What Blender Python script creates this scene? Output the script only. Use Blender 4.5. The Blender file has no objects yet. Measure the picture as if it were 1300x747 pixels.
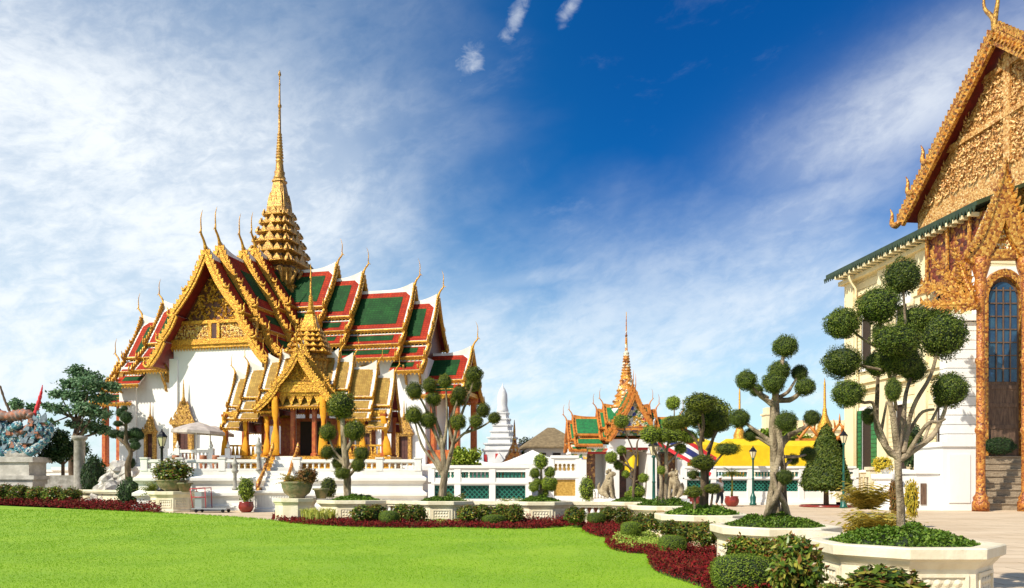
import bpy, math, random
from mathutils import Vector, Matrix, Euler, noise
random.seed(7)
R = math.radians
SC = bpy.context.scene
COL = SC.collection

# ------------------------------------------------------------ camera, sky, sun, exposure
F = 1000.0; EYE = 1.6; HOR = 609.0          # photograph: 1300 px wide, horizon row 609
cam = bpy.data.cameras.new('camera'); camo = bpy.data.objects.new('camera', cam); COL.objects.link(camo)
camo.location = (0, 0, EYE); camo.rotation_euler = (R(90), 0, 0)
cam.sensor_width = 36; cam.lens = 36 * F / 1300; cam.shift_y = (HOR - 373.5) / 1300
cam.clip_start = 0.1; cam.clip_end = 6000
SC.camera = camo
SUNV = Vector((-0.60, -0.52, 0.74)).normalized()
SUN_EL = math.asin(SUNV.z); SUN_AZ = math.atan2(SUNV.x, SUNV.y)
sun = bpy.data.lights.new('sun', 'SUN'); suno = bpy.data.objects.new('sun', sun); COL.objects.link(suno)
sun.energy = 4.9; sun.angle = R(0.5); sun.color = (1.0, 0.93, 0.80)
suno.rotation_euler = SUNV.to_track_quat('Z', 'Y').to_euler(); suno.location = (0, 0, 80)
SC.view_settings.view_transform = 'Standard'; SC.view_settings.look = 'None'
SC.view_settings.gamma = 1; SC.view_settings.use_curve_mapping = False
SC.view_settings.exposure = 0.30
SC.render.engine = 'CYCLES'
try:
    SC.cycles.use_denoising = True
    SC.cycles.max_bounces = 6; SC.cycles.diffuse_bounces = 3; SC.cycles.glossy_bounces = 2
    SC.cycles.transparent_max_bounces = 6
except Exception: pass

class NT:                                    # small helper to write node maths
    def __init__(s, tree): s.t = tree
    def n(s, typ, **kw):
        o = s.t.nodes.new(typ)
        for k, v in kw.items(): setattr(o, k, v)
        return o
    def link(s, a, b): s.t.links.new(a, b)
    def put(s, sock, v):
        if hasattr(v, 'is_output') or isinstance(v, bpy.types.NodeSocket): s.t.links.new(v, sock)
        else: sock.default_value = v
    def m(s, op, *a, clamp=False):
        o = s.n('ShaderNodeMath', operation=op); o.use_clamp = clamp
        for i, v in enumerate(a): s.put(o.inputs[i], v)
        return o.outputs[0]
    def ss(s, v, a, b, lo=0.0, hi=1.0):      # smoothstep
        o = s.n('ShaderNodeMapRange', interpolation_type='SMOOTHSTEP')
        s.put(o.inputs[0], v); o.inputs[1].default_value = a; o.inputs[2].default_value = b
        o.inputs[3].default_value = lo; o.inputs[4].default_value = hi
        return o.outputs[0]
    def mix(s, f, a, b, mode='MIX'):
        o = s.n('ShaderNodeMix', data_type='RGBA', blend_type=mode)
        s.put(o.inputs[0], f); s.put(o.inputs[6], a); s.put(o.inputs[7], b)
        return o.outputs[2]
    def noise(s, vec, scale, detail=4, rough=0.5, dist=0.0):
        o = s.n('ShaderNodeTexNoise'); o.inputs['Scale'].default_value = scale
        o.inputs['Detail'].default_value = detail; o.inputs['Roughness'].default_value = rough
        o.inputs['Distortion'].default_value = dist
        if vec is not None: s.link(vec, o.inputs['Vector'])
        return o.outputs['Fac']
    def xyz(s, x, y, z):
        o = s.n('ShaderNodeCombineXYZ')
        for i, v in enumerate((x, y, z)): s.put(o.inputs[i], v)
        return o.outputs[0]

def rgb(c): return (c[0], c[1], c[2], 1.0)

def make_world():
    w = bpy.data.worlds.new('World'); SC.world = w; w.use_nodes = True
    t = w.node_tree; k = NT(t)
    bg = t.nodes['Background']; bg.inputs['Strength'].default_value = 0.098
    sky = k.n('ShaderNodeTexSky', sky_type='NISHITA'); sky.sun_disc = False
    sky.sun_elevation = SUN_EL; sky.sun_rotation = SUN_AZ
    sky.air_density = 1.0; sky.dust_density = 0.6; sky.ozone_density = 2.5; sky.altitude = 0
    tc = k.n('ShaderNodeTexCoord'); sp = k.n('ShaderNodeSeparateXYZ'); k.link(tc.outputs['Generated'], sp.inputs[0])
    x, y, z = sp.outputs
    az = k.m('MULTIPLY', k.m('ARCTAN2', x, y), 57.2958)
    el = k.m('MULTIPLY', k.m('ARCSINE', z), 57.2958)
    # the deep polarised blue of the photograph's sky: saturate what the sky texture gives
    hs = k.n('ShaderNodeHueSaturation'); hs.inputs['Saturation'].default_value = 1.35
    k.link(sky.outputs[0], hs.inputs['Color'])
    gm = k.mix(1.0, hs.outputs[0], (0.085, 0.62, 0.95, 1), 'MULTIPLY')
    deep = k.m('MULTIPLY', k.ss(el, 2, 22), k.ss(az, -22, 12))
    blue = k.mix(deep, k.mix(1.0, hs.outputs[0], (0.40, 1.12, 1.16, 1), 'MULTIPLY'), gm)
    P = k.xyz(k.m('MULTIPLY', az, 0.05), k.m('MULTIPLY', el, 0.085), 0.0)
    # cirrus: drawn-out wisps, rotated a little
    rot = k.xyz(k.m('ADD', k.m('MULTIPLY', az, 0.042), k.m('MULTIPLY', el, 0.018)),
                k.m('SUBTRACT', k.m('MULTIPLY', el, 0.080), k.m('MULTIPLY', az, 0.026)), 3.7)
    n1 = k.noise(rot, 2.0, 14, 0.66, 0.35)
    mott = k.noise(rot, 13.0, 8, 0.62, 0.5)
    n2 = k.noise(P, 1.1, 5, 0.55, 0.3)
    n3 = k.noise(P, 7.0, 6, 0.6, 0.6)
    left = k.ss(k.m('ADD', az, k.m('MULTIPLY', k.m('SUBTRACT', n2, 0.5), 22.0)), 4, -21)
    top_fade = k.ss(k.m('ADD', el, k.m('MULTIPLY', az, 0.15)), 29, 17, 0.30, 1.0)
    low = k.ss(k.m('ADD', el, k.m('MULTIPLY', k.m('SUBTRACT', n2, 0.5), 14.0)), 22, 5)
    def blob(a, e, sa, se, tilt=0.0, vec=None):
        da = k.m('SUBTRACT', az, a); de = k.m('SUBTRACT', k.m('SUBTRACT', el, e), k.m('MULTIPLY', da, tilt))
        q = k.m('ADD', k.m('POWER', k.m('ABSOLUTE', k.m('DIVIDE', da, sa)), 2.0), k.m('POWER', k.m('ABSOLUTE', k.m('DIVIDE', de, se)), 2.0))
        return k.m('EXPONENT', k.m('MULTIPLY', q, -1.0))
    streak = k.m('MULTIPLY', blob(26.5, 22.8, 8.5, 3.2, 0.30), 0.72)
    streak2 = k.m('MULTIPLY', blob(20.0, 17.5, 9.0, 2.4, 0.33), 0.52)
    streak3 = k.m('MULTIPLY', blob(1.0, 14.2, 9.0, 1.0, 0.16), 0.5)
    cov = k.m('MAXIMUM', k.m('MAXIMUM', k.m('MULTIPLY', left, top_fade), k.m('MULTIPLY', low, 0.97)), k.m('MAXIMUM', streak, k.m('MAXIMUM', streak2, streak3)))
    wisps = k.ss(k.m('ADD', n1, k.m('MULTIPLY', k.m('SUBTRACT', mott, 0.45), 0.42)), 0.36, 0.68)
    d = k.m('MULTIPLY', cov, k.m('ADD', 0.62, k.m('MULTIPLY', wisps, 0.38)))
    # thin veil outside the covered parts
    d = k.m('ADD', d, k.m('MULTIPLY', k.ss(n1, 0.56, 0.82), 0.16), clamp=True)
    # the few small puffs
    puff = None
    for a, e, sa, se, ti in ((-3.0, 28.0, 1.6, 1.6, 0.5), (0.3, 30.4, 1.3, 1.2, 0.9), (4.1, 30.7, 1.1, 0.9, 0.7), (4.9, 5.9, 2.3, 0.75, 0.0), (37.0, 29.0, 3.0, 2.0, 0.3)):
        b = blob(a, e, sa, se, ti); puff = b if puff is None else k.m('MAXIMUM', puff, b)
    n4 = k.noise(P, 14.0, 8, 0.65, 0.8)
    puffs = k.ss(k.m('ADD', k.m('MULTIPLY', puff, 0.60), k.m('MULTIPLY', k.m('ADD', n4, k.m('MULTIPLY', n3, 0.5)), 0.75)), 0.80, 1.62)
    d = k.m('MAXIMUM', d, k.m('MULTIPLY', puffs, 0.88), clamp=True)
    d = k.m('MULTIPLY', d, k.ss(el, -2, 1), clamp=True)
    cloud = k.mix(k.ss(el, 3, 30), (7.7, 8.3, 8.8, 1), (8.2, 8.6, 8.9, 1))
    k.link(k.mix(d, blue, cloud), bg.inputs['Color'])
make_world()

# ------------------------------------------------------------ materials
MATS = {}
def mat(name, col, rough=0.6, metal=0.0, var=0.0, vscale=3.0, col2=None, bump=0.0, bscale=20.0, island=None, obj_var=0.0,
        wave=None, spec=0.5, vdetail=5, stretch=None, coord='Object', trans=0.0, grime=None, tile=None):
    if name in MATS: return MATS[name]
    m = bpy.data.materials.new(name); m.use_nodes = True; t = m.node_tree; k = NT(t)
    b = t.nodes['Principled BSDF']; b.inputs['Roughness'].default_value = rough; b.inputs['Metallic'].default_value = metal
    b.inputs['Specular IOR Level'].default_value = spec
    tc = k.n('ShaderNodeTexCoord'); v = tc.outputs[coord]
    if stretch:
        mp = k.n('ShaderNodeMapping'); mp.inputs['Scale'].default_value = stretch; k.link(v, mp.inputs['Vector']); vs = mp.outputs[0]
    else: vs = v
    c = rgb(col)
    if var or col2:
        f = k.ss(k.noise(vs, vscale, vdetail, 0.6), 0.32, 0.68)
        c2 = rgb(col2) if col2 else rgb([x * (1 - var) for x in col])
        c = k.mix(f, c2, c)
    if grime:                                 # rain streaks and blotches
        mp2 = k.n('ShaderNodeMapping'); mp2.inputs['Scale'].default_value = (2.2, 2.2, 0.16); k.link(v, mp2.inputs['Vector'])
        g1 = k.ss(k.noise(mp2.outputs[0], 1.6, 8, 0.65), 0.50, 0.78); g2 = k.ss(k.noise(v, 0.8, 9, 0.7), 0.42, 0.75)
        c = k.mix(k.m('MULTIPLY', k.m('MULTIPLY', g1, g2), grime[1], clamp=True), c, rgb(grime[0]))
        c = k.mix(k.m('MULTIPLY', k.ss(k.noise(v, 4.5, 10, 0.75), 0.52, 0.72), grime[1] * 0.25), c, rgb(grime[0]))
    if tile:                                  # rows of small tiles: (width, height, joint colour)
        sx = k.n('ShaderNodeSeparateXYZ'); k.link(v, sx.inputs[0])
        bv = k.xyz(k.m('ADD', sx.outputs[0], sx.outputs[1]), sx.outputs[2] if len(tile) < 4 else sx.outputs[1], 0.0)
        if len(tile) > 3: bv = k.xyz(sx.outputs[0], sx.outputs[1], 0.0)
        bt = k.n('ShaderNodeTexBrick'); k.link(bv, bt.inputs['Vector']); bt.inputs['Scale'].default_value = 1.0
        bt.inputs['Brick Width'].default_value = tile[0]; bt.inputs['Row Height'].default_value = tile[1]
        bt.inputs['Mortar Size'].default_value = min(tile[:2]) * (0.10 if len(tile) < 4 else 0.022); bt.inputs['Bias'].default_value = 0.0; bt.inputs['Mortar Smooth'].default_value = 0.4
        k.put(bt.inputs['Color1'], c); bt.inputs['Mortar'].default_value = rgb(tile[2])
        k.put(bt.inputs['Color2'], k.mix(0.45, c, rgb(tile[2])) if len(tile) < 4 else k.mix(0.18, c, rgb(tile[2])))
        c = bt.outputs['Color']
    if island:                                # leaves: each face island its own tint
        g = k.n('ShaderNodeNewGeometry'); ra = k.n('ShaderNodeValToRGB'); ra.color_ramp.interpolation = 'LINEAR'
        els = ra.color_ramp.elements
        for i, (p, cc) in enumerate(island):
            e = els[i] if i < 2 else els.new(p)
            e.position = p; e.color = rgb(cc)
        k.link(g.outputs['Random Per Island'], ra.inputs[0]); c = ra.outputs[0]
        if var: c = k.mix(k.m('MULTIPLY', k.ss(k.noise(vs, vscale, 3), 0.3, 0.7), var), c, (col[0], col[1], col[2], 1))
    if obj_var:
        oi = k.n('ShaderNodeObjectInfo'); hs = k.n('ShaderNodeHueSaturation')
        k.link(k.ss(oi.outputs['Random'], 0, 1, 1 - obj_var, 1 + obj_var), hs.inputs['Value'])
        k.put(hs.inputs['Color'], c); c = hs.outputs[0]
    k.put(b.inputs['Base Color'], c)
    if bump:
        h = k.noise(v, bscale, 4, 0.6)
        if wave:
            wv = k.n('ShaderNodeTexWave', wave_type='BANDS', bands_direction=wave[0], wave_profile='SAW')
            wv.inputs['Scale'].default_value = wave[1]; wv.inputs['Distortion'].default_value = 0.3; k.link(v, wv.inputs['Vector'])
            h = k.m('ADD', k.m('MULTIPLY', h, 0.4), wv.outputs['Fac'])
        bp = k.n('ShaderNodeBump'); bp.inputs['Strength'].default_value = bump; bp.inputs['Distance'].default_value = 0.05
        k.link(h, bp.inputs['Height']); k.link(bp.outputs[0], b.inputs['Normal'])
    if trans:
        tr = k.n('ShaderNodeBsdfTranslucent'); k.put(tr.inputs['Color'], c); ms = k.n('ShaderNodeMixShader')
        ms.inputs[0].default_value = trans; k.link(b.outputs[0], ms.inputs[1]); k.link(tr.outputs[0], ms.inputs[2])
        k.link(ms.outputs[0], t.nodes['Material Output'].inputs['Surface'])
    MATS[name] = m
    return m

def carved(name, cols, scale, metal=0.35, rough=0.4, bump=0.8):
    """carved relief with inlay: voronoi cells in several real colours, raised"""
    m = bpy.data.materials.new(name); m.use_nodes = True; t = m.node_tree; k = NT(t); b = t.nodes['Principled BSDF']
    tc = k.n('ShaderNodeTexCoord')
    wob = k.n('ShaderNodeTexNoise'); wob.inputs['Scale'].default_value = scale * 0.8; k.link(tc.outputs['Object'], wob.inputs['Vector'])
    vv = k.n('ShaderNodeVectorMath', operation='MULTIPLY_ADD'); k.link(wob.outputs['Color'], vv.inputs[0])
    vv.inputs[1].default_value = (0.9 / scale,) * 3; k.link(tc.outputs['Object'], vv.inputs[2])
    vo = k.n('ShaderNodeTexVoronoi', feature='F1'); vo.inputs['Scale'].default_value = scale; k.link(vv.outputs[0], vo.inputs['Vector'])
    sp = k.n('ShaderNodeSeparateColor'); k.link(vo.outputs['Color'], sp.inputs[0])
    ra = k.n('ShaderNodeValToRGB'); ra.color_ramp.interpolation = 'CONSTANT'; els = ra.color_ramp.elements
    for i, (p, c) in enumerate(cols):
        e = els[i] if i < 2 else els.new(p)
        e.position = p; e.color = rgb(c)
    k.link(sp.outputs[0], ra.inputs[0])
    k.link(ra.outputs[0], b.inputs['Base Color'])
    b.inputs['Metallic'].default_value = metal; b.inputs['Roughness'].default_value = rough
    bp = k.n('ShaderNodeBump'); bp.inputs['Strength'].default_value = bump; bp.inputs['Distance'].default_value = 0.12; bp.invert = True
    k.link(vo.outputs['Distance'], bp.inputs['Height']); k.link(bp.outputs[0], b.inputs['Normal'])
    MATS[name] = m; return m

M_WHITE = mat('white_stucco', (0.80, 0.78, 0.73), 0.75, col2=(0.70, 0.67, 0.61), vscale=0.9, stretch=(1, 1, 0.35), bump=0.12, bscale=9, grime=((0.40, 0.36, 0.29), 0.75))
M_WALLW = mat('white_limewash', (0.82, 0.80, 0.77), 0.8, col2=(0.75, 0.73, 0.70), vscale=0.5, stretch=(1.5, 1.5, 0.4), bump=0.06, bscale=6, grime=((0.48, 0.45, 0.40), 0.5))
M_CREAM = mat('cream_planter_paint', (0.80, 0.72, 0.54), 0.6, col2=(0.70, 0.60, 0.41), vscale=2.2, stretch=(1, 1, 0.5), bump=0.2, bscale=14, grime=((0.34, 0.27, 0.16), 0.85))
M_YELLOWWALL = mat('pale_yellow_wall', (0.82, 0.71, 0.46), 0.7, col2=(0.76, 0.63, 0.38), vscale=0.6, stretch=(1, 1, 0.4), bump=0.08, bscale=8, grime=((0.46, 0.36, 0.2), 0.6))
M_ROOFWHITE = mat('roof_white', (0.80, 0.77, 0.72), 0.6, col2=(0.66, 0.62, 0.55), vscale=1.2)
M_GOLD = mat('gilded_wood', (0.82, 0.45, 0.045), 0.38, 0.45, col2=(0.32, 0.12, 0.015), vscale=10, bump=1.0, bscale=13)
M_GOLDDK = mat('aged_gilding', (0.66, 0.38, 0.075), 0.4, 0.4, col2=(0.20, 0.08, 0.02), vscale=8, bump=1.0, bscale=11)
M_ORANGEGOLD = carved('orange_carved_gilding', [(0, (0.56, 0.26, 0.04)), (0.40, (0.38, 0.13, 0.02)), (0.66, (0.68, 0.39, 0.085)), (0.84, (0.20, 0.06, 0.014))], 9.0, 0.25, 0.42, 0.35)
M_CARVED = carved('carved_gilt_pediment', [(0, (0.62, 0.34, 0.05)), (0.42, (0.30, 0.09, 0.02)), (0.6, (0.82, 0.58, 0.2)), (0.82, (0.18, 0.05, 0.02)), (0.93, (0.50, 0.36, 0.15))], 9.0, 0.15, 0.5)
M_CARVEDS = carved('carved_gilt_small', [(0, (0.62, 0.33, 0.05)), (0.45, (0.28, 0.08, 0.02)), (0.62, (0.8, 0.62, 0.3)), (0.84, (0.10, 0.13, 0.08)), (0.92, (0.75, 0.72, 0.62))], 11.0, 0.15, 0.5)
M_CARVEDL = carved('carved_pale_gilt', [(0, (0.66, 0.38, 0.13)), (0.45, (0.48, 0.22, 0.06)), (0.70, (0.78, 0.52, 0.24)), (0.90, (0.36, 0.14, 0.035))], 9.0, 0.15, 0.5, 0.4)
M_MOSAIC = carved('floral_porcelain_mosaic', [(0, (0.62, 0.56, 0.42)), (0.3, (0.10, 0.25, 0.09)), (0.48, (0.70, 0.42, 0.06)), (0.7, (0.06, 0.10, 0.40)), (0.82, (0.75, 0.72, 0.66)), (0.93, (0.5, 0.08, 0.05))], 5.0, 0.0, 0.3, 0.5)
M_SPIRETILE = carved('porcelain_spire_bands', [(0, (0.52, 0.20, 0.025)), (0.45, (0.62, 0.34, 0.05)), (0.62, (0.22, 0.07, 0.02)), (0.80, (0.62, 0.56, 0.42))], 5.0, 0.0, 0.45, 0.9)
M_SOFFIT = mat('red_lacquer', (0.22, 0.018, 0.012), 0.45, var=0.4, vscale=3)
M_DKGROUND = mat('dark_red_inlay_ground', (0.17, 0.05, 0.022), 0.5, col2=(0.09, 0.03, 0.02), vscale=9)
M_PORCHCOL = carved('orange_brown_inlay', [(0, (0.42, 0.15, 0.025)), (0.5, (0.28, 0.075, 0.017)), (0.72, (0.56, 0.26, 0.05)), (0.9, (0.15, 0.04, 0.012))], 11.0, 0.15, 0.45, 0.3)
M_REDLAC = mat('red_column_lacquer', (0.36, 0.055, 0.018), 0.4, col2=(0.5, 0.16, 0.03), vscale=6)
M_TGREEN = mat('green_roof_tile', (0.018, 0.10, 0.020), 0.7, spec=0.15, col2=(0.010, 0.055, 0.013), vscale=1.2, bump=0.6, bscale=22, wave=('Z', 1.1), tile=(.27, .2, (0.006, 0.03, 0.008)))
M_TRED = mat('red_roof_tile', (0.50, 0.045, 0.010), 0.7, spec=0.15, col2=(0.34, 0.022, 0.008), vscale=1.2, bump=0.6, bscale=22, wave=('Z', 1.1), tile=(.27, .2, (0.16, 0.012, 0.006)))
M_TGOLD = mat('ochre_roof_tile', (0.54, 0.34, 0.07), 0.6, 0.0, spec=0.2, col2=(0.38, 0.21, 0.035), vscale=2.5, bump=0.6, bscale=40, wave=('Z', 2.5), tile=(.12, .09, (0.20, 0.11, 0.02)))
M_TGREEN2 = mat('bright_green_roof_tile', (0.008, 0.18, 0.045), 0.5, spec=0.3, col2=(0.008, 0.10, 0.03), vscale=6, bump=0.9, bscale=22, wave=('X', 1.3))
M_TORANGE = mat('orange_roof_trim', (0.66, 0.27, 0.045), 0.45, 0.1, col2=(0.44, 0.12, 0.015), vscale=6, bump=0.5, bscale=18)
M_TAN = mat('tan_thatch_tile', (0.26, 0.19, 0.10), 0.8, col2=(0.16, 0.115, 0.06), vscale=3, bump=0.6, bscale=16, wave=('Z', 1.4))
M_DARK = mat('dark_interior', (0.03, 0.018, 0.012), 0.7)
M_DOOR = mat('dark_red_door', (0.10, 0.03, 0.02), 0.5, var=0.5, vscale=5)
M_LATTICEBR = carved('brown_lattice_door', [(0, (0.16, 0.07, 0.03)), (0.6, (0.42, 0.22, 0.06)), (0.8, (0.07, 0.03, 0.02))], 7.0, 0.1, 0.5, 0.6)
M_GREENCER = mat('green_glazed_ceramic', (0.03, 0.24, 0.17), 0.35, col2=(0.02, 0.15, 0.11), vscale=8)
M_YELCER = mat('ochre_glazed_tile', (0.58, 0.36, 0.08), 0.35, col2=(0.36, 0.20, 0.03), vscale=9)
M_TERRA = mat('terracotta', (0.42, 0.16, 0.07), 0.6, col2=(0.30, 0.10, 0.04), vscale=6)
M_REDPOT = mat('red_glazed_pot', (0.26, 0.03, 0.018), 0.22, col2=(0.16, 0.018, 0.012), vscale=5)
M_STONEPOT = mat('mossy_stone_pot', (0.30, 0.22, 0.12), 0.8, col2=(0.13, 0.15, 0.06), vscale=5, bump=0.5, bscale=14)
M_STONE = mat('carved_stone', (0.46, 0.37, 0.23), 0.85, col2=(0.24, 0.18, 0.10), vscale=7, bump=0.8, bscale=18)
M_GREYST = mat('grey_stone', (0.42, 0.39, 0.34), 0.85, col2=(0.24, 0.22, 0.18), vscale=2.5, bump=0.5, bscale=8)
M_STEP = mat('weathered_step_stone', (0.40, 0.31, 0.21), 0.85, col2=(0.22, 0.16, 0.10), vscale=3, stretch=(0.6, 3, 6), bump=0.8, bscale=9)
M_BLACK = mat('black_iron', (0.018, 0.018, 0.02), 0.4, 0.5)
M_GREENIRON = mat('green_iron', (0.008, 0.10, 0.075), 0.35, 0.1, var=0.3, vscale=9)
M_LAMPGLASS = mat('milky_lamp_glass', (0.72, 0.62, 0.40), 0.15)
M_CLOTHOR = mat('orange_cloth', (0.92, 0.47, 0.02), 0.75, col2=(0.86, 0.36, 0.012), vscale=5, trans=0.25)
M_CLOTHYE = mat('yellow_canvas', (0.84, 0.60, 0.008), 0.75, col2=(0.76, 0.50, 0.006), vscale=2, trans=0.15)
M_CANVASW = mat('white_canvas', (0.82, 0.80, 0.77), 0.8, col2=(0.74, 0.71, 0.67), vscale=1.0)
M_CANVASG = mat('beige_canvas', (0.62, 0.54, 0.48), 0.85, col2=(0.42, 0.36, 0.32), vscale=2, trans=0.2)
M_PRANG = mat('white_prang', (0.78, 0.78, 0.77), 0.7, col2=(0.62, 0.62, 0.62), vscale=0.9, bump=0.5, bscale=3, grime=((0.36, 0.36, 0.35), 0.7))
M_REDTRIM = mat('red_paint', (0.42, 0.02, 0.02), 0.5)
M_NAVY = mat('navy_cloth', (0.02, 0.03, 0.16), 0.7)
M_FLAGRED = mat('flag_red', (0.58, 0.02, 0.03), 0.7)
M_FLAGWHITE = mat('flag_white', (0.8, 0.8, 0.78), 0.7)
M_GREENPAINT = mat('green_shutter_paint', (0.03, 0.20, 0.06), 0.5, col2=(0.02, 0.13, 0.04), vscale=4)
M_EAVE = mat('dark_green_eave', (0.030, 0.055, 0.022), 0.5, col2=(0.016, 0.032, 0.014), vscale=3, bump=0.3, bscale=8)
M_BLUEGLASS = carved('blue_leaded_glass', [(0, (0.02, 0.06, 0.16)), (0.4, (0.03, 0.10, 0.20)), (0.7, (0.015, 0.03, 0.07)), (0.9, (0.06, 0.12, 0.16))], 2.2, 0.0, 0.2, 0.4)
M_WOOD = mat('weathered_door_wood', (0.17, 0.10, 0.06), 0.7, col2=(0.08, 0.045, 0.028), vscale=3, stretch=(4, 4, 0.6), bump=0.4, bscale=9)
M_BARK = mat('pale_bark', (0.46, 0.36, 0.24), 0.9, col2=(0.13, 0.09, 0.05), vscale=7, stretch=(1, 1, 0.3), bump=1.0, bscale=30)
M_BARKDK = mat('brown_bark', (0.20, 0.135, 0.08), 0.9, col2=(0.08, 0.05, 0.03), vscale=9, stretch=(1, 1, 0.3), bump=1.0, bscale=30)
M_SKIN = mat('skin', (0.38, 0.20, 0.12), 0.55)
M_SHIRT = mat('white_shirt_cloth', (0.80, 0.80, 0.82), 0.8)
M_TROUSER = mat('dark_trouser_cloth', (0.03, 0.035, 0.05), 0.8)
M_TEAL = carved('teal_scale_mosaic', [(0, (0.05, 0.20, 0.26)), (0.35, (0.09, 0.28, 0.32)), (0.55, (0.05, 0.09, 0.16)), (0.72, (0.42, 0.44, 0.42))], 7.0, 0.0, 0.6, 0.8)
M_DRORANGE = mat('orange_dragon_paint', (0.44, 0.13, 0.05), 0.7, col2=(0.20, 0.17, 0.16), vscale=4, bump=0.5, bscale=8)
M_SOIL = mat('dark_soil', (0.035, 0.022, 0.013), 0.95, var=0.4, vscale=9)
M_CARTRED = mat('cart_red_paint', (0.45, 0.03, 0.04), 0.4)
M_GREYM = mat('grey_metal', (0.35, 0.36, 0.38), 0.4, 0.6)

def leafm(name, cols, obj_var=0.22, rough=0.5, trans=0.22):
    n = len(cols); return mat(name, cols[0], rough, island=[(i / (n - 1), c) for i, c in enumerate(cols)], obj_var=obj_var, trans=trans, spec=0.22)
L_TOPI = leafm('topiary_leaf', [(0.045, 0.066, 0.006), (0.088, 0.115, 0.010), (0.14, 0.165, 0.016), (0.23, 0.24, 0.03)])
L_TOPIB = leafm('bright_topiary_leaf', [(0.10, 0.155, 0.012), (0.17, 0.24, 0.017), (0.25, 0.32, 0.025), (0.35, 0.40, 0.05)])
L_TOPIN = leafm('near_topiary_leaf', [(0.030, 0.056, 0.007), (0.062, 0.10, 0.011), (0.105, 0.145, 0.017), (0.18, 0.21, 0.03)])
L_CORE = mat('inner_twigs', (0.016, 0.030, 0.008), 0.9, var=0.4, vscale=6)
L_TREE = leafm('broad_tree_leaf', [(0.05, 0.11, 0.055), (0.09, 0.18, 0.08), (0.14, 0.25, 0.11), (0.24, 0.34, 0.19)])
L_DARK = leafm('dark_hedge_leaf', [(0.014, 0.04, 0.012), (0.026, 0.065, 0.018), (0.05, 0.095, 0.025), (0.075, 0.12, 0.035)])
L_CROTON = leafm('croton_leaf', [(0.03, 0.06, 0.010), (0.055, 0.11, 0.015), (0.08, 0.14, 0.018), (0.17, 0.23, 0.025), (0.06, 0.11, 0.015), (0.36, 0.30, 0.045), (0.10, 0.16, 0.02), (0.24, 0.07, 0.025), (0.04, 0.08, 0.012)], rough=0.33)
L_BOX = leafm('box_hedge_leaf', [(0.07, 0.13, 0.012), (0.13, 0.21, 0.016), (0.20, 0.29, 0.024), (0.29, 0.35, 0.04)])
L_COVER = leafm('planter_cover_leaf', [(0.05, 0.11, 0.010), (0.09, 0.17, 0.015), (0.13, 0.22, 0.022), (0.20, 0.28, 0.04)])
L_LIME = leafm('lime_cover_leaf', [(0.12, 0.20, 0.02), (0.19, 0.29, 0.03), (0.28, 0.36, 0.05), (0.36, 0.40, 0.08)])
L_RED = leafm('crimson_leaf', [(0.045, 0.003, 0.004), (0.10, 0.004, 0.006), (0.19, 0.006, 0.008), (0.08, 0.004, 0.005), (0.13, 0.02, 0.008), (0.05, 0.03, 0.008)], trans=0.1, rough=0.85)
L_YGRASS = leafm('striped_grass_blade', [(0.42, 0.42, 0.06), (0.55, 0.52, 0.12), (0.30, 0.36, 0.05), (0.62, 0.58, 0.22)])
L_PALM = leafm('palm_frond', [(0.07, 0.13, 0.02), (0.16, 0.20, 0.03), (0.30, 0.26, 0.05), (0.12, 0.17, 0.025)])
L_GOLDPALM = leafm('golden_frond', [(0.40, 0.27, 0.03), (0.30, 0.24, 0.04), (0.16, 0.15, 0.03), (0.48, 0.34, 0.05)])
L_YELLOW = leafm('yellow_leaf', [(0.55, 0.40, 0.02), (0.60, 0.46, 0.05), (0.35, 0.32, 0.03), (0.66, 0.40, 0.02)])
L_FERNRED = leafm('rusty_leaf', [(0.24, 0.08, 0.03), (0.12, 0.10, 0.02), (0.32, 0.14, 0.04), (0.08, 0.09, 0.02)])
L_GRASS = leafm('grass_blade', [(0.16, 0.34, 0.006), (0.20, 0.39, 0.008), (0.24, 0.43, 0.012), (0.29, 0.47, 0.018)], obj_var=0.0, rough=0.6, trans=0.3)

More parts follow.
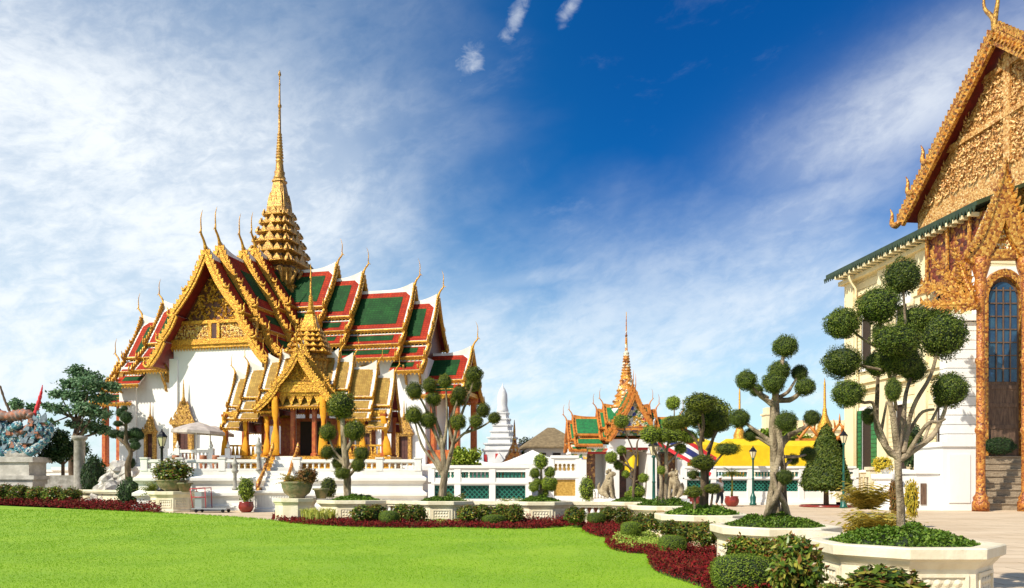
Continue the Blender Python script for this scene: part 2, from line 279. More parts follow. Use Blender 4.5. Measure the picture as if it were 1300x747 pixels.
# ------------------------------------------------------------ mesh builder
class MB:
    def __init__(s): s.v = []; s.f = []; s.m = []; s.sm = []
    def add(s, vs, fs, m=0, smooth=False):
        o = len(s.v); s.v += [tuple(p) for p in vs]
        for f in fs: s.f.append([i + o for i in f]); s.m.append(m); s.sm.append(smooth)
    def box(s, x0, x1, y0, y1, z0, z1, m=0, T=None):
        v = [(x, y, z) for z in (z0, z1) for y in (y0, y1) for x in (x0, x1)]
        if T: v = [T(*p) for p in v]
        s.add(v, [(0, 2, 3, 1), (4, 5, 7, 6), (0, 1, 5, 4), (2, 6, 7, 3), (0, 4, 6, 2), (1, 3, 7, 5)], m)
    def cbox(s, c, sx, sy, sz, m=0, rz=0.0):
        ca, sa = math.cos(rz), math.sin(rz)
        s.box(-sx / 2, sx / 2, -sy / 2, sy / 2, 0, sz, m, lambda x, y, z: (c[0] + x * ca - y * sa, c[1] + x * sa + y * ca, c[2] + z))
    def prism(s, a, b, m=0, caps=True, ms=None):
        n = len(a); fs = [(i, (i + 1) % n, n + (i + 1) % n, n + i) for i in range(n)]
        s.add(list(a) + list(b), fs, m if ms is None else ms)
        if caps: s.add(a, [tuple(range(n - 1, -1, -1))], m); s.add(b, [tuple(range(n))], m)
    def loft(s, rings, m=0, cap0=True, cap1=True, smooth=False, closed=True):
        n = len(rings[0]); vs = [p for r in rings for p in r]; fs = []
        for k in range(len(rings) - 1):
            for i in range(n if closed else n - 1):
                j = (i + 1) % n; fs.append((k * n + i, k * n + j, (k + 1) * n + j, (k + 1) * n + i))
        if cap0 and closed: fs.append(tuple(range(n - 1, -1, -1)))
        if cap1 and closed: fs.append(tuple((len(rings) - 1) * n + i for i in range(n)))
        s.add(vs, fs, m, smooth)
    def lathe(s, prof, n=16, c=(0, 0, 0), m=0, smooth=True, rot=0.0):
        s.loft([[(c[0] + r * math.cos(rot + 2 * math.pi * i / n), c[1] + r * math.sin(rot + 2 * math.pi * i / n), c[2] + z) for i in range(n)] for r, z in prof], m, smooth=smooth)
    def tube(s, pts, rad, n=8, m=0, smooth=True, jit=0.0):
        pts = [Vector(p) for p in pts]
        if not hasattr(rad, '__len__'): rad = [rad] * len(pts)
        rings = []; up = Vector((0.13, 0.31, 0.94)).normalized(); prev = None
        for i, p in enumerate(pts):
            d = (pts[min(i + 1, len(pts) - 1)] - pts[max(i - 1, 0)])
            d = d.normalized() if d.length > 1e-9 else Vector((0, 0, 1))
            if prev is None:
                a = d.orthogonal().normalized()
            else:
                a = prev - d * prev.dot(d); a = a.normalized() if a.length > 1e-6 else d.orthogonal().normalized()
            prev = a; b = d.cross(a)
            rr = []
            for j in range(n):
                an = 2 * math.pi * j / n; r = rad[i]
                if jit: r *= 1 + jit * noise.noise((p + a * math.cos(an) * 3 + b * math.sin(an) * 3) * 2.3)
                rr.append(p + (a * math.cos(an) + b * math.sin(an)) * r)
            rings.append(rr)
        s.loft(rings, m, smooth=smooth)
    def ball(s, c, rx, ry, rz, m=0, n=14, k=9):
        rings = []
        for i in range(1, k):
            a = math.pi * i / k - math.pi / 2
            rings.append([(c[0] + rx * math.cos(a) * math.cos(2 * math.pi * j / n), c[1] + ry * math.cos(a) * math.sin(2 * math.pi * j / n), c[2] + rz * math.sin(a)) for j in range(n)])
        s.loft(rings, m, smooth=True)
    def mesh(s, name, mats):
        me = bpy.data.meshes.new(name); me.from_pydata(s.v, [], s.f)
        for mm in (mats if isinstance(mats, (list, tuple)) else [mats]): me.materials.append(mm)
        me.polygons.foreach_set('material_index', s.m); me.polygons.foreach_set('use_smooth', s.sm)
        me.update(); return me
    def build(s, name, mats, parent=None):
        return link(name, s.mesh(name, mats), parent)

def link(name, me, parent=None, loc=None, scale=None, rot=None):
    o = bpy.data.objects.new(name, me); COL.objects.link(o)
    if parent is not None: o.parent = parent
    if loc is not None: o.location = loc
    if scale is not None: o.scale = scale
    if rot is not None: o.rotation_euler = rot
    return o
def tag(o, label=None, cat=None, group=None, kind=None):
    if label: o['label'] = label
    if cat: o['category'] = cat
    if group: o['group'] = group
    if kind: o['kind'] = kind
    return o
def thing(name, label, cat, loc=(0, 0, 0), rz=0.0, group=None):
    o = bpy.data.objects.new(name, None); COL.objects.link(o); o.location = loc; o.rotation_euler = (0, 0, rz); o.empty_display_size = 0.3
    return tag(o, label, cat, group)
def U(px, py, D): return Vector(((px - 650) * D / F, D, EYE + (HOR - py) * D / F))
def G(px, py): D = EYE * F / (py - HOR); return Vector(((px - 650) * D / F, D, 0.0))
def curve(pts, n):                          # Catmull-Rom through points of any dimension
    P = [pts[0]] + list(pts) + [pts[-1]]; out = []
    for i in range(1, len(P) - 2):
        for k in range(n):
            t = k / n
            out.append(tuple(0.5 * ((2 * b) + (-a + c) * t + (2 * a - 5 * b + 4 * c - d) * t * t + (-a + 3 * b - 3 * c + d) * t ** 3) for a, b, c, d in zip(P[i - 1], P[i], P[i + 1], P[i + 2])))
    out.append(tuple(pts[-1])); return out
# ------------------------------------------------------------ foliage makers
def rdir(rs):
    z = rs.uniform(-1, 1); a = rs.uniform(0, 2 * math.pi); q = math.sqrt(1 - z * z)
    return Vector((q * math.cos(a), q * math.sin(a), z))
def leaf(mb, p, nrm, size, rs, m=0, asp=0.55, fold=0.25):
    t = nrm.orthogonal().normalized(); t.rotate(Matrix.Rotation(rs.uniform(0, 6.283), 3, nrm)); b = nrm.cross(t)
    L = size * rs.uniform(0.75, 1.25); W = L * asp * 0.5
    tip = p + t * L + nrm * L * rs.uniform(-0.15, 0.3); mid = p + t * L * 0.5 + nrm * fold * W
    mb.add([p, mid - b * W - nrm * W * 0.3, tip, mid + b * W - nrm * W * 0.3], [(0, 1, 2, 3)], m)
def leaf_ball(name, n, size, mats, seed=1, core=0.86, rough=0.10, zmin=-1.0, flat=0.0, tilt=0.75, asp=0.6):
    """unit ball of clipped foliage: twig core under leaf-sized faces"""
    rs = random.Random(seed); mb = MB()
    k = 11; rings = []
    for i in range(1, k):
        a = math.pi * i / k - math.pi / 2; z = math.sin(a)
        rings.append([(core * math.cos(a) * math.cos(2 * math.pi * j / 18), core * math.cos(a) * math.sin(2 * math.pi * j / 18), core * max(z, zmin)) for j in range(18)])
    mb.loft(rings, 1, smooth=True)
    off = Vector((seed * 3.1, seed * 1.7, seed))
    for i in range(n):
        d = rdir(rs)
        if d.z < zmin: continue
        bump = 1 + rough * noise.noise(d * 2.1 + off) + 0.5 * rough * noise.noise(d * 5.3 + off)
        r = bump * (rs.uniform(core * 1.0, 1.0) if i % 23 else rs.uniform(1.0, 1.10))
        nn = (d + Vector((rs.uniform(-1, 1), rs.uniform(-1, 1), rs.uniform(-0.6, 1))) * tilt).normalized()
        leaf(mb, d * r, nn, size, rs, 0, asp)
    return mb.mesh(name, mats)
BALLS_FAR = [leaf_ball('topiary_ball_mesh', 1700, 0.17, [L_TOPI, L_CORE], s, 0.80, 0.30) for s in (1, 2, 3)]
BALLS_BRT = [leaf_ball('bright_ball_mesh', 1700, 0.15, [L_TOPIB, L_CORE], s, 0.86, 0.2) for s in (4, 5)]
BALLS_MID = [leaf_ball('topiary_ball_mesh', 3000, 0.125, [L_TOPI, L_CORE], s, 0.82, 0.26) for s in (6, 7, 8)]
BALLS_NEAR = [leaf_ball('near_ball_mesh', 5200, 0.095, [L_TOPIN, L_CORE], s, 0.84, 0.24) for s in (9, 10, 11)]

def limb(mb, P, n=8, m=0, jit=0.25):
    c = curve(P, 5); mb.tube([q[:3] for q in c], [max(q[3], 0.004) * (1 + .12 * noise.noise(Vector(q[:3]) * 4)) for q in c], 12, m, jit=jit)

def topiary(name, label, D, base, zb, balls, limbs, meshes, bark, group=None, dscale=1.0, lscale=1.0, cat='topiary tree', seed=0):
    """balls: (px, py, rx, ry, dd) with dd the metres towards(-)/away(+) from the trunk's distance; limbs end in ball numbers"""
    rs = random.Random(seed + 11); b0 = U(base[0], HOR, D); root = thing(name, label, cat, (b0.x, D, zb), 0, group)
    def rel(px, py, dd=0.0):
        p = U(px, py, D + dd); return Vector((p.x - b0.x, p.y - D, p.z - zb))
    cs = []
    for i, bb in enumerate(balls):
        px, py, rx = bb[:3]; ry = bb[3] if len(bb) > 3 else rx; dd = bb[4] if len(bb) > 4 else rs.uniform(-0.5, 0.5) * dscale
        c = rel(px, py, dd); s = (D + dd) / F; cs.append((c, dd))
        me = meshes[i % len(meshes)]
        link('foliage_ball', me, root, c, (rx * s, (rx * 0.6 + ry * 0.4) * s, ry * s), (0, 0, rs.uniform(0, 6.28)))
    mb = MB(); s0 = D / F
    for L in limbs:
        pts = []
        end = None
        if isinstance(L[-1], int): end = cs[L[-1]]; L = L[:-1]
        m = len(L)
        for j, q in enumerate(L):
            dd = q[3] if len(q) > 3 else (end[1] * (j / m) ** 1.5 if end else 0.0)
            p = rel(q[0], q[1], dd); pts.append((p.x, p.y, p.z, q[2] * s0 * lscale * .88))
        if end: pts.append((end[0].x, end[0].y, end[0].z, max(L[-1][2] * 0.6, 0.9) * s0 * lscale))
        if len(pts) > 1: limb(mb, pts)
    mb.build('trunk', bark, root)
    return root

def shrub_mesh(name, n, size, mats, seed, hz=0.9, asp=0.5, rough=0.35, core=0.72):
    """bush sitting on z=0, about radius 1, height 2*hz"""
    rs = random.Random(seed); mb = MB(); off = Vector((seed * 2.3, 5.1, seed))
    rings = []
    for i in range(1, 9):
        a = math.pi * i / 9 - math.pi / 2
        rings.append([(core * math.cos(a) * math.cos(2 * math.pi * j / 14), core * math.cos(a) * math.sin(2 * math.pi * j / 14), hz + hz * core * math.sin(a)) for j in range(14)])
    mb.loft(rings, 1, smooth=True)
    for i in range(n):
        d = rdir(rs); r = rs.uniform(0.66, 1.0) * (1 + rough * noise.noise(d * 1.9 + off) + 0.4 * rough * noise.noise(d * 4.4 + off))
        nn = (d * 0.7 + Vector((rs.uniform(-1, 1), rs.uniform(-1, 1), rs.uniform(-0.3, 1.2)))).normalized()
        p = Vector((d.x * r, d.y * r, max(0.03, hz + d.z * r * hz)))
        leaf(mb, p, nn, size, rs, 0, asp, 0.4)
    return mb.mesh(name, mats)
CROTON = [shrub_mesh('croton_shrub_mesh', 1500, 0.24, [L_CROTON, L_CORE], s) for s in (1, 2, 3, 4)]
CROTONB = [shrub_mesh('croton_shrub_mesh', 1500, 0.30, [L_CROTON, L_CORE], s, rough=0.3) for s in (5, 6)]
def hedge_mesh(name, n, size, mats, seed):
    """clipped hedge block with rounded top, sits on z=0, half-sizes 1 x 1, height 2"""
    rs = random.Random(seed); mb = MB()
    def sup(d, q):
        e = 3.2; return q / ((abs(d.x) ** e + abs(d.y) ** e + abs(d.z) ** e) ** (1 / e))
    rings = []
    for i in range(1, 12):
        a = math.pi * i / 12 - math.pi / 2; rr = []
        for j in range(24):
            d = Vector((math.cos(a) * math.cos(2 * math.pi * j / 24), math.cos(a) * math.sin(2 * math.pi * j / 24), math.sin(a))); r = sup(d, 0.93)
            rr.append((d.x * r, d.y * r, 1 + d.z * r))
        rings.append(rr)
    mb.loft(rings, 1, smooth=True)
    for i in range(n):
        d = rdir(rs)
        if d.z < -0.75: continue
        r = sup(d, rs.uniform(0.93, 1.02)) * (1 + 0.05 * noise.noise(d * 2 + Vector((seed, 0, 0))))
        nn = (d + Vector((rs.uniform(-1, 1), rs.uniform(-1, 1), rs.uniform(-0.4, 1))) * 0.8).normalized()
        leaf(mb, Vector((d.x * r, d.y * r, 1 + d.z * r)), nn, size, rs, 0, 0.6)
    return mb.mesh(name, mats)
HEDGE = [hedge_mesh('clipped_hedge_mesh', 6500, 0.075, [L_BOX, L_CORE], s) for s in (1, 2)]
def mound_mesh(name, n, size, mats, seed, h=0.3, polar=True):
    """low mound of ground cover, radius 1, height h"""
    rs = random.Random(seed); mb = MB()
    for i in range(n):
        a = rs.uniform(0, 6.283); r = math.sqrt(rs.random()) * (1 + 0.05 * math.sin(5 * a))
        z = h * (1 - r * r) * (0.8 + 0.5 * noise.noise(Vector((r * math.cos(a) * 3, r * math.sin(a) * 3, seed))))
        nn = Vector((rs.uniform(-1, 1), rs.uniform(-1, 1), rs.uniform(0.5, 1.4))).normalized()
        leaf(mb, Vector((r * math.cos(a), r * math.sin(a), z + rs.uniform(0, size * 0.4))), nn, size, rs, 0, 0.8)
    rings = [[(q * math.cos(2 * math.pi * j / 24), q * math.sin(2 * math.pi * j / 24), h * (1 - q * q) * 0.8) for j in range(24)] for q in (1.0, 0.8, 0.5, 0.2)]
    mb.loft(rings, 1, smooth=True, cap0=False)
    return mb.mesh(name, mats)
def frond_plant(mb, n, L, rs, m=0, w=0.05, lift=(0.35, 1.3), z0=0.0, droop=0.9, leaflets=9):
    """fern / palm: arching fronds with leaflets, from (0,0,z0)"""
    for i in range(n):
        a = rs.uniform(0, 6.283); e = rs.uniform(*lift); l = L * rs.uniform(0.7, 1.1)
        pts = []
        for q in range(leaflets + 1):
            t = q / leaflets; r = l * t * math.cos(e * (1 - 0.3 * t)); z = l * (t * math.sin(e) - droop * 0.5 * t * t)
            pts.append(Vector((r * math.cos(a), r * math.sin(a), z0 + z)))
        side = Vector((-math.sin(a), math.cos(a), 0))
        for q in range(1, leaflets + 1):
            d = (pts[q] - pts[q - 1]); p = pts[q - 1]
            wid = l * 0.34 * math.sin(math.pi * min(0.98, 0.12 + 0.85 * q / leaflets))
            mb.add([p - side * w * 0.15, p + side * w * 0.15, pts[q] + side * w * 0.1, pts[q] - side * w * 0.1], [(0, 1, 2, 3)], m)
            for sg in (-1, 1):
                tip = p + side * sg * wid + d * 0.9 + Vector((0, 0, -wid * 0.35))
                mb.add([p, p + d * 0.55 , tip], [(0, 1, 2)], m)
def blade_tuft(mb, n, H, R0, rs, m=0, w=0.03):
    for i in range(n):
        a = rs.uniform(0, 6.283); r = R0 * math.sqrt(rs.random()); p = Vector((r * math.cos(a), r * math.sin(a), 0))
        b = rs.uniform(0, 6.283); o = Vector((math.cos(b), math.sin(b), 0)) * H * rs.uniform(0.2, 0.7); h = H * rs.uniform(0.6, 1.1)
        s = Vector((-math.sin(b), math.cos(b), 0)) * w
        mb.add([p - s, p + s, p + o * 0.4 + Vector((0, 0, h * 0.8)) + s * 0.7, p + o * 0.4 + Vector((0, 0, h * 0.8)) - s * 0.7], [(0, 1, 2, 3)], m)
        mb.add([p + o * 0.4 + Vector((0, 0, h * 0.8)) - s * 0.7, p + o * 0.4 + Vector((0, 0, h * 0.8)) + s * 0.7, p + o + Vector((0, 0, h * 0.95))], [(0, 1, 2)], m)

# ------------------------------------------------------------ Thai roof kit
def flame(mb, p, out, up, side, w, h, th, m=0):
    """a leaf-flame ornament: base at p, growing along up, leaning out, thickness along side"""
    prof = [(-0.5, 0), (-0.42, 0.35), (-0.12, 0.7), (0.25, 1.0), (0.22, 0.62), (0.42, 0.3), (0.5, 0)]
    a = [p + out * (x * w) + up * (y * h) - side * th / 2 for x, y in prof]; b = [q + side * th for q in a]
    mb.prism(a, b, m)
def chofa(mb, p, out, H, m=0, r=None):
    r = r or 0.035 * H; z = Vector((0, 0, 1))
    P = [(-.06, -.04, 1.5), (0, .04, 1.7), (.03, .13, 1.25), (.09, .24, 1.0), (.17, .33, .95), (.2, .40, .8), (.19, .5, .62), (.2, .62, .52), (.2, .75, .42), (.17, .88, .3), (.12, 1.0, .08)]
    c = curve([tuple(p + out * (x * H) + z * (y * H)) + (r * k,) for x, y, k in P], 3)
    mb.tube([q[:3] for q in c], [q[3] for q in c], 6, m)
    q = p + out * (.19 * H) + z * (.40 * H); mb.tube([q, q + out * .07 * H - z * .02 * H, q + out * .10 * H - z * .07 * H], [r * .7, r * .4, r * .05], 5, m)

def roof_arm(root, o, ang, sections, prof, mats, S=1.0, wm=0.28, wb=0.55, bw=0.42, fin=2.4, lift=0.55, teeth=0.36, pedi=None, ped_rec=0.9, hooks=True, soffit=True, chamf=0.5, name='roof'):
    """mats: white, border, field, trim(gold), soffit, pediment. Arm runs from o along ang (root's own frame)."""
    ca, sa = math.cos(ang), math.sin(ang)
    def M(s, t, z): return Vector((o[0] + s * ca - t * sa, o[1] + s * sa + t * ca, z))
    out = Vector((ca, sa, 0)); Z = Vector((0, 0, 1))
    for si, sec in enumerate(sections):
        s0, s1, zr = sec[:3]; pr = sec[3] if len(sec) > 3 else prof
        mb = MB(); fascs = []
        for sg in (1, -1):
            fasc = MB(); fascs.append(fasc)
            for ti, (t0, d0, t1, d1) in enumerate(pr):
                dv = Vector((t1 - t0, d1 - d0)); Ls = dv.length; nv = Vector((-dv.y, dv.x)) / Ls
                if nv.y < 0: nv = -nv
                def Q(s, k, n, t0=t0, d0=d0, t1=t1, d1=d1, nv=nv, sg=sg): return M(s, sg * (t0 + (t1 - t0) * k + nv.x * n), zr + d0 + (d1 - d0) * k + nv.y * n)
                th = 0.10 * S
                mb.prism([Q(s0, 0, -th), Q(s1, 0, -th), Q(s1, 1, -th), Q(s0, 1, -th)], [Q(s0, 0, 0), Q(s1, 0, 0), Q(s1, 1, 0), Q(s0, 1, 0)], 0)
                if soffit: mb.add([Q(s0, 0, -th - .004), Q(s1 - .002, 0, -th - .004), Q(s1 - .002, 1, -th - .004), Q(s0, 1, -th - .004)], [(0, 1, 2, 3)], 4)
                kt = 0.22 * S / Ls if ti else 0.10 * S / Ls; kb = 1 - 0.10 * S / Ls; e = s1 - wm; c = chamf * S if ti == 0 else 0.0
                def panel(m, sE, kT, kB, n0, n1, c):
                    pts = [(s0, kT), (sE - c, kT), (sE, kT + c / Ls), (sE, kB), (s0, kB)] if c > 0 else [(s0, kT), (sE, kT), (sE, kB), (s0, kB)]
                    mb.prism([Q(s, k, n0) for s, k in pts], [Q(s, k, n1) for s, k in pts], m)
                panel(1, e, kt, kb, 0.002, 0.03 * S, c)
                kk = wb / Ls
                panel(2, e - wb, kt + (kk if ti == 0 else kk * 0.25), kb - kk * (0.75 if ti == 0 else 0.6), 0.031 * S, 0.055 * S, 0.0 if wb < 0.3 else c * 0.15)
                # gilded eave fascia with a white line above it
                a = [Q(s0, 1, -0.10 * S), Q(s0, 1, 0.06 * S), Q(s0, 1 + 0.13 * S / Ls, 0.06 * S), Q(s0, 1 + 0.16 * S / Ls, -0.17 * S)]
                b = [Q(s1 + .02, 1, -0.10 * S), Q(s1 + .02, 1, 0.06 * S), Q(s1 + .02, 1 + 0.13 * S / Ls, 0.06 * S), Q(s1 + .02, 1 + 0.16 * S / Ls, -0.17 * S)]
                fasc.prism(a, b, 0)
                nt = int((s1 - s0) / (0.3 * S))
                for q in range(nt):                     # small hanging drops under the eave
                    s = s0 + (q + .5) * (s1 - s0) / nt; p = Q(s, 1 + 0.13 * S / Ls, -0.14 * S)
                    fasc.add([p + out * .09 * S, p - out * .09 * S, p - Z * .2 * S], [(0, 1, 2)], 0)
        # ridge that sweeps up to the gable
        n = 12; top = []; bot = []
        for i in range(n + 1):
            s = s0 + (s1 - s0) * i / n; dist = (s1 - s) / S; u = max(0.0, 1 - dist / 2.2)
            top.append((s, zr + 0.16 * S + lift * u * u)); bot.append((s, zr - 0.12 * S))
        pa = [M(s, -0.09 * S, z) for s, z in top] + [M(s, -0.09 * S, z) for s, z in reversed(bot)]
        pb = [M(s, 0.09 * S, z) for s, z in top] + [M(s, 0.09 * S, z) for s, z in reversed(bot)]
        mb.prism(pa, pb, 0)
        r = mb.build(name, [mats[0], mats[1], mats[2], mats[3], mats[4]], root)
        for fasc in fascs: fasc.build('eave_trim', [mats[3]], r)
        # bargeboards with flame teeth and hooked ends
        b_o = None
        for sg in (1, -1):
            bb = MB()
            for ti, (t0, d0, t1, d1) in enumerate(pr):
                side = Vector((-sa, ca, 0)) * sg
                A = M(s1 + .03, sg * t0, zr + d0 + (lift * .6 if ti == 0 else 0)); Bp = M(s1 + .03, sg * t1, zr + d1)
                d = (Bp - A); L = d.length; d.normalize(); nup = d.cross(out); nup = nup if nup.z > 0 else -nup
                k = 7; up = []; dn = []
                for i in range(k + 1):
                    u = i / k; sag = -0.05 * L * math.sin(math.pi * u); p = A + d * (L * u) + nup * sag
                    up.append(p + nup * 0.16 * S); dn.append(p - nup * (bw - 0.16 * S))
                a = up + dn[::-1]; bb.prism(a, [p + out * 0.16 * S for p in a], 0)
                # raised moulding line
                a2 = [p - nup * 0.06 * S + out * 0.16 * S for p in up] + [p + nup * bw * 0.45 + out * 0.16 * S for p in dn[::-1]]
                bb.prism(a2, [p + out * 0.06 * S for p in a2], 1)
                if teeth:
                    nt = max(3, int(L / (teeth * S)))
                    for q in range(nt):
                        u = (q + .5) / nt; sag = -0.05 * L * math.sin(math.pi * u)
                        flame(bb, A + d * (L * u) + nup * (sag + 0.13 * S) + out * 0.08 * S, -d, nup, out, L / nt * 1.15, 0.30 * S, 0.10 * S, 0)
                if hooks and ti == 0 and L > 2.5:                  # a second curl half way down
                    e = A + d * (L * .58) - nup * .05 * S + out * .1 * S; h = .5 * S
                    c = curve([tuple(e - d * .3 * h) + (.13 * S,), tuple(e + d * .3 * h + nup * .05) + (.15 * S,), tuple(e + d * .55 * h + nup * .45 * h) + (.09 * S,), tuple(e + d * .2 * h + nup * .85 * h) + (.02 * S,)], 3); bb.tube([q[:3] for q in c], [q[3] for q in c], 6, 0)
                if hooks:
                    e = Bp - nup * 0.1 * S + out * 0.08 * S; h = 0.75 * S
                    P = [tuple(e - d * .3 * h) + (.15 * S,), tuple(e + d * .12 * h) + (.15 * S,), tuple(e + side * .42 * h - Z * .10 * h) + (.12 * S,), tuple(e + side * .66 * h + Z * .16 * h) + (.09 * S,), tuple(e + side * .60 * h + Z * .50 * h) + (.06 * S,), tuple(e + side * .74 * h + Z * .85 * h) + (.012 * S,)]
                    c = curve(P, 3); bb.tube([q[:3] for q in c], [q[3] for q in c], 6, 0)
            b_o = bb.build('bargeboard', [mats[3], mats[3]], root)
        cf = MB(); chofa(cf, M(s1 + .1, 0, zr + lift * .6 + .1 * S), out, fin, 0, 0.032 * fin); cf.build('finial', [mats[3]], b_o)
        # gable infill
        pm = MB(); sp = s1 - (ped_rec if si == len(sections) - 1 else 0.35 * S)
        t_l, d_l = pr[-1][2], pr[-1][3]
        if si == len(sections) - 1 and pedi: t_l, d_l = pedi
        poly = [(0, -0.25 * S)]
        for (t0, d0, t1, d1) in pr:
            for t, dd in ((t0, d0), (t1, d1)):
                if t <= t_l + 1e-6 and t > 0.01: poly.append((t, dd - 0.16 * S))
        if poly[-1][0] < t_l - 0.02: poly.append((t_l, d_l))
        full = [M(sp, t, zr + z) for t, z in poly] + [M(sp, -t, zr + z) for t, z in reversed(poly[1:])]
        pm.prism([p - out * .12 for p in full], full, 0)
        po = pm.build('pediment', [mats[5]], root)
        if si == len(sections) - 1 and pedi:                      # carved leaves standing proud of the field
            rs = random.Random(31); lf = MB(); cnt = 0; sz = .30 * S ** .7
            while cnt < 420:
                tt = rs.uniform(-t_l, t_l); zz = rs.uniform(d_l + .45 * S, -.6 * S)
                lim = 0
                for (t0, d0, t1, d1) in pr:
                    if d1 <= zz <= d0: lim = t0 + (t1 - t0) * (d0 - zz) / (d0 - d1)
                if abs(tt) > lim - .45 * S: 
                    cnt += .02; continue
                cnt += 1; p = M(sp, tt, zr + zz); an = rs.uniform(0, 6.28); e1 = Vector((-sa, ca, 0)); u = e1 * math.cos(an) + Z * math.sin(an); v = Z * math.cos(an) - e1 * math.sin(an); s = sz * rs.uniform(.6, 1.2)
                lf.add([p - u * s * .5, p + v * s * .35 + out * .05 * S, p + u * s * .8 + out * .16 * S, p - v * s * .35 + out * .05 * S, p], [(0, 1, 4), (1, 2, 4), (2, 3, 4), (3, 0, 4)])
            lf.build('pediment_carving', [mats[6] if len(mats) > 6 else mats[3]], po)
        if si == len(sections) - 1 and pedi:
            fr = MB()
            for zz, hh, pr_ in ((d_l - .12 * S, .30 * S, .22 * S), (d_l + .30 * S, .12 * S, .12 * S)):
                w = t_l + .1 * S
                a = [M(sp, -w, zr + zz), M(sp, w, zr + zz), M(sp, w, zr + zz + hh), M(sp, -w, zr + zz + hh)]
                fr.prism(a, [p + out * pr_ for p in a], 0)
            # figure and scrolls standing proud of the ground
            fr.build('pediment_moulding', [mats[3]], po)

def redent(r, z, c=(0, 0), a=0.16, rot=0.0):
    a *= r; q = [(r, -(r - 2 * a)), (r, r - 2 * a), (r - a, r - 2 * a), (r - a, r - a), (r - 2 * a, r - a)]
    pts = []
    for k in range(4):
        cs, sn = math.cos(k * math.pi / 2 + rot), math.sin(k * math.pi / 2 + rot)
        pts += [(c[0] + x * cs - y * sn, c[1] + x * sn + y * cs, z) for x, y in q]
    return pts
def mondop_spire(root, c, tiers, bell, needle, mats, S=1.0, ante=5, ball_name='spire_tier'):
    """tiers: [(z, r)] from the bottom cornice upward; bell: [(z, r)]; needle: [(z, r)]"""
    Z = Vector((0, 0, 1))
    for i in range(len(tiers) - 1):
        (z0, r0), (z1, r1) = tiers[i], tiers[i + 1]; h = z1 - z0; mb = MB()
        mb.loft([redent(r, z, c) for r, z in ((r0 * .80, z0 + .24 * h), (r0 * .80, z0 + .26 * h), (r0 * .92, z0 + .34 * h), (r0 * 1.04, z0 + .40 * h), (r0 * 1.06, z0 + .50 * h), (r0 * .96, z0 + .56 * h), (r0 * .90, z0 + .66 * h), (r1 * .84, z0 + .96 * h), (r1 * .84, z0 + 1.0 * h))], 0)
        mb.loft([redent(r, z, c) for r, z in ((r0 * .78, z0 - .02 * h), (r0 * .78, z0 + .25 * h))], 2)
        mb.loft([redent(r, z, c) for r, z in ((r0 * 1.07, z0 + .43 * h), (r0 * 1.07, z0 + .475 * h))], 1)
        for k in range(4):
            an = k * math.pi / 2; o = Vector((math.cos(an), math.sin(an), 0)); sd = Vector((-math.sin(an), math.cos(an), 0))
            for j in range(ante):
                u = (j - (ante - 1) / 2) / (ante - 1) * 2; big = 1.15 + .6 * (abs(u) < .2)
                rr = r0 * (1.0 if abs(u) < .75 else .9)
                p = Vector((c[0], c[1], z0 + .47 * h)) + o * rr + sd * (u * r0 * .86)
                w = r0 * 1.5 / ante * big; hh = h * .55 * big
                a = [p - sd * w * .5, p + sd * w * .5, p + sd * w * .42 + Z * hh * .4, p + Z * hh - o * .02 * r0, p - sd * w * .42 + Z * hh * .4]
                mb.prism([q - o * .10 * r0 for q in a], a, 0)
        mb.build(ball_name, mats, root)
    mb = MB(); mb.loft([redent(r, z, c) for z, r in bell], 0)
    for k in range(4):
        an = k * math.pi / 2; o = Vector((math.cos(an), math.sin(an), 0)); sd = Vector((-math.sin(an), math.cos(an), 0)); z0, r0 = bell[0]; z1, r1 = bell[-1]; h = z1 - z0
        for u in (-.6, 0, .6):
            p = Vector((c[0], c[1], z0)) + o * r0 * 1.02 + sd * u * r0; w = r0 * .55
            a = [p - sd * w * .5, p + sd * w * .5, p + sd * w * .3 + Z * h * .35 - o * r0 * .1, p + Z * h * .6 - o * r0 * .25, p - sd * w * .3 + Z * h * .35 - o * r0 * .1]
            mb.prism([q - o * .12 * r0 for q in a], a, 0)
    mb.build('spire_bell', mats, root)
    mb = MB(); mb.lathe([(r, z) for z, r in needle], 12, (c[0], c[1], 0), 0, smooth=True); mb.build('spire_needle', mats, root)
def ringed(z0, r0, z1, r1, n):
    out = []
    for i in range(n):
        a = i / n; b = (i + 1) / n; za, zb = z0 + (z1 - z0) * a, z0 + (z1 - z0) * b; r = r0 + (r1 - r0) * a
        out += [(za, r * .72), (za + (zb - za) * .25, r * 1.05), (za + (zb - za) * .6, r * 1.0), (za + (zb - za) * .95, r * .72)]
    return out
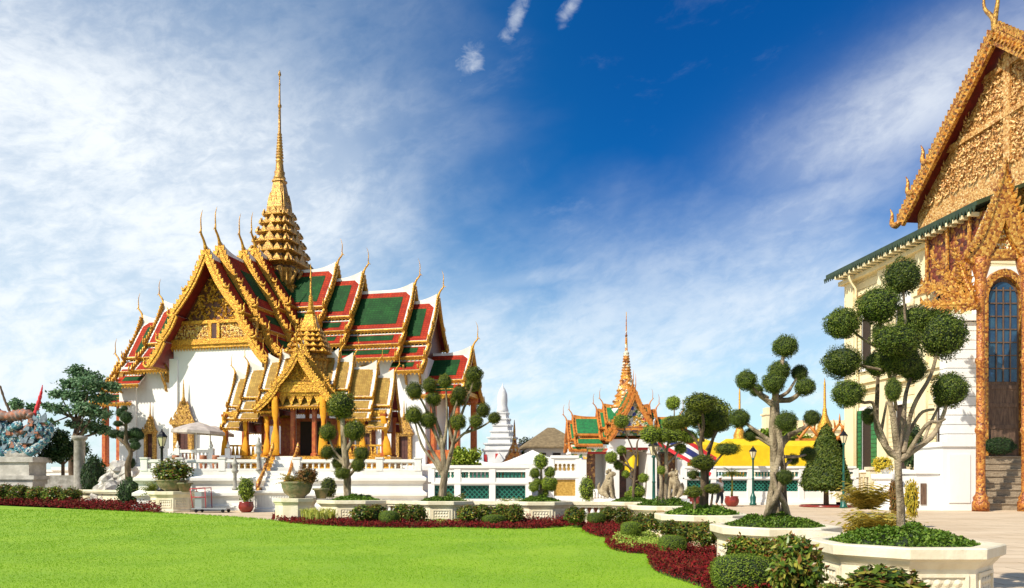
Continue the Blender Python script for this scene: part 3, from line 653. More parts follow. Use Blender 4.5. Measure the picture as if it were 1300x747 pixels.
def prasat_frame(root, x, y, z, w, h, ang=0.0, spire=2.6, name='window', door=M_DOOR):
    """gilded window/door with tiered pointed crown; centre bottom at (x, y, z), faces local -y turned by ang"""
    ca, sa = math.cos(ang), math.sin(ang)
    def T(a, b, c): return (x + a * ca - b * sa, y + a * sa + b * ca, z + c)
    mb = MB()
    for sg in (-1, 1):
        mb.box(sg * w * .5 - w * .13, sg * w * .5 + w * .13, -.30, 0.02, -.15, h, 0, T)
        mb.box(sg * w * .5 - w * .18, sg * w * .5 + w * .18, -.36, 0.02, -.3, -.15, 0, T)
    mb.box(-w * .8, w * .8, -.42, .02, -.5, -.3, 0, T)
    mb.box(-w * .68, w * .68, -.36, .02, h, h + .14, 0, T)
    zz = h + .14; r = w * .78
    for i in range(4):
        hh = spire * .125
        for rr, a0, a1 in ((r, 0, .35), (r * .86, .35, .7), (r * .74, .7, 1.0)):
            mb.box(-rr, rr, -.5 * (r / w) - .05 * (1 - a0), .02, zz + hh * a0, zz + hh * a1, 0, T)
        for u in (-1, -.5, 0, .5, 1):
            p = Vector(T(u * r * .9, -.5 * (r / w) - .03, zz + hh * .3)); o = Vector((ca, sa, 0)); q = w * .16
            mb.prism([p - o * q, p + o * q, p + Vector((0, 0, hh * 1.15))], [p - o * q + Vector((-sa, ca, 0)) * .08, p + o * q + Vector((-sa, ca, 0)) * .08, p + Vector((-sa * .08, ca * .08, hh * 1.15))], 0)
        zz += hh; r *= .69
    c = T(0, -.14, 0)
    mb.lathe([(r * .9, zz), (r * .6, zz + spire * .1), (r * .36, zz + spire * .16), (r * .3, zz + spire * .3), (.02, zz + spire * .56)], 8, (c[0], c[1], z), 0)
    f = mb.build(name, [M_GOLDDK], root)
    d = MB(); d.box(-w * .36, -.012, -.06, .01, -.15, h, 0, T); d.box(.012, w * .36, -.06, .01, -.15, h, 0, T); d.build('shutter', [door], f)
    return f
# ------------------------------------------------------------ ground
def sheet(name, pts, z, m, kind='structure', parent=None):
    me = bpy.data.meshes.new(name); me.from_pydata([(p[0], p[1], z) for p in pts], [], [tuple(range(len(pts)))]); me.materials.append(m)
    if me.polygons[0].normal.z < 0: me.flip_normals()
    o = link(name, me, parent); tag(o, kind=kind); return o
M_PAVE = mat('court_paving', (0.66, 0.52, 0.36), 0.85, col2=(0.56, 0.42, 0.27), vscale=0.35, bump=0.25, bscale=3.0, coord='Object', stretch=(1, 2.2, 1), tile=(1.5, .8, (0.26, 0.18, 0.10), 1), grime=((0.28, 0.19, 0.11), 0.6))
M_LAWN = mat('lawn', (0.25, 0.405, 0.009), 0.9, col2=(0.19, 0.345, 0.008), vscale=0.45, vdetail=14, bump=0.3, bscale=60, grime=((0.30, 0.33, 0.035), 0.6))
sheet('ground', [(-900, -60), (900, -60), (900, 2500), (-900, 2500)], 0.0, M_PAVE)
EDGE = [(-60, 640), (0, 640.5), (90, 645), (170, 649), (205, 651.5), (250, 654), (300, 657), (345, 661), (380, 665.5), (430, 668.5), (480, 670), (530, 670.5), (580, 670), (640, 671.5), (690, 671), (728, 668), (742, 670.5), (740, 675), (752, 680), (774, 684), (770, 690.5), (775, 697), (795, 702), (826, 705), (824, 713), (830, 724), (850, 733), (878, 742), (898, 751), (906, 775), (910, 850), (912, 1100)]
edge = [G(*p) for p in curve(EDGE, 4)]
LAWN_POLY = edge + [Vector((1.6, 1.0, 0)), Vector((1.6, -20, 0)), Vector((-70, -20, 0)), Vector((-70, 50, 0))]
sheet('lawn', LAWN_POLY, 0.006, M_LAWN)
# planting soil between lawn edge and planters
soil = [G(*p) for p in curve(EDGE[7:], 4)]
sheet('bed_soil', soil + [Vector((4.2, 1.0, 0)), Vector((4.2, 9.9, 0)), Vector((3.9, 13.5, 0)), Vector((3.8, 18, 0)), Vector((3.9, 24, 0)), Vector((3.8, 28.0, 0)), Vector((1, 28.6, 0)), Vector((-3, 29.2, 0)), Vector((-8.5, 30.8, 0)), Vector((-9.6, 31.4, 0))], 0.010, M_SOIL)
soil2 = [G(*p) for p in curve(EDGE[:5], 4)]
sheet('border_soil', [soil2[0] + Vector((0, 8, 0))] + soil2 + [Vector((-17.6, 40.2, 0)), Vector((-36, 56, 0)), Vector((-52, 63, 0))], 0.010, M_SOIL)

# grass blades over the near lawn
def in_poly(x, y, P):
    c = False; j = len(P) - 1
    for i in range(len(P)):
        if (P[i].y > y) != (P[j].y > y) and x < (P[j].x - P[i].x) * (y - P[i].y) / (P[j].y - P[i].y) + P[i].x: c = not c
        j = i
    return c
def grass():
    rs = random.Random(3); mb = MB(); n = 0
    while n < 100000:
        D = 1.0 / (1.0 / 11.0 + (1.0 / 42.0 - 1.0 / 11.0) * rs.random() ** 0.8); px = rs.uniform(-5, 960)
        x = (px - 650) * D / F
        if not in_poly(x, D, LAWN_POLY): continue
        if noise.noise(Vector((x * .5, D * .5, 1.7))) * .5 + .62 < rs.random() * .8: continue
        n += 1; s = D / F; h = max(0.022, s * 1.3) * rs.uniform(.5, 1.2); w = max(0.004, s * 0.45); a = rs.uniform(0, 3.14)
        ox, oy = math.cos(a) * w, math.sin(a) * w; lx, ly = rs.uniform(-.6, .6) * h, rs.uniform(-.6, .6) * h
        mb.add([(x - ox, D - oy, .006), (x + ox, D + oy, .006), (x + lx, D + ly, h)], [(0, 1, 2)], 0)
    for i in range(len(edge) - 1):                       # ragged longer blades along the lawn's border
        a, b = edge[i], edge[i + 1]; L = (b - a).length
        if a.y > 45 or a.y < 7: continue
        for q in range(int(L * 60)):
            p = a + (b - a) * rs.random() + Vector((rs.uniform(-.06, .05), rs.uniform(-.07, .05), 0)); s = a.y / F; h = rs.uniform(.02, .07) + s * .6; w = max(.004, s * .4); an = rs.uniform(0, 3.14)
            mb.add([(p.x - math.cos(an) * w, p.y - math.sin(an) * w, .004), (p.x + math.cos(an) * w, p.y + math.sin(an) * w, .004), (p.x + rs.uniform(-.04, .04), p.y + rs.uniform(-.04, .04), h)], [(0, 1, 2)], 0)
    o = mb.build('grass', [L_GRASS]); tag(o, kind='stuff')
grass()

# ------------------------------------------------------------ the white terrace
T_D, T_X0, T_X1, T_H = 41.0, -19.35, -4.7, 2.05
terr = thing('terrace', 'long white stucco terrace with stepped mouldings carrying the great hall and gold pavilion', 'terrace', (0, T_D, 0))
mb = MB()
prof = [(.34, 0), (.34, .22), (.28, .27), (.12, .34), (.12, .62), (.20, .70), (.30, .76), (.30, .90), (.20, .96), (.06, 1.05), (.06, 1.36), (.16, 1.46), (.26, 1.54), (.26, 1.68), (.14, 1.76), (.02, 1.80), (.02, T_H)]
mb.loft([[(T_X0 - o, -o, z), (T_X1 + o, -o, z), (T_X1 + o, 14, z), (T_X0 - o, 14, z)] for o, z in prof], 0, cap0=False)
mb.build('platform', [M_WHITE], terr)
STX0, STX1 = -12.75, -11.55     # the stair gap
def balustrade(root, x0, x1, y, z, h, step, posts, mr, mbal, along=(1, 0), nb=0.11):
    """rail + base + posts + balusters along x (or y)"""
    L = x1 - x0
    def T(x, yy, zz): return (x, y + yy, zz) if along == (1, 0) else (y + yy, x, zz)
    m = MB(); m.box(x0, x1, -.14, .14, z + h - .15, z + h, 0, T); m.box(x0, x1, -.10, .10, z + h - .20, z + h - .15, 0, T); m.box(x0, x1, -.15, .15, z, z + .12, 0, T)
    m.build('rail', [mr], root)
    for p in posts:
        q = MB(); q.box(p - .17, p + .17, -.17, .17, z, z + h + .03, 0, T); q.box(p - .21, p + .21, -.21, .21, z + h + .03, z + h + .10, 0, T); q.build('post', [mr], root)
    b = MB(); b.lathe([(.05, 0), (.05, .05), (.035, .08), (.065, .17), (.05, .26), (.032, .32), (.05, .36), (.05, h - .32)], 8)
    me = b.mesh('baluster', [mbal]); n = int(L / step)
    for i in range(n):
        x = x0 + (i + .5) * L / n
        if any(abs(x - p) < .24 for p in posts): continue
        link('baluster', me, root, T(x, 0, z + .12), (1.0, 1.0, 1.0))
B1 = thing('balustrade', 'white balustrade along the terrace edge, left of the small gold stair', 'balustrade', (0, T_D, T_H), 0, 'terrace balustrades')
balustrade(B1, T_X0, STX0 - .1, .12, 0, .60, .30, [T_X0 + .2, -17.3, -15.1, STX0 - .35], M_WHITE, M_WHITE)
B2 = thing('balustrade', 'white balustrade along the terrace edge, right of the small gold stair', 'balustrade', (0, T_D, T_H), 0, 'terrace balustrades')
balustrade(B2, STX1 + .1, T_X1, .12, 0, .60, .30, [STX1 + .35, -9.3, -6.9, T_X1 - .2], M_WHITE, M_WHITE)
# white ochre-backed upper step behind the balustrade is the hall's own base; the stair with gilded rails
st = thing('stair', 'narrow white stair with gilded serpent rails up to the gold pavilion', 'stair', (-12.15, T_D, 0))
mb = MB()
for i in range(9): mb.box(-.55, .55, -1.0 + i * .28, 2.6, 1.05 + .2 * i, 1.05 + .2 * (i + 1), 0)
mb.build('steps', [M_WHITE], st)
for sg in (-1, 1):
    b = MB(); P = [(sg * .68, -1.25, 1.22, .10), (sg * .68, -1.05, 1.5, .12), (sg * .68, -.4, 1.95, .09), (sg * .68, .3, 2.6, .10), (sg * .68, .9, 3.02, .09), (sg * .68, 1.2, 3.35, .10), (sg * .68, 1.25, 3.6, .03)]
    c = curve(P, 4); b.tube([q[:3] for q in c], [q[3] for q in c], 8); b.box(sg * .68 - .08, sg * .68 + .08, -1.3, 1.2, 1.05, 1.2); b.build('serpent_rail', [M_ORANGEGOLD], st)
bs = MB(); bs.loft([[(-1.15 - o, -2.0 - o, z), (1.15 + o, -2.0 - o, z), (1.15 + o, -.36, z), (-1.15 - o, -.36, z)] for o, z in ((.12, 0), (.12, .15), (0, .2), (0, .82), (.06, .86), (.14, .94), (.14, 1.05))], 0, cap0=False)
for i in range(18):
    x = -1.1 + i * 2.2 / 17; bs.box(x - .025, x + .025, -2.03, -2.0, .24, .78)
bs.build('stair_base', [M_WHITE], st)
for x, lab in ((-13.15, 'stone lantern finial on a white post left of the gold stair'), (-14.1, 'small stone lantern post on the stair landing, lower one')):
    l = thing('stone_lantern', lab, 'stone lantern', (x, T_D - .9 if x < -13.5 else T_D - .1, 1.05 if x < -13.5 else 2.05), 0, 'stone lanterns by the stair')
    b = MB(); b.lathe([(.16, 0), (.16, .12), (.09, .16), (.09, .85), (.16, .92), (.19, 1.0), (.13, 1.06), (.14, 1.28), (.2, 1.34), (.1, 1.45), (.06, 1.56), (.07, 1.62), (.01, 1.78)], 8); b.build('shaft', [M_GREYST], l)

# ------------------------------------------------------------ the great hall
HA = R(-13.0); HC = (-20.65, 70.0)
hall = thing('throne_hall', 'great white cross-shaped hall with tiered green and red tiled roofs and tall gilded spire', 'temple hall', (HC[0], HC[1], 0), HA)
HM = [M_ROOFWHITE, M_TRED, M_TGREEN, M_GOLD, M_SOFFIT, M_DKGROUND, M_GOLD]
TP = [(0, 0, 2.35, -3.65), (2.2, -3.95, 3.25, -5.05), (3.1, -5.3, 4.15, -6.3)]
FP = [(0, 0, 2.85, -4.3), (2.65, -4.35, 3.85, -6.2), (3.7, -6.3, 4.95, -8.1)]
# front arm (towards the lawn) steps up towards the spire
roof_arm(hall, (0, 0), -math.pi / 2, [(0, 3.9, 20.6), (3.2, 5.7, 19.9), (5.0, 8.97, 19.35), (8.2, 10.8, 18.5)], FP, HM, bw=.46, wm=.20, wb=1.25, pedi=(3.75, -6.0), ped_rec=1.35, fin=2.9, teeth=.40)
roof_arm(hall, (0, 0), 0.0, [(1.0, 5.45, 19.9), (5.0, 7.9, 18.95), (7.4, 12.6, 17.7), (12.0, 14.7, 16.6), (13.5, 17.7, 12.1, [(0, 0, 2.2, -2.4), (2.05, -2.65, 3.3, -3.7)])], TP, HM, bw=.36, wm=.20, wb=.60, ped_rec=.7, fin=2.3, lift=.55)
roof_arm(hall, (0, 0), math.pi, [(1.0, 5.45, 19.9), (5.0, 7.9, 18.95), (7.4, 11.7, 17.4), (11.2, 13.9, 16.2), (12.6, 16.4, 12.1, [(0, 0, 2.2, -2.4), (2.05, -2.65, 3.3, -3.7)])], TP, HM, bw=.36, wm=.20, wb=.60, ped_rec=.7, fin=2.3, lift=.55)
roof_arm(hall, (0, 0), math.pi / 2, [(0, 3.9, 20.6), (3.2, 9, 19.2)], FP, HM, bw=.5)
mb = MB()
def wall_box(x0, x1, y0, y1, z0, z1, m=0): mb.box(x0, x1, y0, y1, z0, z1, m)
wall_box(-3.72, 3.72, -9.55, 10, 2.0, 12.45)          # nave
wall_box(-13.8, 14.6, -3.05, 3.05, 2.0, 11.6)
wall_box(-4.1, 4.1, -9.75, -9.35, 2.0, 4.0); wall_box(-4.0, -3.3, -9.72, -9.5, 4.0, 11.0); wall_box(3.3, 4.0, -9.72, -9.5, 4.0, 11.0)
wall_box(12.9, 14.75, -3.2, -2.6, 2.0, 11.0); wall_box(-13.9, -12.2, -3.2, -2.6, 2.0, 11.0)
wall_box(-15.9, 17.0, -2.4, 2.4, 2.0, 3.0)
mb.build('wall', [M_WALLW], hall)
# stepped base under the hall
mb = MB()
mb.loft([[(-19 - o, -5 - o, z), (19 + o, -5 - o, z), (19 + o, 6, z), (-19 - o, 6, z)] for o, z in ((.3, 0), (.3, 1.2), (0, 1.5), (0, 2.2), (.2, 2.4), (.2, 2.7))], 0)
mb.loft([[(-5 - o, -10.6 - o, z), (5 + o, -10.6 - o, z), (5 + o, -4, z), (-5 - o, -4, z)] for o, z in ((.3, 0), (.3, 1.2), (0, 1.5), (0, 2.2), (.2, 2.4), (.2, 2.9))], 0)
mb.build('base', [M_WHITE], hall)
# gilded cornice below the front pediment and brackets
mb = MB()
mb.box(-3.9, 3.9, -9.9, -9.56, 12.0, 12.42); mb.box(-3.85, 3.85, -9.78, -9.56, 11.75, 12.0)
for i in range(30):
    x = -3.75 + i * 7.5 / 29; mb.add([(x - .1, -9.7, 11.75), (x + .1, -9.7, 11.75), (x, -9.66, 11.52)], [(0, 1, 2)])
mb.build('cornice', [M_GOLD], hall)
pm = MB(); pm.box(-3.6, 3.6, -9.72, -9.5, 12.42, 13.6); pm.build('pediment_frieze', [M_CARVED], hall)
f2 = MB(); f2.box(-3.7, 3.7, -9.85, -9.5, 13.6, 13.85)
for x in (-.35, .35): f2.box(x - .12, x + .12, -9.84, -9.6, 12.42, 13.6)
f2.box(-.2, .2, -9.80, -9.6, 12.42, 13.6, 1); f2.build('frieze_moulding', [M_GOLD, M_DOOR], hall)
for x, y in ((-3.9, -9.3), (3.9, -9.3), (3.95, -7.2), (3.95, -5.2), (13.2, -3.2), (9.5, -3.2), (-9.0, -3.2), (14.4, -3.2), (-13.6, -3.2)):
    b = MB()
    if abs(x) < 5: ox = .75 if x > 0 else -.75; oy = 0
    else: ox = 0; oy = -.8
    P = [(x, y, 9.3, .07), (x + ox * .25, y + oy * .25, 9.4, .12), (x + ox * .35, y + oy * .35, 9.8, .12), (x + ox * .8, y + oy * .8, 10.3, .11), (x + ox * 1.1, y + oy * 1.1, 10.8, .07)]
    c = curve(P, 3); b.tube([q[:3] for q in c], [q[3] for q in c], 6); b.box(x - .24, x + .24, y - .2, y + .2, 10.5, 11.0); b.box(x - .17, x + .17, y - .15, y + .15, 10.1, 10.5); b.build('eave_bracket', [M_GOLDDK], hall)
# gilded windows and door surrounds
prasat_frame(hall, -2.6, -9.76, 2.9, 1.30, 2.8, 0, 3.3, 'window')
prasat_frame(hall, 13.0, -3.25, 3.0, 1.05, 2.1, 0, 2.6, 'window')
prasat_frame(hall, -10.7, -3.1, 3.2, .85, 2.4, 0, 2.5, 'window')
prasat_frame(hall, 9.6, -3.1, 3.2, 1.2, 2.2, 0, 3.4, 'window')
# end porches with red columns
for sx in (1, -1):
    for x in ((15.2, 17.2) if sx > 0 else (14.4, 15.9)):
        for y in (-2.5, 2.5):
            b = MB(); b.loft([redent(r, z, (sx * x, y)) for r, z in ((.36, 2.7), (.36, 3.0), (.26, 3.05), (.24, 8.2), (.36, 8.4), (.40, 8.7))]); b.build('column', [M_REDLAC], hall)
    b = MB(); b.box(sx * 14.2, sx * (17.6 if sx > 0 else 16.2), -2.8, 2.8, 8.6, 8.95); b.build('porch_beam', [M_GOLD], hall)
    b = MB(); b.box(sx * 14.1, sx * 14.25, -1.6, 1.6, 2.7, 8.5); b.build('porch_wall', [M_WALLW], hall)
    b = MB(); b.box(sx * 14.6, sx * (17.4 if sx > 0 else 16.0), -2.7, -2.55, 2.7, 4.0); (b.build('porch_railing', [M_REDLAC], hall) if sx > 0 else None)
# crossing drum and spire
mb = MB(); mb.loft([redent(r, z) for r, z in ((2.1, 15), (2.1, 18.2), (2.3, 18.4), (1.9, 18.5), (1.9, 20.0))], 0)
for k in range(4):
    an = k * math.pi / 2
    for u in (-.8, 0, .8):
        o = Vector((math.cos(an), math.sin(an), 0)); sd = Vector((-math.sin(an), math.cos(an), 0)); p = o * 1.90 + sd * (u * 1.1)
        mb.prism([p - sd * .30 + Vector((0, 0, 18.55)), p + sd * .30 + Vector((0, 0, 18.55)), p + sd * .30 + Vector((0, 0, 19.7)), p - sd * .30 + Vector((0, 0, 19.7))], [q + o * .03 for q in (p - sd * .30 + Vector((0, 0, 18.55)), p + sd * .30 + Vector((0, 0, 18.55)), p + sd * .30 + Vector((0, 0, 19.7)), p - sd * .30 + Vector((0, 0, 19.7)))], 1)
        for w in (-.42, .42):
            q = p + sd * w; mb.tube([q + Vector((0, 0, 18.5)), q + o * .15 + Vector((0, 0, 19.1)), q + o * .5 + Vector((0, 0, 19.9))], [.10, .14, .16], 6)
mb.build('spire_base', [M_GOLDDK, M_DARK], hall)
M_NECK = mat('neck_recess_shade', (0.15, 0.065, 0.028), 0.4, col2=(0.07, 0.035, 0.02), vscale=14, bump=0.5, bscale=20)  # dark brown puts the recess shade between spire tiers into the neck colour
SPM = [M_GOLDDK, M_GOLD, M_NECK]
tz = [20.0, 21.0, 21.95, 22.85, 23.7, 24.5, 25.3]; tr = [2.25, 2.02, 1.78, 1.55, 1.33, 1.13, .95]
mondop_spire(hall, (0, 0), list(zip(tz, tr)), [(25.2, .86), (25.6, .90), (26.4, .72), (27.3, .56), (27.9, .47), (28.0, .56), (28.15, .54)],
             [(28.1, .48), (28.4, .54), (28.6, .42)] + [(z, r) for z, r in [(28.9, .47), (29.0, .37), (29.8, .30), (29.9, .36), (30.0, .29)]] + ringed(30.1, .34, 32.4, .18, 9) + [(32.4, .13), (34.6, .10), (34.7, .17), (34.85, .17), (35.0, .09), (36.6, .065), (36.7, .10), (36.85, .06), (37.4, .05), (37.55, .14), (37.75, .10), (38.0, .01)], SPM, ante=5)

# ------------------------------------------------------------ small gold pavilion on the terrace
PV = thing('gold_pavilion', 'small gilded open pavilion with ochre tiled tiered roofs on the terrace', 'pavilion', (-11.75, 46.0, T_H), R(-3.0))
PM = [M_ROOFWHITE, M_GOLDDK, M_TGOLD, M_GOLD, M_SOFFIT, M_DKGROUND, M_GOLD]
SP = [(0, 0, 1.15, -1.75), (1.05, -1.9, 1.55, -2.5), (1.48, -2.62, 1.95, -3.05)]
kw = dict(S=.5, wm=.17, wb=.05, bw=.20, fin=1.15, lift=.42, teeth=.36, chamf=.5)
zb = -T_H
roof_arm(PV, (0, 0), 0.0, [(0, 1.66, 8.75 + zb), (1.5, 2.5, 8.5 + zb), (2.4, 3.9, 8.05 + zb), (3.8, 4.9, 7.55 + zb)], SP, PM, ped_rec=.3, **kw)
roof_arm(PV, (0, 0), math.pi, [(0, 1.66, 8.75 + zb), (1.5, 2.5, 8.5 + zb), (2.4, 3.6, 8.05 + zb), (3.5, 4.4, 7.55 + zb)], SP, PM, ped_rec=.3, **kw)
GP = [(0, 0, 1.3, -1.75), (1.25, -1.78, 2.35, -3.0)]
kw2 = dict(kw); kw2.update(bw=.34, fin=1.3, wm=.12)
roof_arm(PV, (0, 0), -math.pi / 2, [(0, 1.5, 8.95 + zb), (1.4, 2.3, 8.6 + zb)], GP, PM, pedi=(1.1, -1.62), ped_rec=.35, **kw2)
roof_arm(PV, (0, 0), math.pi / 2, [(0, 1.8, 8.9 + zb)], GP, PM, ped_rec=.35, **kw2)
mb = MB()       # gilded base with mouldings
for o, z0, z1 in ((.25, 0, .25), (.12, .25, .45), (.3, .45, .62), (.1, .62, .86)):
    mb.box(-4.75 - o, 4.95 + o, -1.6 - o, 1.6 + o, z0, z1); mb.box(-1.9 - o, 1.9 + o, -2.1 - o, -1.5, z0, z1 - .004)
mb.build('base', [M_GOLD], PV)
colxy = [(x, y) for x in (-4.5, -3.3, -2.1, 2.1, 3.4, 4.6) for y in (-1.35, 1.35)] + [(-1.35, -1.95), (1.35, -1.95), (-.62, -1.3), (.62, -1.3), (-.6, 1.3), (.6, 1.3)]
for x, y in colxy:
    b = MB(); top = 3.25 if abs(x) > 2 else 4.42
    b.loft([redent(r, z, (x, y)) for r, z in ((.19, .86), (.19, 1.0), (.13, 1.05), (.12, top - .3), (.2, top - .12), (.22, top))]); b.build('column', [M_REDLAC], PV)
for x0, x1 in ((-4.6, -1.4), (1.4, 4.7)):
    b = MB(); b.box(x0, x1, -1.50, -1.30, 3.15, 3.4); b.box(x0, x1, 1.3, 1.5, 3.15, 3.4); b.build('beam', [M_GOLD], PV)
    b = MB()
    b.box(x0, x1, -1.48, -1.36, 1.42, 1.52); b.box(x0, x1, -1.48, -1.36, .87, .95)
    n = 14
    for i in range(n):
        x = x0 + (i + .5) * (x1 - x0) / n; b.prism([(x - .10, -1.44, .95), (x + .10, -1.44, .95), (x + .04, -1.44, 1.42), (x - .04, -1.44, 1.42)], [(x - .10, -1.40, .95), (x + .10, -1.40, .95), (x + .04, -1.40, 1.42), (x - .04, -1.40, 1.42)])
    b.build('railing', [M_GOLD], PV)
b = MB(); b.box(-1.5, 1.5, -2.1, -1.8, 4.42, 4.85); b.box(-1.45, 1.45, -2.0, -1.85, 4.25, 4.42)
for u in (-1.0, -.5, 0, .5, 1.0):
    b.prism([(u - .26, -1.95, 4.27), (u + .26, -1.95, 4.27), (u + .12, -1.95, 3.98), (u, -1.95, 3.62), (u - .12, -1.95, 3.98)], [(u - .26, -1.90, 4.27), (u + .26, -1.90, 4.27), (u + .12, -1.90, 3.98), (u, -1.90, 3.62), (u - .12, -1.90, 3.98)])
b.build('hanging_valance', [M_GOLD], PV)
b = MB(); b.box(-2.0, 2.0, .9, 1.0, .86, 3.2); b.box(-.9, .9, .86, .9, 1.0, 3.0, 1); b.build('back_screen', [M_REDLAC, M_DARK], PV)
for x in (-.9, .9): b = MB(); b.box(x - .14, x + .14, -.5, -.3, .86, 3.6); b.build('inner_panel', [M_WALLW], PV)
# the body under the little spire
b = MB(); b.loft([redent(r, z) for r, z in ((1.15, 5.2), (1.15, 6.3), (1.3, 6.45), (1.05, 6.5), (.95, 6.75))]); b.build('spire_base', [M_GOLDDK], PV)
tz = [6.7, 7.05, 7.38, 7.7, 8.0, 8.28]; tr = [1.22, 1.05, .90, .76, .64, .54]
mondop_spire(PV, (0, 0), list(zip(tz, tr)), [(8.25, .46), (8.4, .48), (8.8, .36), (9.15, .28), (9.2, .32)], [(9.2, .25), (9.4, .24)] + ringed(9.45, .20, 10.3, .10, 7) + [(10.3, .06), (11.3, .045), (11.35, .075), (11.42, .045), (12.2, .01)], [M_GOLD, M_GOLDDK, M_NECK], ante=5)
# gathered orange curtains tied to the columns
def drape(name, label, x, y, z0, z1, w, root_loc, lean=0.0):
    b = MB(); rings = []; n = 16
    for i in range(10):
        t = i / 9; z = z1 + (z0 - z1) * t
        g = 1.0 - .62 * math.exp(-((t - .48) / .13) ** 2); r0 = w * (.75 + .45 * t) * g
        cx = x + lean * t + .05 * math.sin(t * 3)
        rings.append([(cx + math.cos(2 * math.pi * j / n) * r0 * (1 + .22 * math.sin(j * 4 * math.pi / 4)), y - .18 + math.sin(2 * math.pi * j / n) * r0 * .55 * (1 + .22 * math.cos(j * math.pi)), z) for j in range(n)])
    b.loft(rings, 0, smooth=True); o = b.build(name, [M_CLOTHOR]); o.location = root_loc
    tag(o, label, 'curtain', 'orange curtains of the gold pavilion'); return o
dp = [(-4.5, 'orange curtain gathered at the leftmost corner column of the gold pavilion', 3.1, .15), (-3.3, 'orange curtain on the second column from the left of the gold pavilion', 3.1, .15), (-2.05, 'orange curtain on the column just left of the pavilion entrance', 3.1, .17), (-1.35, 'long orange curtain at the left side of the pavilion entrance', 4.2, .22), (1.35, 'long orange curtain at the right side of the pavilion entrance', 4.2, .22), (2.1, 'orange curtain on the column just right of the pavilion entrance', 3.1, .15), (3.4, 'orange curtain behind the ball topiary at the right of the pavilion', 3.1, .17), (4.6, 'orange curtain swept aside at the rightmost column of the gold pavilion', 3.1, .2)]
for x, lab, zt, w in dp:
    yy = -2.05 if abs(x) == 1.35 else -1.42
    p = Vector((x, yy, 0)); p.rotate(Euler((0, 0, R(-3.0))))
    drape('curtain', lab, 0, 0, .9, zt, w, (PV.location.x + p.x, PV.location.y + p.y - .05, T_H), .25 if x > 4 else 0)
# ------------------------------------------------------------ gatehouse with green roofs and a pointed spire
GH = thing('gatehouse', 'small white gatehouse with bright green and orange roofs and a pointed orange spire', 'gatehouse', (7.98, 55, 0), R(4.0))
GM = [M_TORANGE, M_TORANGE, M_TGREEN2, M_TORANGE, M_TORANGE, M_MOSAIC, M_MOSAIC]
gk = dict(S=.5, wm=.05, wb=.08, bw=.24, fin=1.15, lift=.12, teeth=.5, chamf=0, ped_rec=.25, hooks=True)
GPF = [(0, 0, .95, -1.25), (.9, -1.45, 1.35, -1.95)]
for an in (0.0, math.pi): roof_arm(GH, (0, 0), an, [(0, 1.55, 6.7), (.4, 2.0, 6.35), (1.9, 3.7, 5.9), (3.0, 4.1, 5.55)], GPF, GM, **gk)
GP2 = [(0, 0, 1.35, -2.35), (1.25, -2.45, 1.7, -3.1)]
roof_arm(GH, (0, 0), -math.pi / 2, [(0, 1.9, 7.75), (1.2, 2.6, 7.35)], GP2, GM, pedi=(1.28, -2.4), **gk)
roof_arm(GH, (0, 0), math.pi / 2, [(0, 2.4, 7.3)], GP2, GM, **gk)
mb = MB()
for x0, x1, y0, y1 in ((-4.0, -3.0, -1.15, 1.15), (-1.55, -.95, -2.2, 1.15), (1.0, 1.6, -2.2, 1.15), (3.3, 4.0, -1.15, 1.15)):
    mb.box(x0, x1, y0, y1, .0, 3.75); mb.box(x0 - .07, x1 + .07, y0 - .07, y1 + .07, 0, .35); mb.box(x0 - .06, x1 + .06, y0 - .06, y1 + .06, 3.35, 3.5)
mb.box(-4.0, 4.0, .9, 1.15, 0, 3.7); mb.box(-3.0, -1.55, -1.1, -.95, 0, .95); mb.box(1.6, 3.3, -1.1, -.95, 0, .95)
mb.box(-1.6, 1.65, -2.25, -1.9, 3.75, 4.3); mb.box(-4.05, -1.6, -1.18, -.9, 3.72, 3.95); mb.box(1.65, 4.05, -1.18, -.9, 3.72, 3.95)
mb.box(-4.0, 4.0, -1.0, 1.0, 3.66, 3.72)
mb.build('wall', [M_WALLW], GH)
b = MB(); b.box(-4.02, 4.02, -1.20, -1.15, 3.5, 3.72)
for x0, x1 in ((-4.0, -3.0), (3.3, 4.0)): b.box(x0 - .03, x1 + .03, -1.19, -1.15, 3.0, 3.5)
b.build('mosaic_band', [M_MOSAIC], GH)
b = MB(); b.box(-3.0, -2.3, -.6, -.5, .95, 3.4); b.build('lattice_door', [M_LATTICEBR], GH)
b = MB(); b.box(2.3, 3.3, -.6, -.5, .95, 3.4); b.build('lattice_door', [M_LATTICEBR], GH)
b = MB(); b.box(-.95, .1, .5, .6, 0, 3.6); b.box(.6, 1.0, .5, .6, 0, 3.6); b.build('door', [M_DOOR], GH)
b = MB(); b.box(-3.0, -1.55, -1.0, -.9, 3.35, 3.5); b.box(-1.0, 1.0, -2.1, -2.0, 3.6, 3.75); b.build('lintel', [M_REDTRIM], GH)
for x0, x1 in ((-3.0, -1.55), (1.6, 3.3)):
    n = 7
    for i in range(n): b = MB(); x = x0 + (i + .5) * (x1 - x0) / n; b.lathe([(.05, .28), (.08, .45), (.04, .62), (.07, .85)], 8, (x, -1.16, 0)); b.build('baluster', [M_WALLW], GH)
b = MB(); b.lathe([(1.0, 5.6), (1.05, 6.3), (1.12, 6.5), (1.0, 6.55)], 20); b.build('spire_base', [M_PRANG], GH)
b = MB(); prof = []; z = 6.5; r = 1.12
for i in range(7):
    h = .42 - .02 * i; r2 = r * .84; prof += [(r * .9, z), (r * 1.03, z + h * .2), (r * 1.03, z + h * .45), (r * .9, z + h * .55), (r2 * .92, z + h)]; z += h; r = r2
b.lathe(prof, 20); b.build('spire_tier', [M_SPIRETILE], GH)
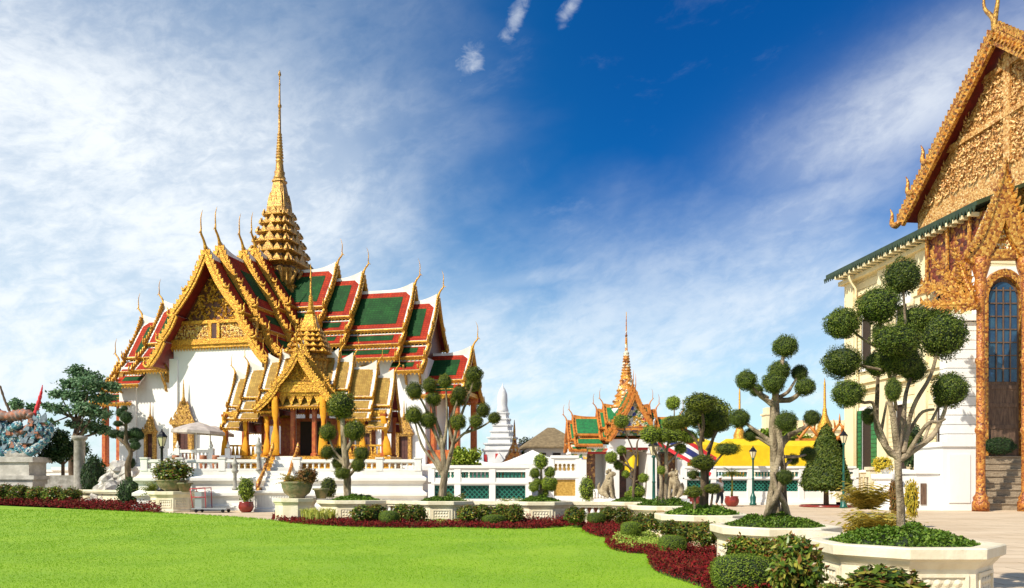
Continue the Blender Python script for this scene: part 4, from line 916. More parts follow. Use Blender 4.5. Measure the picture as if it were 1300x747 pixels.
b = MB(); b.lathe([(.36, z), (.40, z + .1), (.30, z + .25), (.26, z + 1.0), (.30, z + 1.05)] and [(r_, z_) for z_, r_ in ringed(z - .05, .36, z + 1.5, .17, 8)] + [(.10, z + 1.5), (.07, z + 2.6), (.10, z + 2.65), (.05, z + 2.7), (.02, 13.3)], 12); b.build('spire_needle', [M_SPIRETILE], GH)
b = thing('flag', 'yellow flag hanging in the gatehouse doorway', 'flag', (7.45, 52.4, 0)); m = MB()
m.tube([(0, 0, 2.8), (0.9, .02, 3.6)], .025, 6); m.build('flag_pole', [M_BARKDK], b)
m = MB(); vs = []; 
for i in range(7):
    for j in range(5): u, v = i / 6, j / 4; vs.append((.05 + .9 * u, .08 * math.sin(u * 7 + v), 2.75 + .75 * u - v * .95))
m.add(vs, [(i * 5 + j, i * 5 + j + 1, (i + 1) * 5 + j + 1, (i + 1) * 5 + j) for i in range(6) for j in range(4)], 0, True); m.build('cloth', [M_CLOTHYE], b)

# ------------------------------------------------------------ garden walls with green lattice
M_GREENDK = mat('dark_green_panel', (0.010, 0.055, 0.045), 0.5, var=0.3, vscale=6)
def lattice_wall(label, D, xs, z_top, kind, zl=(.55, 1.12), zb_=(1.45, 1.85), rz=0.0, pan=M_GREENCER, tile=False, root_x=0.0, group=None):
    w = thing('lattice_wall', label, 'garden wall', (root_x, D, 0), rz, group); mb = MB(); x0, x1 = xs[0], xs[-1]
    mb.box(x0, x1, -.30, .30, 0, .18); mb.box(x0, x1, -.24, .24, .18, .34); mb.box(x0, x1, -.18, .18, .34, zl[0])
    mb.box(x0, x1, -.18, .18, zl[1], zb_[0]); mb.box(x0, x1, -.24, .24, zl[1] + .08, zl[1] + .17); mb.box(x0, x1, -.18, .18, zb_[1], z_top - .14); mb.box(x0, x1, -.26, .26, z_top - .14, z_top)
    mb.build('frame', [M_WALLW], w)
    for x in xs:
        q = MB(); q.box(x - .16, x + .16, -.22, .22, .34, zl[1] + .078); q.box(x - .16, x + .16, -.22, .22, zl[1] + .172, z_top - .142); q.build('post', [M_WALLW], w)
    me = MB(); me.lathe([(.03, 0), (.085, .10), (.05, .2), (.085, .30), (.03, zb_[1] - zb_[0])], 8); me = me.mesh('baluster', [pan])
    for a, b in zip(xs[:-1], xs[1:]):
        a += .16; b -= .16; n = max(2, int((b - a) / .19))
        for i in range(n): link('baluster', me, w, (a + (i + .5) * (b - a) / n, 0, zb_[0]))
        q = MB()
        if tile: q.box(a, b, -.10, .10, zl[0], zl[1])
        else:
            h = zl[1] - zl[0]; st_ = .24; k = int((b - a + h) / st_) + 1
            for i in range(-int(h / st_) - 1, k):
                for sg in (1, -1):
                    xa, xb, za, zb2 = a + i * st_, a + i * st_ + h, zl[0], zl[1]
                    if xa < a: za = zl[0] + (a - xa); xa = a
                    if xb > b: zb2 = zl[1] - (xb - b); xb = b
                    if xb <= xa: continue
                    if sg < 0: za, zb2 = zl[0] + zl[1] - za, zl[0] + zl[1] - zb2
                    d = .03; y = .02 * sg
                    q.prism([(xa, y - .03, za - d), (xa, y - .03, za + d), (xb, y - .03, zb2 + d), (xb, y - .03, zb2 - d)], [(xa, y + .03, za - d), (xa, y + .03, za + d), (xb, y + .03, zb2 + d), (xb, y + .03, zb2 - d)])
        q.box(a, b, .08, .12, zl[0], zl[1], 1); q.build('lattice_panel', [pan, M_GREENDK], w)
    return w
wx = lambda px, D: (px - 650) * D / F
lattice_wall('white garden wall with green lattice panels between the terrace and the gatehouse', 40.0, [wx(548, 40), wx(581, 40), wx(625, 40), wx(671, 40)], 2.32, 0, zl=(.62, 1.3), zb_=(1.68, 1.98))
lattice_wall('taller white garden wall with an ochre tile panel beside the gatehouse', 41.0, [wx(699, 41), wx(734, 41)], 2.85, 0, zl=(.75, 1.6), zb_=(2.05, 2.42), tile=True, pan=M_YELCER)
lattice_wall('long white garden wall with green lattice panels below the yellow tents', 50.0, [wx(p, 50) for p in (868, 905, 951, 985, 1016, 1050, 1085)], 2.45, 0, zl=(.85, 1.55), zb_=(1.78, 2.08))

# ------------------------------------------------------------ white prang, little gold shrine, tan roofed house
PR = thing('prang', 'white stepped prang tower with red shutters behind the garden wall', 'tower', (wx(638, 85), 85, 0), R(-8))
mb = MB(); rr = [(2.3, 0), (2.3, 1.2), (1.95, 1.5), (1.95, 5.1), (2.1, 5.3), (2.1, 5.5)]; z = 5.5; r = 2.0
for i in range(6): rr += [(r * .90, z), (r * .90, z + .45), (r, z + .55), (r, z + .7)]; z += .75; r *= .82
mb.loft([redent(a, b, a=.14) for a, b in rr]); mb.build('tower_body', [M_PRANG], PR); PR.scale = (.95, .95, .885)
b = MB(); b.lathe([(r * 1.05, z - .1), (r * 1.15, z + .2), (.62, z + .5), (.55, z + .8), (.58, z + 1.4), (.54, z + 2.2), (.34, z + 2.75), (.12, z + 3.1), (.05, z + 3.3), (.01, z + 3.6)], 12); b.build('tower_top', [M_PRANG], PR)
b = MB()
b.prism([(-1.3, -2.6, 2.6), (1.3, -2.6, 2.6), (0, -2.6, 5.0)], [(-1.3, -1.9, 2.6), (1.3, -1.9, 2.6), (0, -1.9, 5.0)]); b.box(-1.1, 1.1, -2.5, -1.9, 0, 2.6); b.build('gable_porch', [M_PRANG], PR)
for x0, x1, z0, z1 in ((-1.78, -1.45, 2.9, 4.8), (-.5, -.02, 4.2, 4.9), (1.2, 1.7, 4.2, 5.0)): b = MB(); b.box(x0, x1, -2.05, -1.93, z0, z1); b.build('shutter', [M_REDTRIM], PR)
SH = thing('shrine', 'tiny gold and red pointed shrine in front of the white prang', 'shrine', (wx(653, 70), 70, 0))
b = MB(); b.lathe([(1.5, 0), (1.5, 2.2), (1.65, 2.4), (1.2, 2.9), (1.25, 3.0), (.8, 3.5), (.85, 3.6), (.5, 4.1), (.52, 4.2), (.25, 4.7), (.12, 5.3), (.10, 6.1), (.02, 6.9)], 8); b.build('spire', [M_SPIRETILE], SH)
for sg in (-1, 1):
    b = MB(); b.prism([(sg * .2, -1.6, 4.0), (sg * 2.0, -1.6, 1.9), (sg * 1.7, -1.6, 1.9), (sg * .0, -1.6, 3.7)], [(sg * .2, -1.4, 4.0), (sg * 2.0, -1.4, 1.9), (sg * 1.7, -1.4, 1.9), (sg * .0, -1.4, 3.7)]); b.build('bargeboard', [M_TORANGE], SH)
b = MB(); b.box(-.9, .5, -1.62, -1.5, .5, 2.6); b.build('door', [M_GREENCER], SH)
HS = thing('house', 'pale house with a tan hipped roof behind the white tent', 'house', (wx(700, 82), 82, 0), R(6))
b = MB(); b.box(-2.6, 2.6, -2.2, 2.2, 0, 5.0); b.build('wall', [M_WALLW], HS)
b = MB()
for zz, e in ((4.75, 0), (5.0, 0.0)): pass
b.prism([(-3.3, -2.9, 4.75), (3.3, -2.9, 4.75), (3.3, 2.9, 4.75), (-3.3, 2.9, 4.75)], [(-3.3, -2.9, 4.9), (3.3, -2.9, 4.9), (3.3, 2.9, 4.9), (-3.3, 2.9, 4.9)])
b.add([(-3.3, -2.9, 4.9), (3.3, -2.9, 4.9), (3.3, 2.9, 4.9), (-3.3, 2.9, 4.9), (-.4, 0, 7.0), (.3, 0, 7.0)], [(0, 1, 5, 4), (1, 2, 5), (2, 3, 4, 5), (3, 0, 4)]); b.build('roof', [M_TAN], HS)
for x in (-1.3, .2, 1.6): b = MB(); b.box(x - .4, x + .4, -2.26, -2.1, 3.0, 4.3); b.build('window', [M_DARK], HS)
SG = thing('roof_wing', 'second tan roofed house wing beside the gatehouse', 'house', (wx(726, 88), 88, 0), R(6))
b = MB(); b.box(-2.0, 2.0, -2, 2, 0, 4.9); b.build('wall', [M_WALLW], SG); b = MB(); b.prism([(-2.6, -2.5, 4.7), (2.6, -2.5, 4.7), (2.6, 0, 6.4), (-2.6, 0, 6.4)], [(-2.6, -2.5, 4.9), (2.6, -2.5, 4.9), (2.6, 0, 6.6), (-2.6, 0, 6.6)]); b.build('roof', [M_TAN], SG)
SG['category'] = 'house'; SG.name = 'annex_house'
for px, D, r, zz in ((671, 88, 1.5, 4.6), (664, 90, 1.6, 3.6), (677, 87, 1.2, 3.6)):
    t = thing('tree', 'dark green tree behind the tan roofed house', 'tree', (wx(px, D), D, 0), 0, 'trees behind the tan house')
    m = MB(); m.tube([(0, 0, 0), (.1, 0, zz * .6), (0, 0, zz)], [.2, .15, .08], 6); m.build('trunk', [M_BARKDK], t)
    link('crown', BALLS_FAR[0], t, (0, 0, zz), (r, r, r * 1.1))

# ------------------------------------------------------------ tents
def tent(label, px, D, hw, hd, ze, zp, m, group, val=.35, ridge=0.0):
    t = thing('canopy_tent', label, 'tent', (wx(px, D), D, 0), 0, group); b = MB(); n = 8
    # sagging pyramid cloth
    rings = []
    for i in range(n + 1):
        u = i / n; q = 1 - u; z = ze + (zp - ze) * (u ** 1.25); rr = []
        for sx, sy in ((-1, -1), (0, -1), (1, -1), (1, 0), (1, 1), (0, 1), (-1, 1), (-1, 0)): rr.append((sx * (hw * q + ridge * u), sy * hd * q + .001 * sy, z))
        rings.append(rr)
    rings.insert(0, [(x, y, ze - val) for x, y, z in rings[0]])
    b.loft(rings, 0, cap0=False); b.build('canopy', [m], t)
    for sx in (-1, 1):
        for sy in (-1, 1): p = MB(); p.tube([(sx * (hw - .06), sy * (hd - .06), 0), (sx * (hw - .06), sy * (hd - .06), ze)], .05, 6); p.build('tent_pole', [M_GREYM], t)
    return t
tent('white pyramid tent left of the gatehouse, the taller of two', 676, 60, 2.7, 2.2, 2.75, 3.85, M_CANVASW, 'white tents')
tent('low white pyramid tent behind the ball topiary next to the terrace', 590, 58, 3.3, 2.2, 2.6, 3.2, M_CANVASW, 'white tents')
tent('yellow tent left of the pale twisted topiary trunk, nearest the gatehouse', 882, 62, 2.2, 2.2, 4.2, 4.85, M_CLOTHYE, 'yellow tents', ridge=.6, val=1.75)
tent('yellow tent in the middle of the row, just left of the pale twisted trunk', 943, 61, 2.05, 2.1, 4.15, 4.75, M_CLOTHYE, 'yellow tents', ridge=1.3, val=1.7)
tent('yellow tent right of the pale twisted topiary trunk', 1012, 61, 2.3, 2.1, 4.1, 4.6, M_CLOTHYE, 'yellow tents', ridge=1.4, val=1.65)

# ------------------------------------------------------------ far palace range and its little spires
FB = thing('palace_range', 'low cream palace building with flat cornices beyond the yellow tents', 'building', (wx(1010, 95), 95, 0))
b = MB(); b.box(-4.6, 8, 0, 6, 0, 6.2); b.box(-4.9, 8.3, -.3, 6, 6.2, 6.5); b.box(-2.9, 8, .4, 6, 6.5, 7.6); b.box(-3.2, 8.3, .1, 6, 7.6, 7.9); b.box(.5, 8, .8, 6, 7.9, 8.8); b.box(-3.6, -2.8, -.1, 1.5, 6.5, 9.4); b.box(-3.75, -2.65, -.2, 1.6, 9.4, 9.6); b.box(-3.5, -2.9, 0, 1.4, 9.6, 10.3)
b.build('wall', [M_YELLOWWALL], FB)
for i in range(9): b = MB(); x = -3.9 + i * 1.3; b.box(x - .3, x + .3, -.03, .06, 3.4, 5.4); b.build('window', [M_DARK], FB)
def small_spire(px, D, ztip, zb0, r, label):
    s = thing('gilded_spire', label, 'spire', (wx(px, D), D, 0), 0, 'far gilded spires'); h = ztip - zb0; m = MB()
    m.lathe([(r * 1.5, 0), (r * 1.5, zb0 - .4 * r), (r * 1.2, zb0), (r * 1.25, zb0 + .04 * h), (r * .95, zb0 + .10 * h), (r, zb0 + .13 * h), (r * .7, zb0 + .2 * h), (r * .75, zb0 + .23 * h), (r * .45, zb0 + .33 * h), (r * .25, zb0 + .42 * h), (r * .2, zb0 + .5 * h), (r * .14, zb0 + .52 * h), (r * .10, zb0 + .9 * h), (.01, ztip)], 10); m.build('spire', [M_GOLD], s)
small_spire(1047, 75, 11.3, 5.3, .95, 'slim gilded spire rising behind the clipped cone tree')
small_spire(939, 92, 12.5, 5.0, 1.0, 'thin faint spire behind the topiary with the pale twisted trunk')
for px, py in ((1025, 548), (1063, 545), (1072, 550)):
    s = thing('roof_finial', 'small orange gabled roof ornament above the yellow tents', 'finial', (wx(px, 70), 70, 0), 0, 'orange roof ornaments')
    zt = EYE + (HOR - py + 8) * .07; m = MB(); m.box(-.9, .9, -.5, .5, 0, zt - 1.2)
    for sg in (-1, 1): m.tube([(0, -.5, zt - .1), (sg * .5, -.5, zt - .7), (sg * .9, -.5, zt - 1.2), (sg * 1.1, -.5, zt - .9)], [.1, .13, .13, .03], 6)
    for sg in (-1, 0, 1): m.tube([(sg * .4, -.5, zt - .5 * abs(sg) - .1), (sg * .45, -.5, zt + .4 - .5 * abs(sg)), (sg * .55, -.5, zt + .8 - .5 * abs(sg))], [.1, .08, .01], 5)
    m.build('ornament', [M_TORANGE], s)
# striped flag behind the pad topiary
fl = thing('flag', 'large red white and blue striped flag hanging aslant behind the pad topiary', 'flag', (wx(880, 46), 46, 0)); m = MB()
m.tube([(-2.3, 0, 0), (-2.3, 0, 5.0), (-2.2, 0, 5.2)], .05, 6); m.build('flag_pole', [M_GREYM], fl)
a, c_ = Vector((-1.7, 0, 4.75)), Vector((1.45, .2, 2.9)); dn = Vector((-.35, 0, -1.0)); m = MB(); N = 14
for k, (w0, w1, mi) in enumerate(((0, .2, 1), (.2, .36, 0), (.36, .66, 2), (.66, .82, 0), (.82, 1, 1))):
    for i in range(N):
        q = []
        for u, w in ((i / N, w0), ((i + 1) / N, w0), ((i + 1) / N, w1), (i / N, w1)): q.append(a + (c_ - a) * u + dn * w * 1.1 + Vector((0, .10 * math.sin(u * 9), 0)))
        m.add(q, [(0, 1, 2, 3)], [1, 0, 2][mi] if False else mi)
m.build('cloth', [M_FLAGWHITE, M_FLAGRED, M_NAVY], fl)

# ------------------------------------------------------------ the tall pale yellow building on the right
PB = thing('palace_building', 'tall pale yellow palace building with carved gilded gable, green eaves and gilded porch', 'palace', (27.0, 45.0, 0), R(6.9))
# local: +y runs away along the side wall, +x into the building
mb = MB(); H1 = 16.6
nb_ = int(H1 / .55)
for i in range(nb_):
    z = i * H1 / nb_
    if z > .6: mb.box(0, 12, -.5, 14.3, z, z + H1 / nb_ - .07)
mb.box(.05, 12, -.45, 14.25, 0, H1)
mb.build('wall', [M_YELLOWWALL], PB)
for y in (13.7, 9.6, 5.4, 1.2):
    mb = MB(); mb.box(-.28, .1, y - .55, y + .55, 0, 13.4); mb.box(-.36, .1, y - .68, y + .68, 0, 1.0); mb.box(-.40, .1, y - .72, y + .72, 13.4, 13.9); mb.box(-.48, .1, y - .8, y + .8, 13.9, 14.2); mb.box(-.30, .1, y - .5, y + .5, 14.2, 16.3); mb.build('pilaster', [M_YELLOWWALL], PB)
mb = MB(); mb.box(-.26, .1, -.5, 14.55, 8.1, 8.5); mb.box(-.42, .1, -.5, 14.65, 8.5, 8.75); mb.box(-.2, .1, -.5, 14.5, 15.0, 15.25); mb.box(-.55, .1, -.5, 14.8, 16.2, 16.5); mb.box(-.15, 1.0, 14.26, 14.6, 0, 16.2)
mb.build('cornice', [M_YELLOWWALL], PB)
for y in (11.6, 7.5, 3.3):
    for z0, z1, arch in ((2.3, 6.6, 0), (9.6, 13.2, 1)):
        f = MB(); f.box(-.20, .1, y - .95, y + .95, z0 - .2, z0); f.box(-.16, .1, y - .9, y - .7, z0, z1); f.box(-.16, .1, y + .7, y + .9, z0, z1); f.box(-.2, .1, y - .95, y + .95, z1, z1 + .22)
        if arch:
            pts = [(y + .95 * math.cos(math.pi * q / 10), z1 + .22 + .75 * math.sin(math.pi * q / 10)) for q in range(11)]
            f.prism([(-.14, a_, b_) for a_, b_ in pts], [(.1, a_, b_) for a_, b_ in pts])
        fo = f.build('window', [M_WALLW], PB)
        d = MB(); d.box(-.05, .08, y - .7, y + .7, z0, z1); d.build('pane', [M_DARK], fo)
        for sg in (-1, 1):
            s = MB()
            for q in range(14): zz = z0 + q * (z1 - z0) / 14; s.box(-.24, -.18, y + sg * 1.0 - .36, y + sg * 1.0 + .36, zz + .02, zz + (z1 - z0) / 14 - .02)
            s.box(-.20, -.165, y + sg * 1.0 - .36, y + sg * 1.0 + .36, z0, z1); s.build('shutter', [M_GREENPAINT if (not arch and y > 10) else M_YELLOWWALL], fo)
# eave roof with brackets
mb = MB()
mb.prism([(-1.25, -1.0, 16.9), (-1.25, 15.3, 16.9), (-1.25, 15.3, 17.15), (-1.25, -1.0, 17.15)], [(3.0, -1.0, 18.6), (3.0, 15.3, 18.6), (3.0, 15.3, 18.8), (3.0, -1.0, 18.8)])
mb.prism([(-1.25, 15.3, 16.9), (13, 15.3, 16.9), (13, 15.3, 17.15), (-1.25, 15.3, 17.15)], [(3.0, 12.0, 18.6), (13, 12.0, 18.6), (13, 12.0, 18.8), (3.0, 12, 18.8)])
mb.build('eave_roof', [M_EAVE], PB)
b = MB()
for i in range(60): y = -.9 + i * .275; b.prism([(-1.27, y, 16.9), (-1.27, y + .26, 16.9), (-1.27, y + .13, 16.55)], [(-1.21, y, 16.9), (-1.21, y + .26, 16.9), (-1.21, y + .13, 16.55)])
b.build('eave_fringe', [M_EAVE], PB)
b = MB()
for i in range(24): y = -.3 + i * .62; b.box(-1.25, -.05, y - .09, y + .09, 16.5, 16.72)
b.build('eave_bracket', [M_YELLOWWALL], PB)
b = MB(); b.tube([(-1.0, 12.6, 16.6), (-.9, 12.6, 16.2), (-.42, 12.6, 15.5), (-.42, 12.6, 8), (-.42, 12.6, .3)], .09, 8); b.build('downpipe', [M_YELLOWWALL], PB)
# carved gable set back above the eave, facing the lawn
gy, gz, gw, gh, gx = 1.15, 27.9, 8.6, 7.7, 2.5
def GT(y, z, x=0.0): return Vector((gx + x, gy + y, z))
b = MB(); a = [GT(-gw, gz - gh), GT(gw, gz - gh), GT(0, gz - .5)]; b.prism(a, [p + Vector((.3, 0, 0)) for p in a]); a = [GT(-gw, gz - gh - 3.2, .01), GT(gw, gz - gh - 3.2, .01), GT(gw, gz - gh, .01), GT(-gw, gz - gh, .01)]; b.prism(a, [p + Vector((.3, 0, 0)) for p in a])
po = b.build('gable', [M_CARVEDL], PB)
b = MB()
for zz, k in ((3.0, .62), (5.9, .28)):
    w = gw * (1 - (gh - zz) / gh) ; w = gw * zz / gh if False else gw * (gh - zz) / gh
    a = [GT(-w, gz - gh + zz - .18, -.02), GT(w, gz - gh + zz - .18, -.02), GT(w, gz - gh + zz + .18, -.02), GT(-w, gz - gh + zz + .18, -.02)]; b.prism(a, [p + Vector((-.22, 0, 0)) for p in a])
a = [GT(-.25, gz - gh, -.02), GT(.25, gz - gh, -.02), GT(.25, gz - 1.2, -.02), GT(-.25, gz - 1.2, -.02)]; b.prism(a, [p + Vector((-.2, 0, 0)) for p in a])
b.build('gable_moulding', [M_CARVEDL], po)
rs = random.Random(5); b = MB()       # carved leaves standing out of the gable field
cells = []
zz = .45
while zz < gh - 1.2:
    yy = -3.0
    while yy < gw:
        cells.append((yy + (.42 if int(zz / .72) % 2 else 0), zz)); yy += .84
    zz += .72
for (yc, zc) in cells:                      # rows of carved scrolls, each a spiral of leaves around a boss
    if abs(yc) > gw * (gh - zc) / gh - .75: continue
    sg = 1 if yc > 0 else -1; k0 = rs.uniform(0, 6.28)
    for k in range(15):
        an = k0 + sg * k * .72; r = .07 + .026 * k; p = GT(yc + r * math.cos(an), gz - gh + zc + r * math.sin(an), -.02 - .004 * k)
        an2 = an + sg * 1.2; u = Vector((0, math.cos(an2), math.sin(an2))); v = Vector((0, -math.sin(an2), math.cos(an2))); s = .13 + .012 * k
        b.add([p - u * s * .4, p + v * s * .4 + Vector((-.06, 0, 0)), p + u * s * .9 + Vector((-.15, 0, 0)), p - v * s * .4 + Vector((-.06, 0, 0)), p], [(0, 1, 4), (1, 2, 4), (2, 3, 4), (3, 0, 4)])
    c = GT(yc, gz - gh + zc, -.10); b.ball(c, .10, .09, .09, 0, 8, 5)
b.build('gable_carving', [M_CARVEDL], po)
for sg in (1, -1):
    b = MB(); A = GT(0, gz); Bp = GT(sg * (gw + .5), gz - gh - .5); d = (Bp - A); L = d.length; d.normalize(); nu = Vector((0, -d.z, d.y)) * sg; nu = nu if nu.z > 0 else -nu
    a = [A + nu * .25, Bp + nu * .25, Bp - nu * .55, A - nu * .55]; b.prism([p + Vector((-1.1, 0, 0)) for p in a], [p + Vector((-.85, 0, 0)) for p in a], 0)
    a = [A + nu * .2, Bp + nu * .2, Bp - nu * .05, A - nu * .05]; b.prism([p + Vector((-.85, 0, 0)) for p in a], [p + Vector((5, 0, 0)) for p in a], 1)
    n = 34
    for q in range(n): flame(b, A + d * (L * (q + .5) / n) + nu * .2 + Vector((-1.0, 0, 0)), -d, nu, Vector((1, 0, 0)), L / n * 1.2, .42, .2, 0)
    for q in range(n): p = A + d * (L * (q + .5) / n) - nu * .15 + Vector((-1.1, 0, 0)); b.prism([p - d * .12, p + nu * .2, p + d * .12, p - nu * .2], [p - d * .12 + Vector((-.1, 0, 0)), p + nu * .2 + Vector((-.1, 0, 0)), p + d * .12 + Vector((-.1, 0, 0)), p - nu * .2 + Vector((-.1, 0, 0))], 0)
    if sg == 1:
        for q in (.62, .80, 1.0):
            e = A + d * (L * q) + Vector((-1.0, 0, 0)); c = curve([tuple(e) + (.22,), tuple(e + Vector((0, .5, -.1))) + (.24,), tuple(e + Vector((0, .95, .2))) + (.17,), tuple(e + Vector((0, .9, .8))) + (.10,), tuple(e + Vector((0, 1.15, 1.3))) + (.02,)], 3); b.tube([p[:3] for p in c], [p[3] for p in c], 6, 0)
    b.build('bargeboard', [M_ORANGEGOLD, M_SOFFIT], PB)
b = MB(); e = GT(0, gz, -1.0)
for sg in (1, -1):
    c = curve([tuple(e) + (.16,), tuple(e + Vector((0, sg * .12, .9))) + (.15,), tuple(e + Vector((0, sg * .55 + .25, 1.9))) + (.10,), tuple(e + Vector((0, sg * .35 + .5, 3.0))) + (.05,), tuple(e + Vector((0, sg * .7 + .6, 4.2))) + (.012,)], 4); b.tube([p[:3] for p in c], [p[3] for p in c], 6)
b.build('finial', [M_GOLDDK], PB)

# gilded porch in front
PO = PB
def PL(px, py, D):     # a point of the porch in the building's own frame
    p = U(px, py, D) - Vector((27, 45, 0)); p.rotate(Euler((0, 0, -R(6.9)))); return p
def pw(X, Y, Z): p = Vector((X - 27, Y - 45, Z)); p.rotate(Euler((0, 0, -R(6.9)))); return p
for X in (23.56, 25.85):
    b = MB(); c = pw(X, 39.6, 0); b.lathe([(.40, 0), (.40, .45), (.33, .55), (.36, .7), (.25, .85), (.22, 1.0), (.215, 3.9), (.27, 4.0), (.27, 4.15), (.21, 4.25), (.205, 7.4), (.26, 7.5), (.26, 7.65), (.20, 7.75), (.195, 10.6), (.28, 10.8), (.22, 11.0), (.30, 11.4), (.25, 11.7), (.42, 12.3), (.48, 12.7)], 14, (c.x, c.y, 0)); b.build('column', [M_PORCHCOL], PB)
# porch gable: two concave boards from the peak, with a carved field
pk = Vector((24.7, 39.4, 17.3)); b = MB(); fld = MB()
for sg in (-1, 1):
    P = [(0, 0), (.42, -1.5), (.85, -2.9), (1.35, -3.9), (1.95, -4.6)]
    c = curve([(x, z) for x, z in P], 4); up = [pw(pk.x + sg * x, pk.y, pk.z + z) for x, z in c]; lo = [pw(pk.x + sg * max(0.0, x - .62), pk.y, pk.z + z - (.5 if x > .62 else .5 + (.62 - x) * 1.6)) for x, z in c]
    poly = up + lo[::-1]; back = [p + pw(27, 45.35, 0) for p in poly]
    for i in range(len(up) - 1):
        q = [up[i], up[i + 1], lo[i + 1], lo[i]]; b.prism(q, [p + pw(27, 45.35, 0) for p in q], 0)
    for i in range(0, len(up) - 1):
        d = (up[i + 1] - up[i]).normalized(); flame(b, up[i], -d, Vector((d.z, 0, -d.x)) * (-sg) if False else (up[i] - lo[i]).normalized(), pw(27, 46, 0).normalized(), .34, .34, .2, 0)
b.build('porch_bargeboard', [M_ORANGEGOLD], PB)
a = [pw(pk.x, 39.75, pk.z - .6), pw(pk.x + 1.9, 39.75, 12.9), pw(pk.x - 1.7, 39.75, 12.9)]; fld.prism(a, [p + pw(27, 45.2, 0) for p in a]); fld.build('porch_pediment', [M_CARVEDS], PB)
b = MB(); a0, a1 = pw(23.2, 39.5, 12.7), pw(27.2, 39.5, 12.7); d_ = pw(27, 45.5, 0); b.prism([a0, a1, a1 + Vector((0, 0, .45)), a0 + Vector((0, 0, .45))], [p + d_ for p in (a0, a1, a1 + Vector((0, 0, .45)), a0 + Vector((0, 0, .45)))]); b.build('porch_beam', [M_ORANGEGOLD], PB)
# fan brackets: gilded flames spreading from the capital under the eave
rs = random.Random(9)
ey = pw(27, 46, 0)
for (dx, dz, bend, y0) in ((-2.9, 1.7, .9, 0.0), (-1.9, 2.9, .7, .25), (-2.7, .35, .5, -.2), (-.8, 3.3, .35, .1)):
    b = MB(); o = Vector((23.35, 39.6 + y0, 10.2)); N = 14; P = []
    for q in range(N + 1):                  # one gilded flame spray: a curved stem with paired pointed leaves
        t = q / N; P.append(Vector((o.x + dx * t, o.y + .5 * t, o.z + dz * t + bend * math.sin(math.pi * t) * (.6 - t))))
    pts = [pw(*p) for p in P]; b.tube(pts, [.13 * (1 - q / N) + .03 for q in range(N + 1)], 7)
    for q in range(1, N):
        t = q / N; d = (pts[q + 1] - pts[q - 1]).normalized(); nn = Vector((-d.z, 0, d.x)).normalized() if abs(d.z) < .98 else Vector((1, 0, 0))
        for sg in (-1, 1):
            L = (.85 - .5 * t) * (1 if q % 2 else .75); g = (d * .8 + nn * sg * .75).normalized(); w = nn * sg
            prof = [(0, -.13), (.3, -.20), (.65, -.10), (1.0, .16), (.6, .10), (.25, .13), (0, .12)]
            a_ = [pts[q] + g * (L * u) + (d * -1 + nn * sg).normalized() * (L * v) for u, v in prof]; b.prism([p - ey * .05 for p in a_], [p + ey * .05 for p in a_])
    b.build('fan_bracket', [M_ORANGEGOLD], PB)
b = MB(); b.box(-.62, -.32, -.7, 4.2, 13.3, 16.7); b.build('soffit_panel', [carved('carved_dark_red', [(0, (0.16, 0.03, 0.015)), (0.5, (0.34, 0.12, 0.025)), (0.72, (0.5, 0.25, 0.05)), (0.88, (0.08, 0.02, 0.012))], 4.5, 0.1, 0.5, 0.9)], PB)
b = MB()
for i in range(3): y = .2 + i * 1.9; b.box(-.84, -.74, y - .10, y + .10, 13.5, 16.7)
b.box(-.95, -.74, -.75, 4.7, 13.2, 13.55); b.build('soffit_rib', [M_ORANGEGOLD], PB)
# front wall of the porch with the tall arched door
b = MB(); cx, hw, zt, yF = 27.08, .92, 11.5, 43.6
pts = [(cx + hw, 2.9)] + [(cx + hw * math.cos(math.pi * q / 12), zt + 1.25 * math.sin(math.pi * q / 12)) for q in range(13)] + [(cx - hw, 2.9)]
outer = [(33, 2.9), (33, 17.0), (23.6, 17.0), (23.6, 2.9)]
# jamb ring
for i in range(len(pts) - 1):
    (xa, za), (xb, zb2) = pts[i], pts[i + 1]; f = lambda x, z: (cx + (x - cx) * 1.32, z if z <= zt else zt + (z - zt) * 1.35)
    q = [pw(xa, yF - .35, za), pw(xb, yF - .35, zb2), pw(f(xb, zb2)[0], yF - .35, f(xb, zb2)[1]), pw(f(xa, za)[0], yF - .35, f(xa, za)[1])]; b.prism(q, [p + pw(27, 45.6, 0) for p in q])
b.build('door_frame', [M_ORANGEGOLD], PB)
b = MB(); q = [pw(25.8, yF, 0), pw(33, yF, 0), pw(33, yF, 13.4), pw(25.8, yF, 13.4)]; b.prism(q, [p + pw(27, 45.6, 0) for p in q]); b.build('porch_wall', [M_WALLW], PB); b = MB()
for i in range(20):
    o_ = .1 if i % 2 else .1; z0, z1 = i * .52, i * .52 + .47
    q = [pw(24.1, yF + o_, z0), pw(26.3, yF + o_, z0), pw(26.3, yF + o_, z1), pw(24.1, yF + o_, z1)]; b.prism(q, [p + pw(27, 45.7, 0) for p in q])
q = [pw(24.16, yF + .16, 0), pw(26.3, yF + .16, 0), pw(26.3, yF + .16, 10.35), pw(24.16, yF + .16, 10.35)]; b.prism(q, [p + pw(27, 45.6, 0) for p in q])
q = [pw(23.9, yF - .1, 10.4), pw(26.3, yF - .1, 10.4), pw(26.3, yF - .1, 10.75), pw(23.9, yF - .1, 10.75)]; b.prism(q, [p + pw(27, 46, 0) for p in q]); b.build('banded_wall', [M_WALLW], PB)
b = MB(); q = [pw(x, yF - .08, z) for x, z in pts if z >= 6.9 or True]; q2 = [pw(x, yF - .02, z) for x, z in pts]; b.prism(q, q2); dr = b.build('door', [M_WOOD], PB)
b = MB(); p6 = [(cx + hw * .84, 7.0)] + [(cx + hw * .84 * math.cos(math.pi * q / 12), zt + 1.0 * math.sin(math.pi * q / 12)) for q in range(13)] + [(cx - hw * .84, 7.0)]
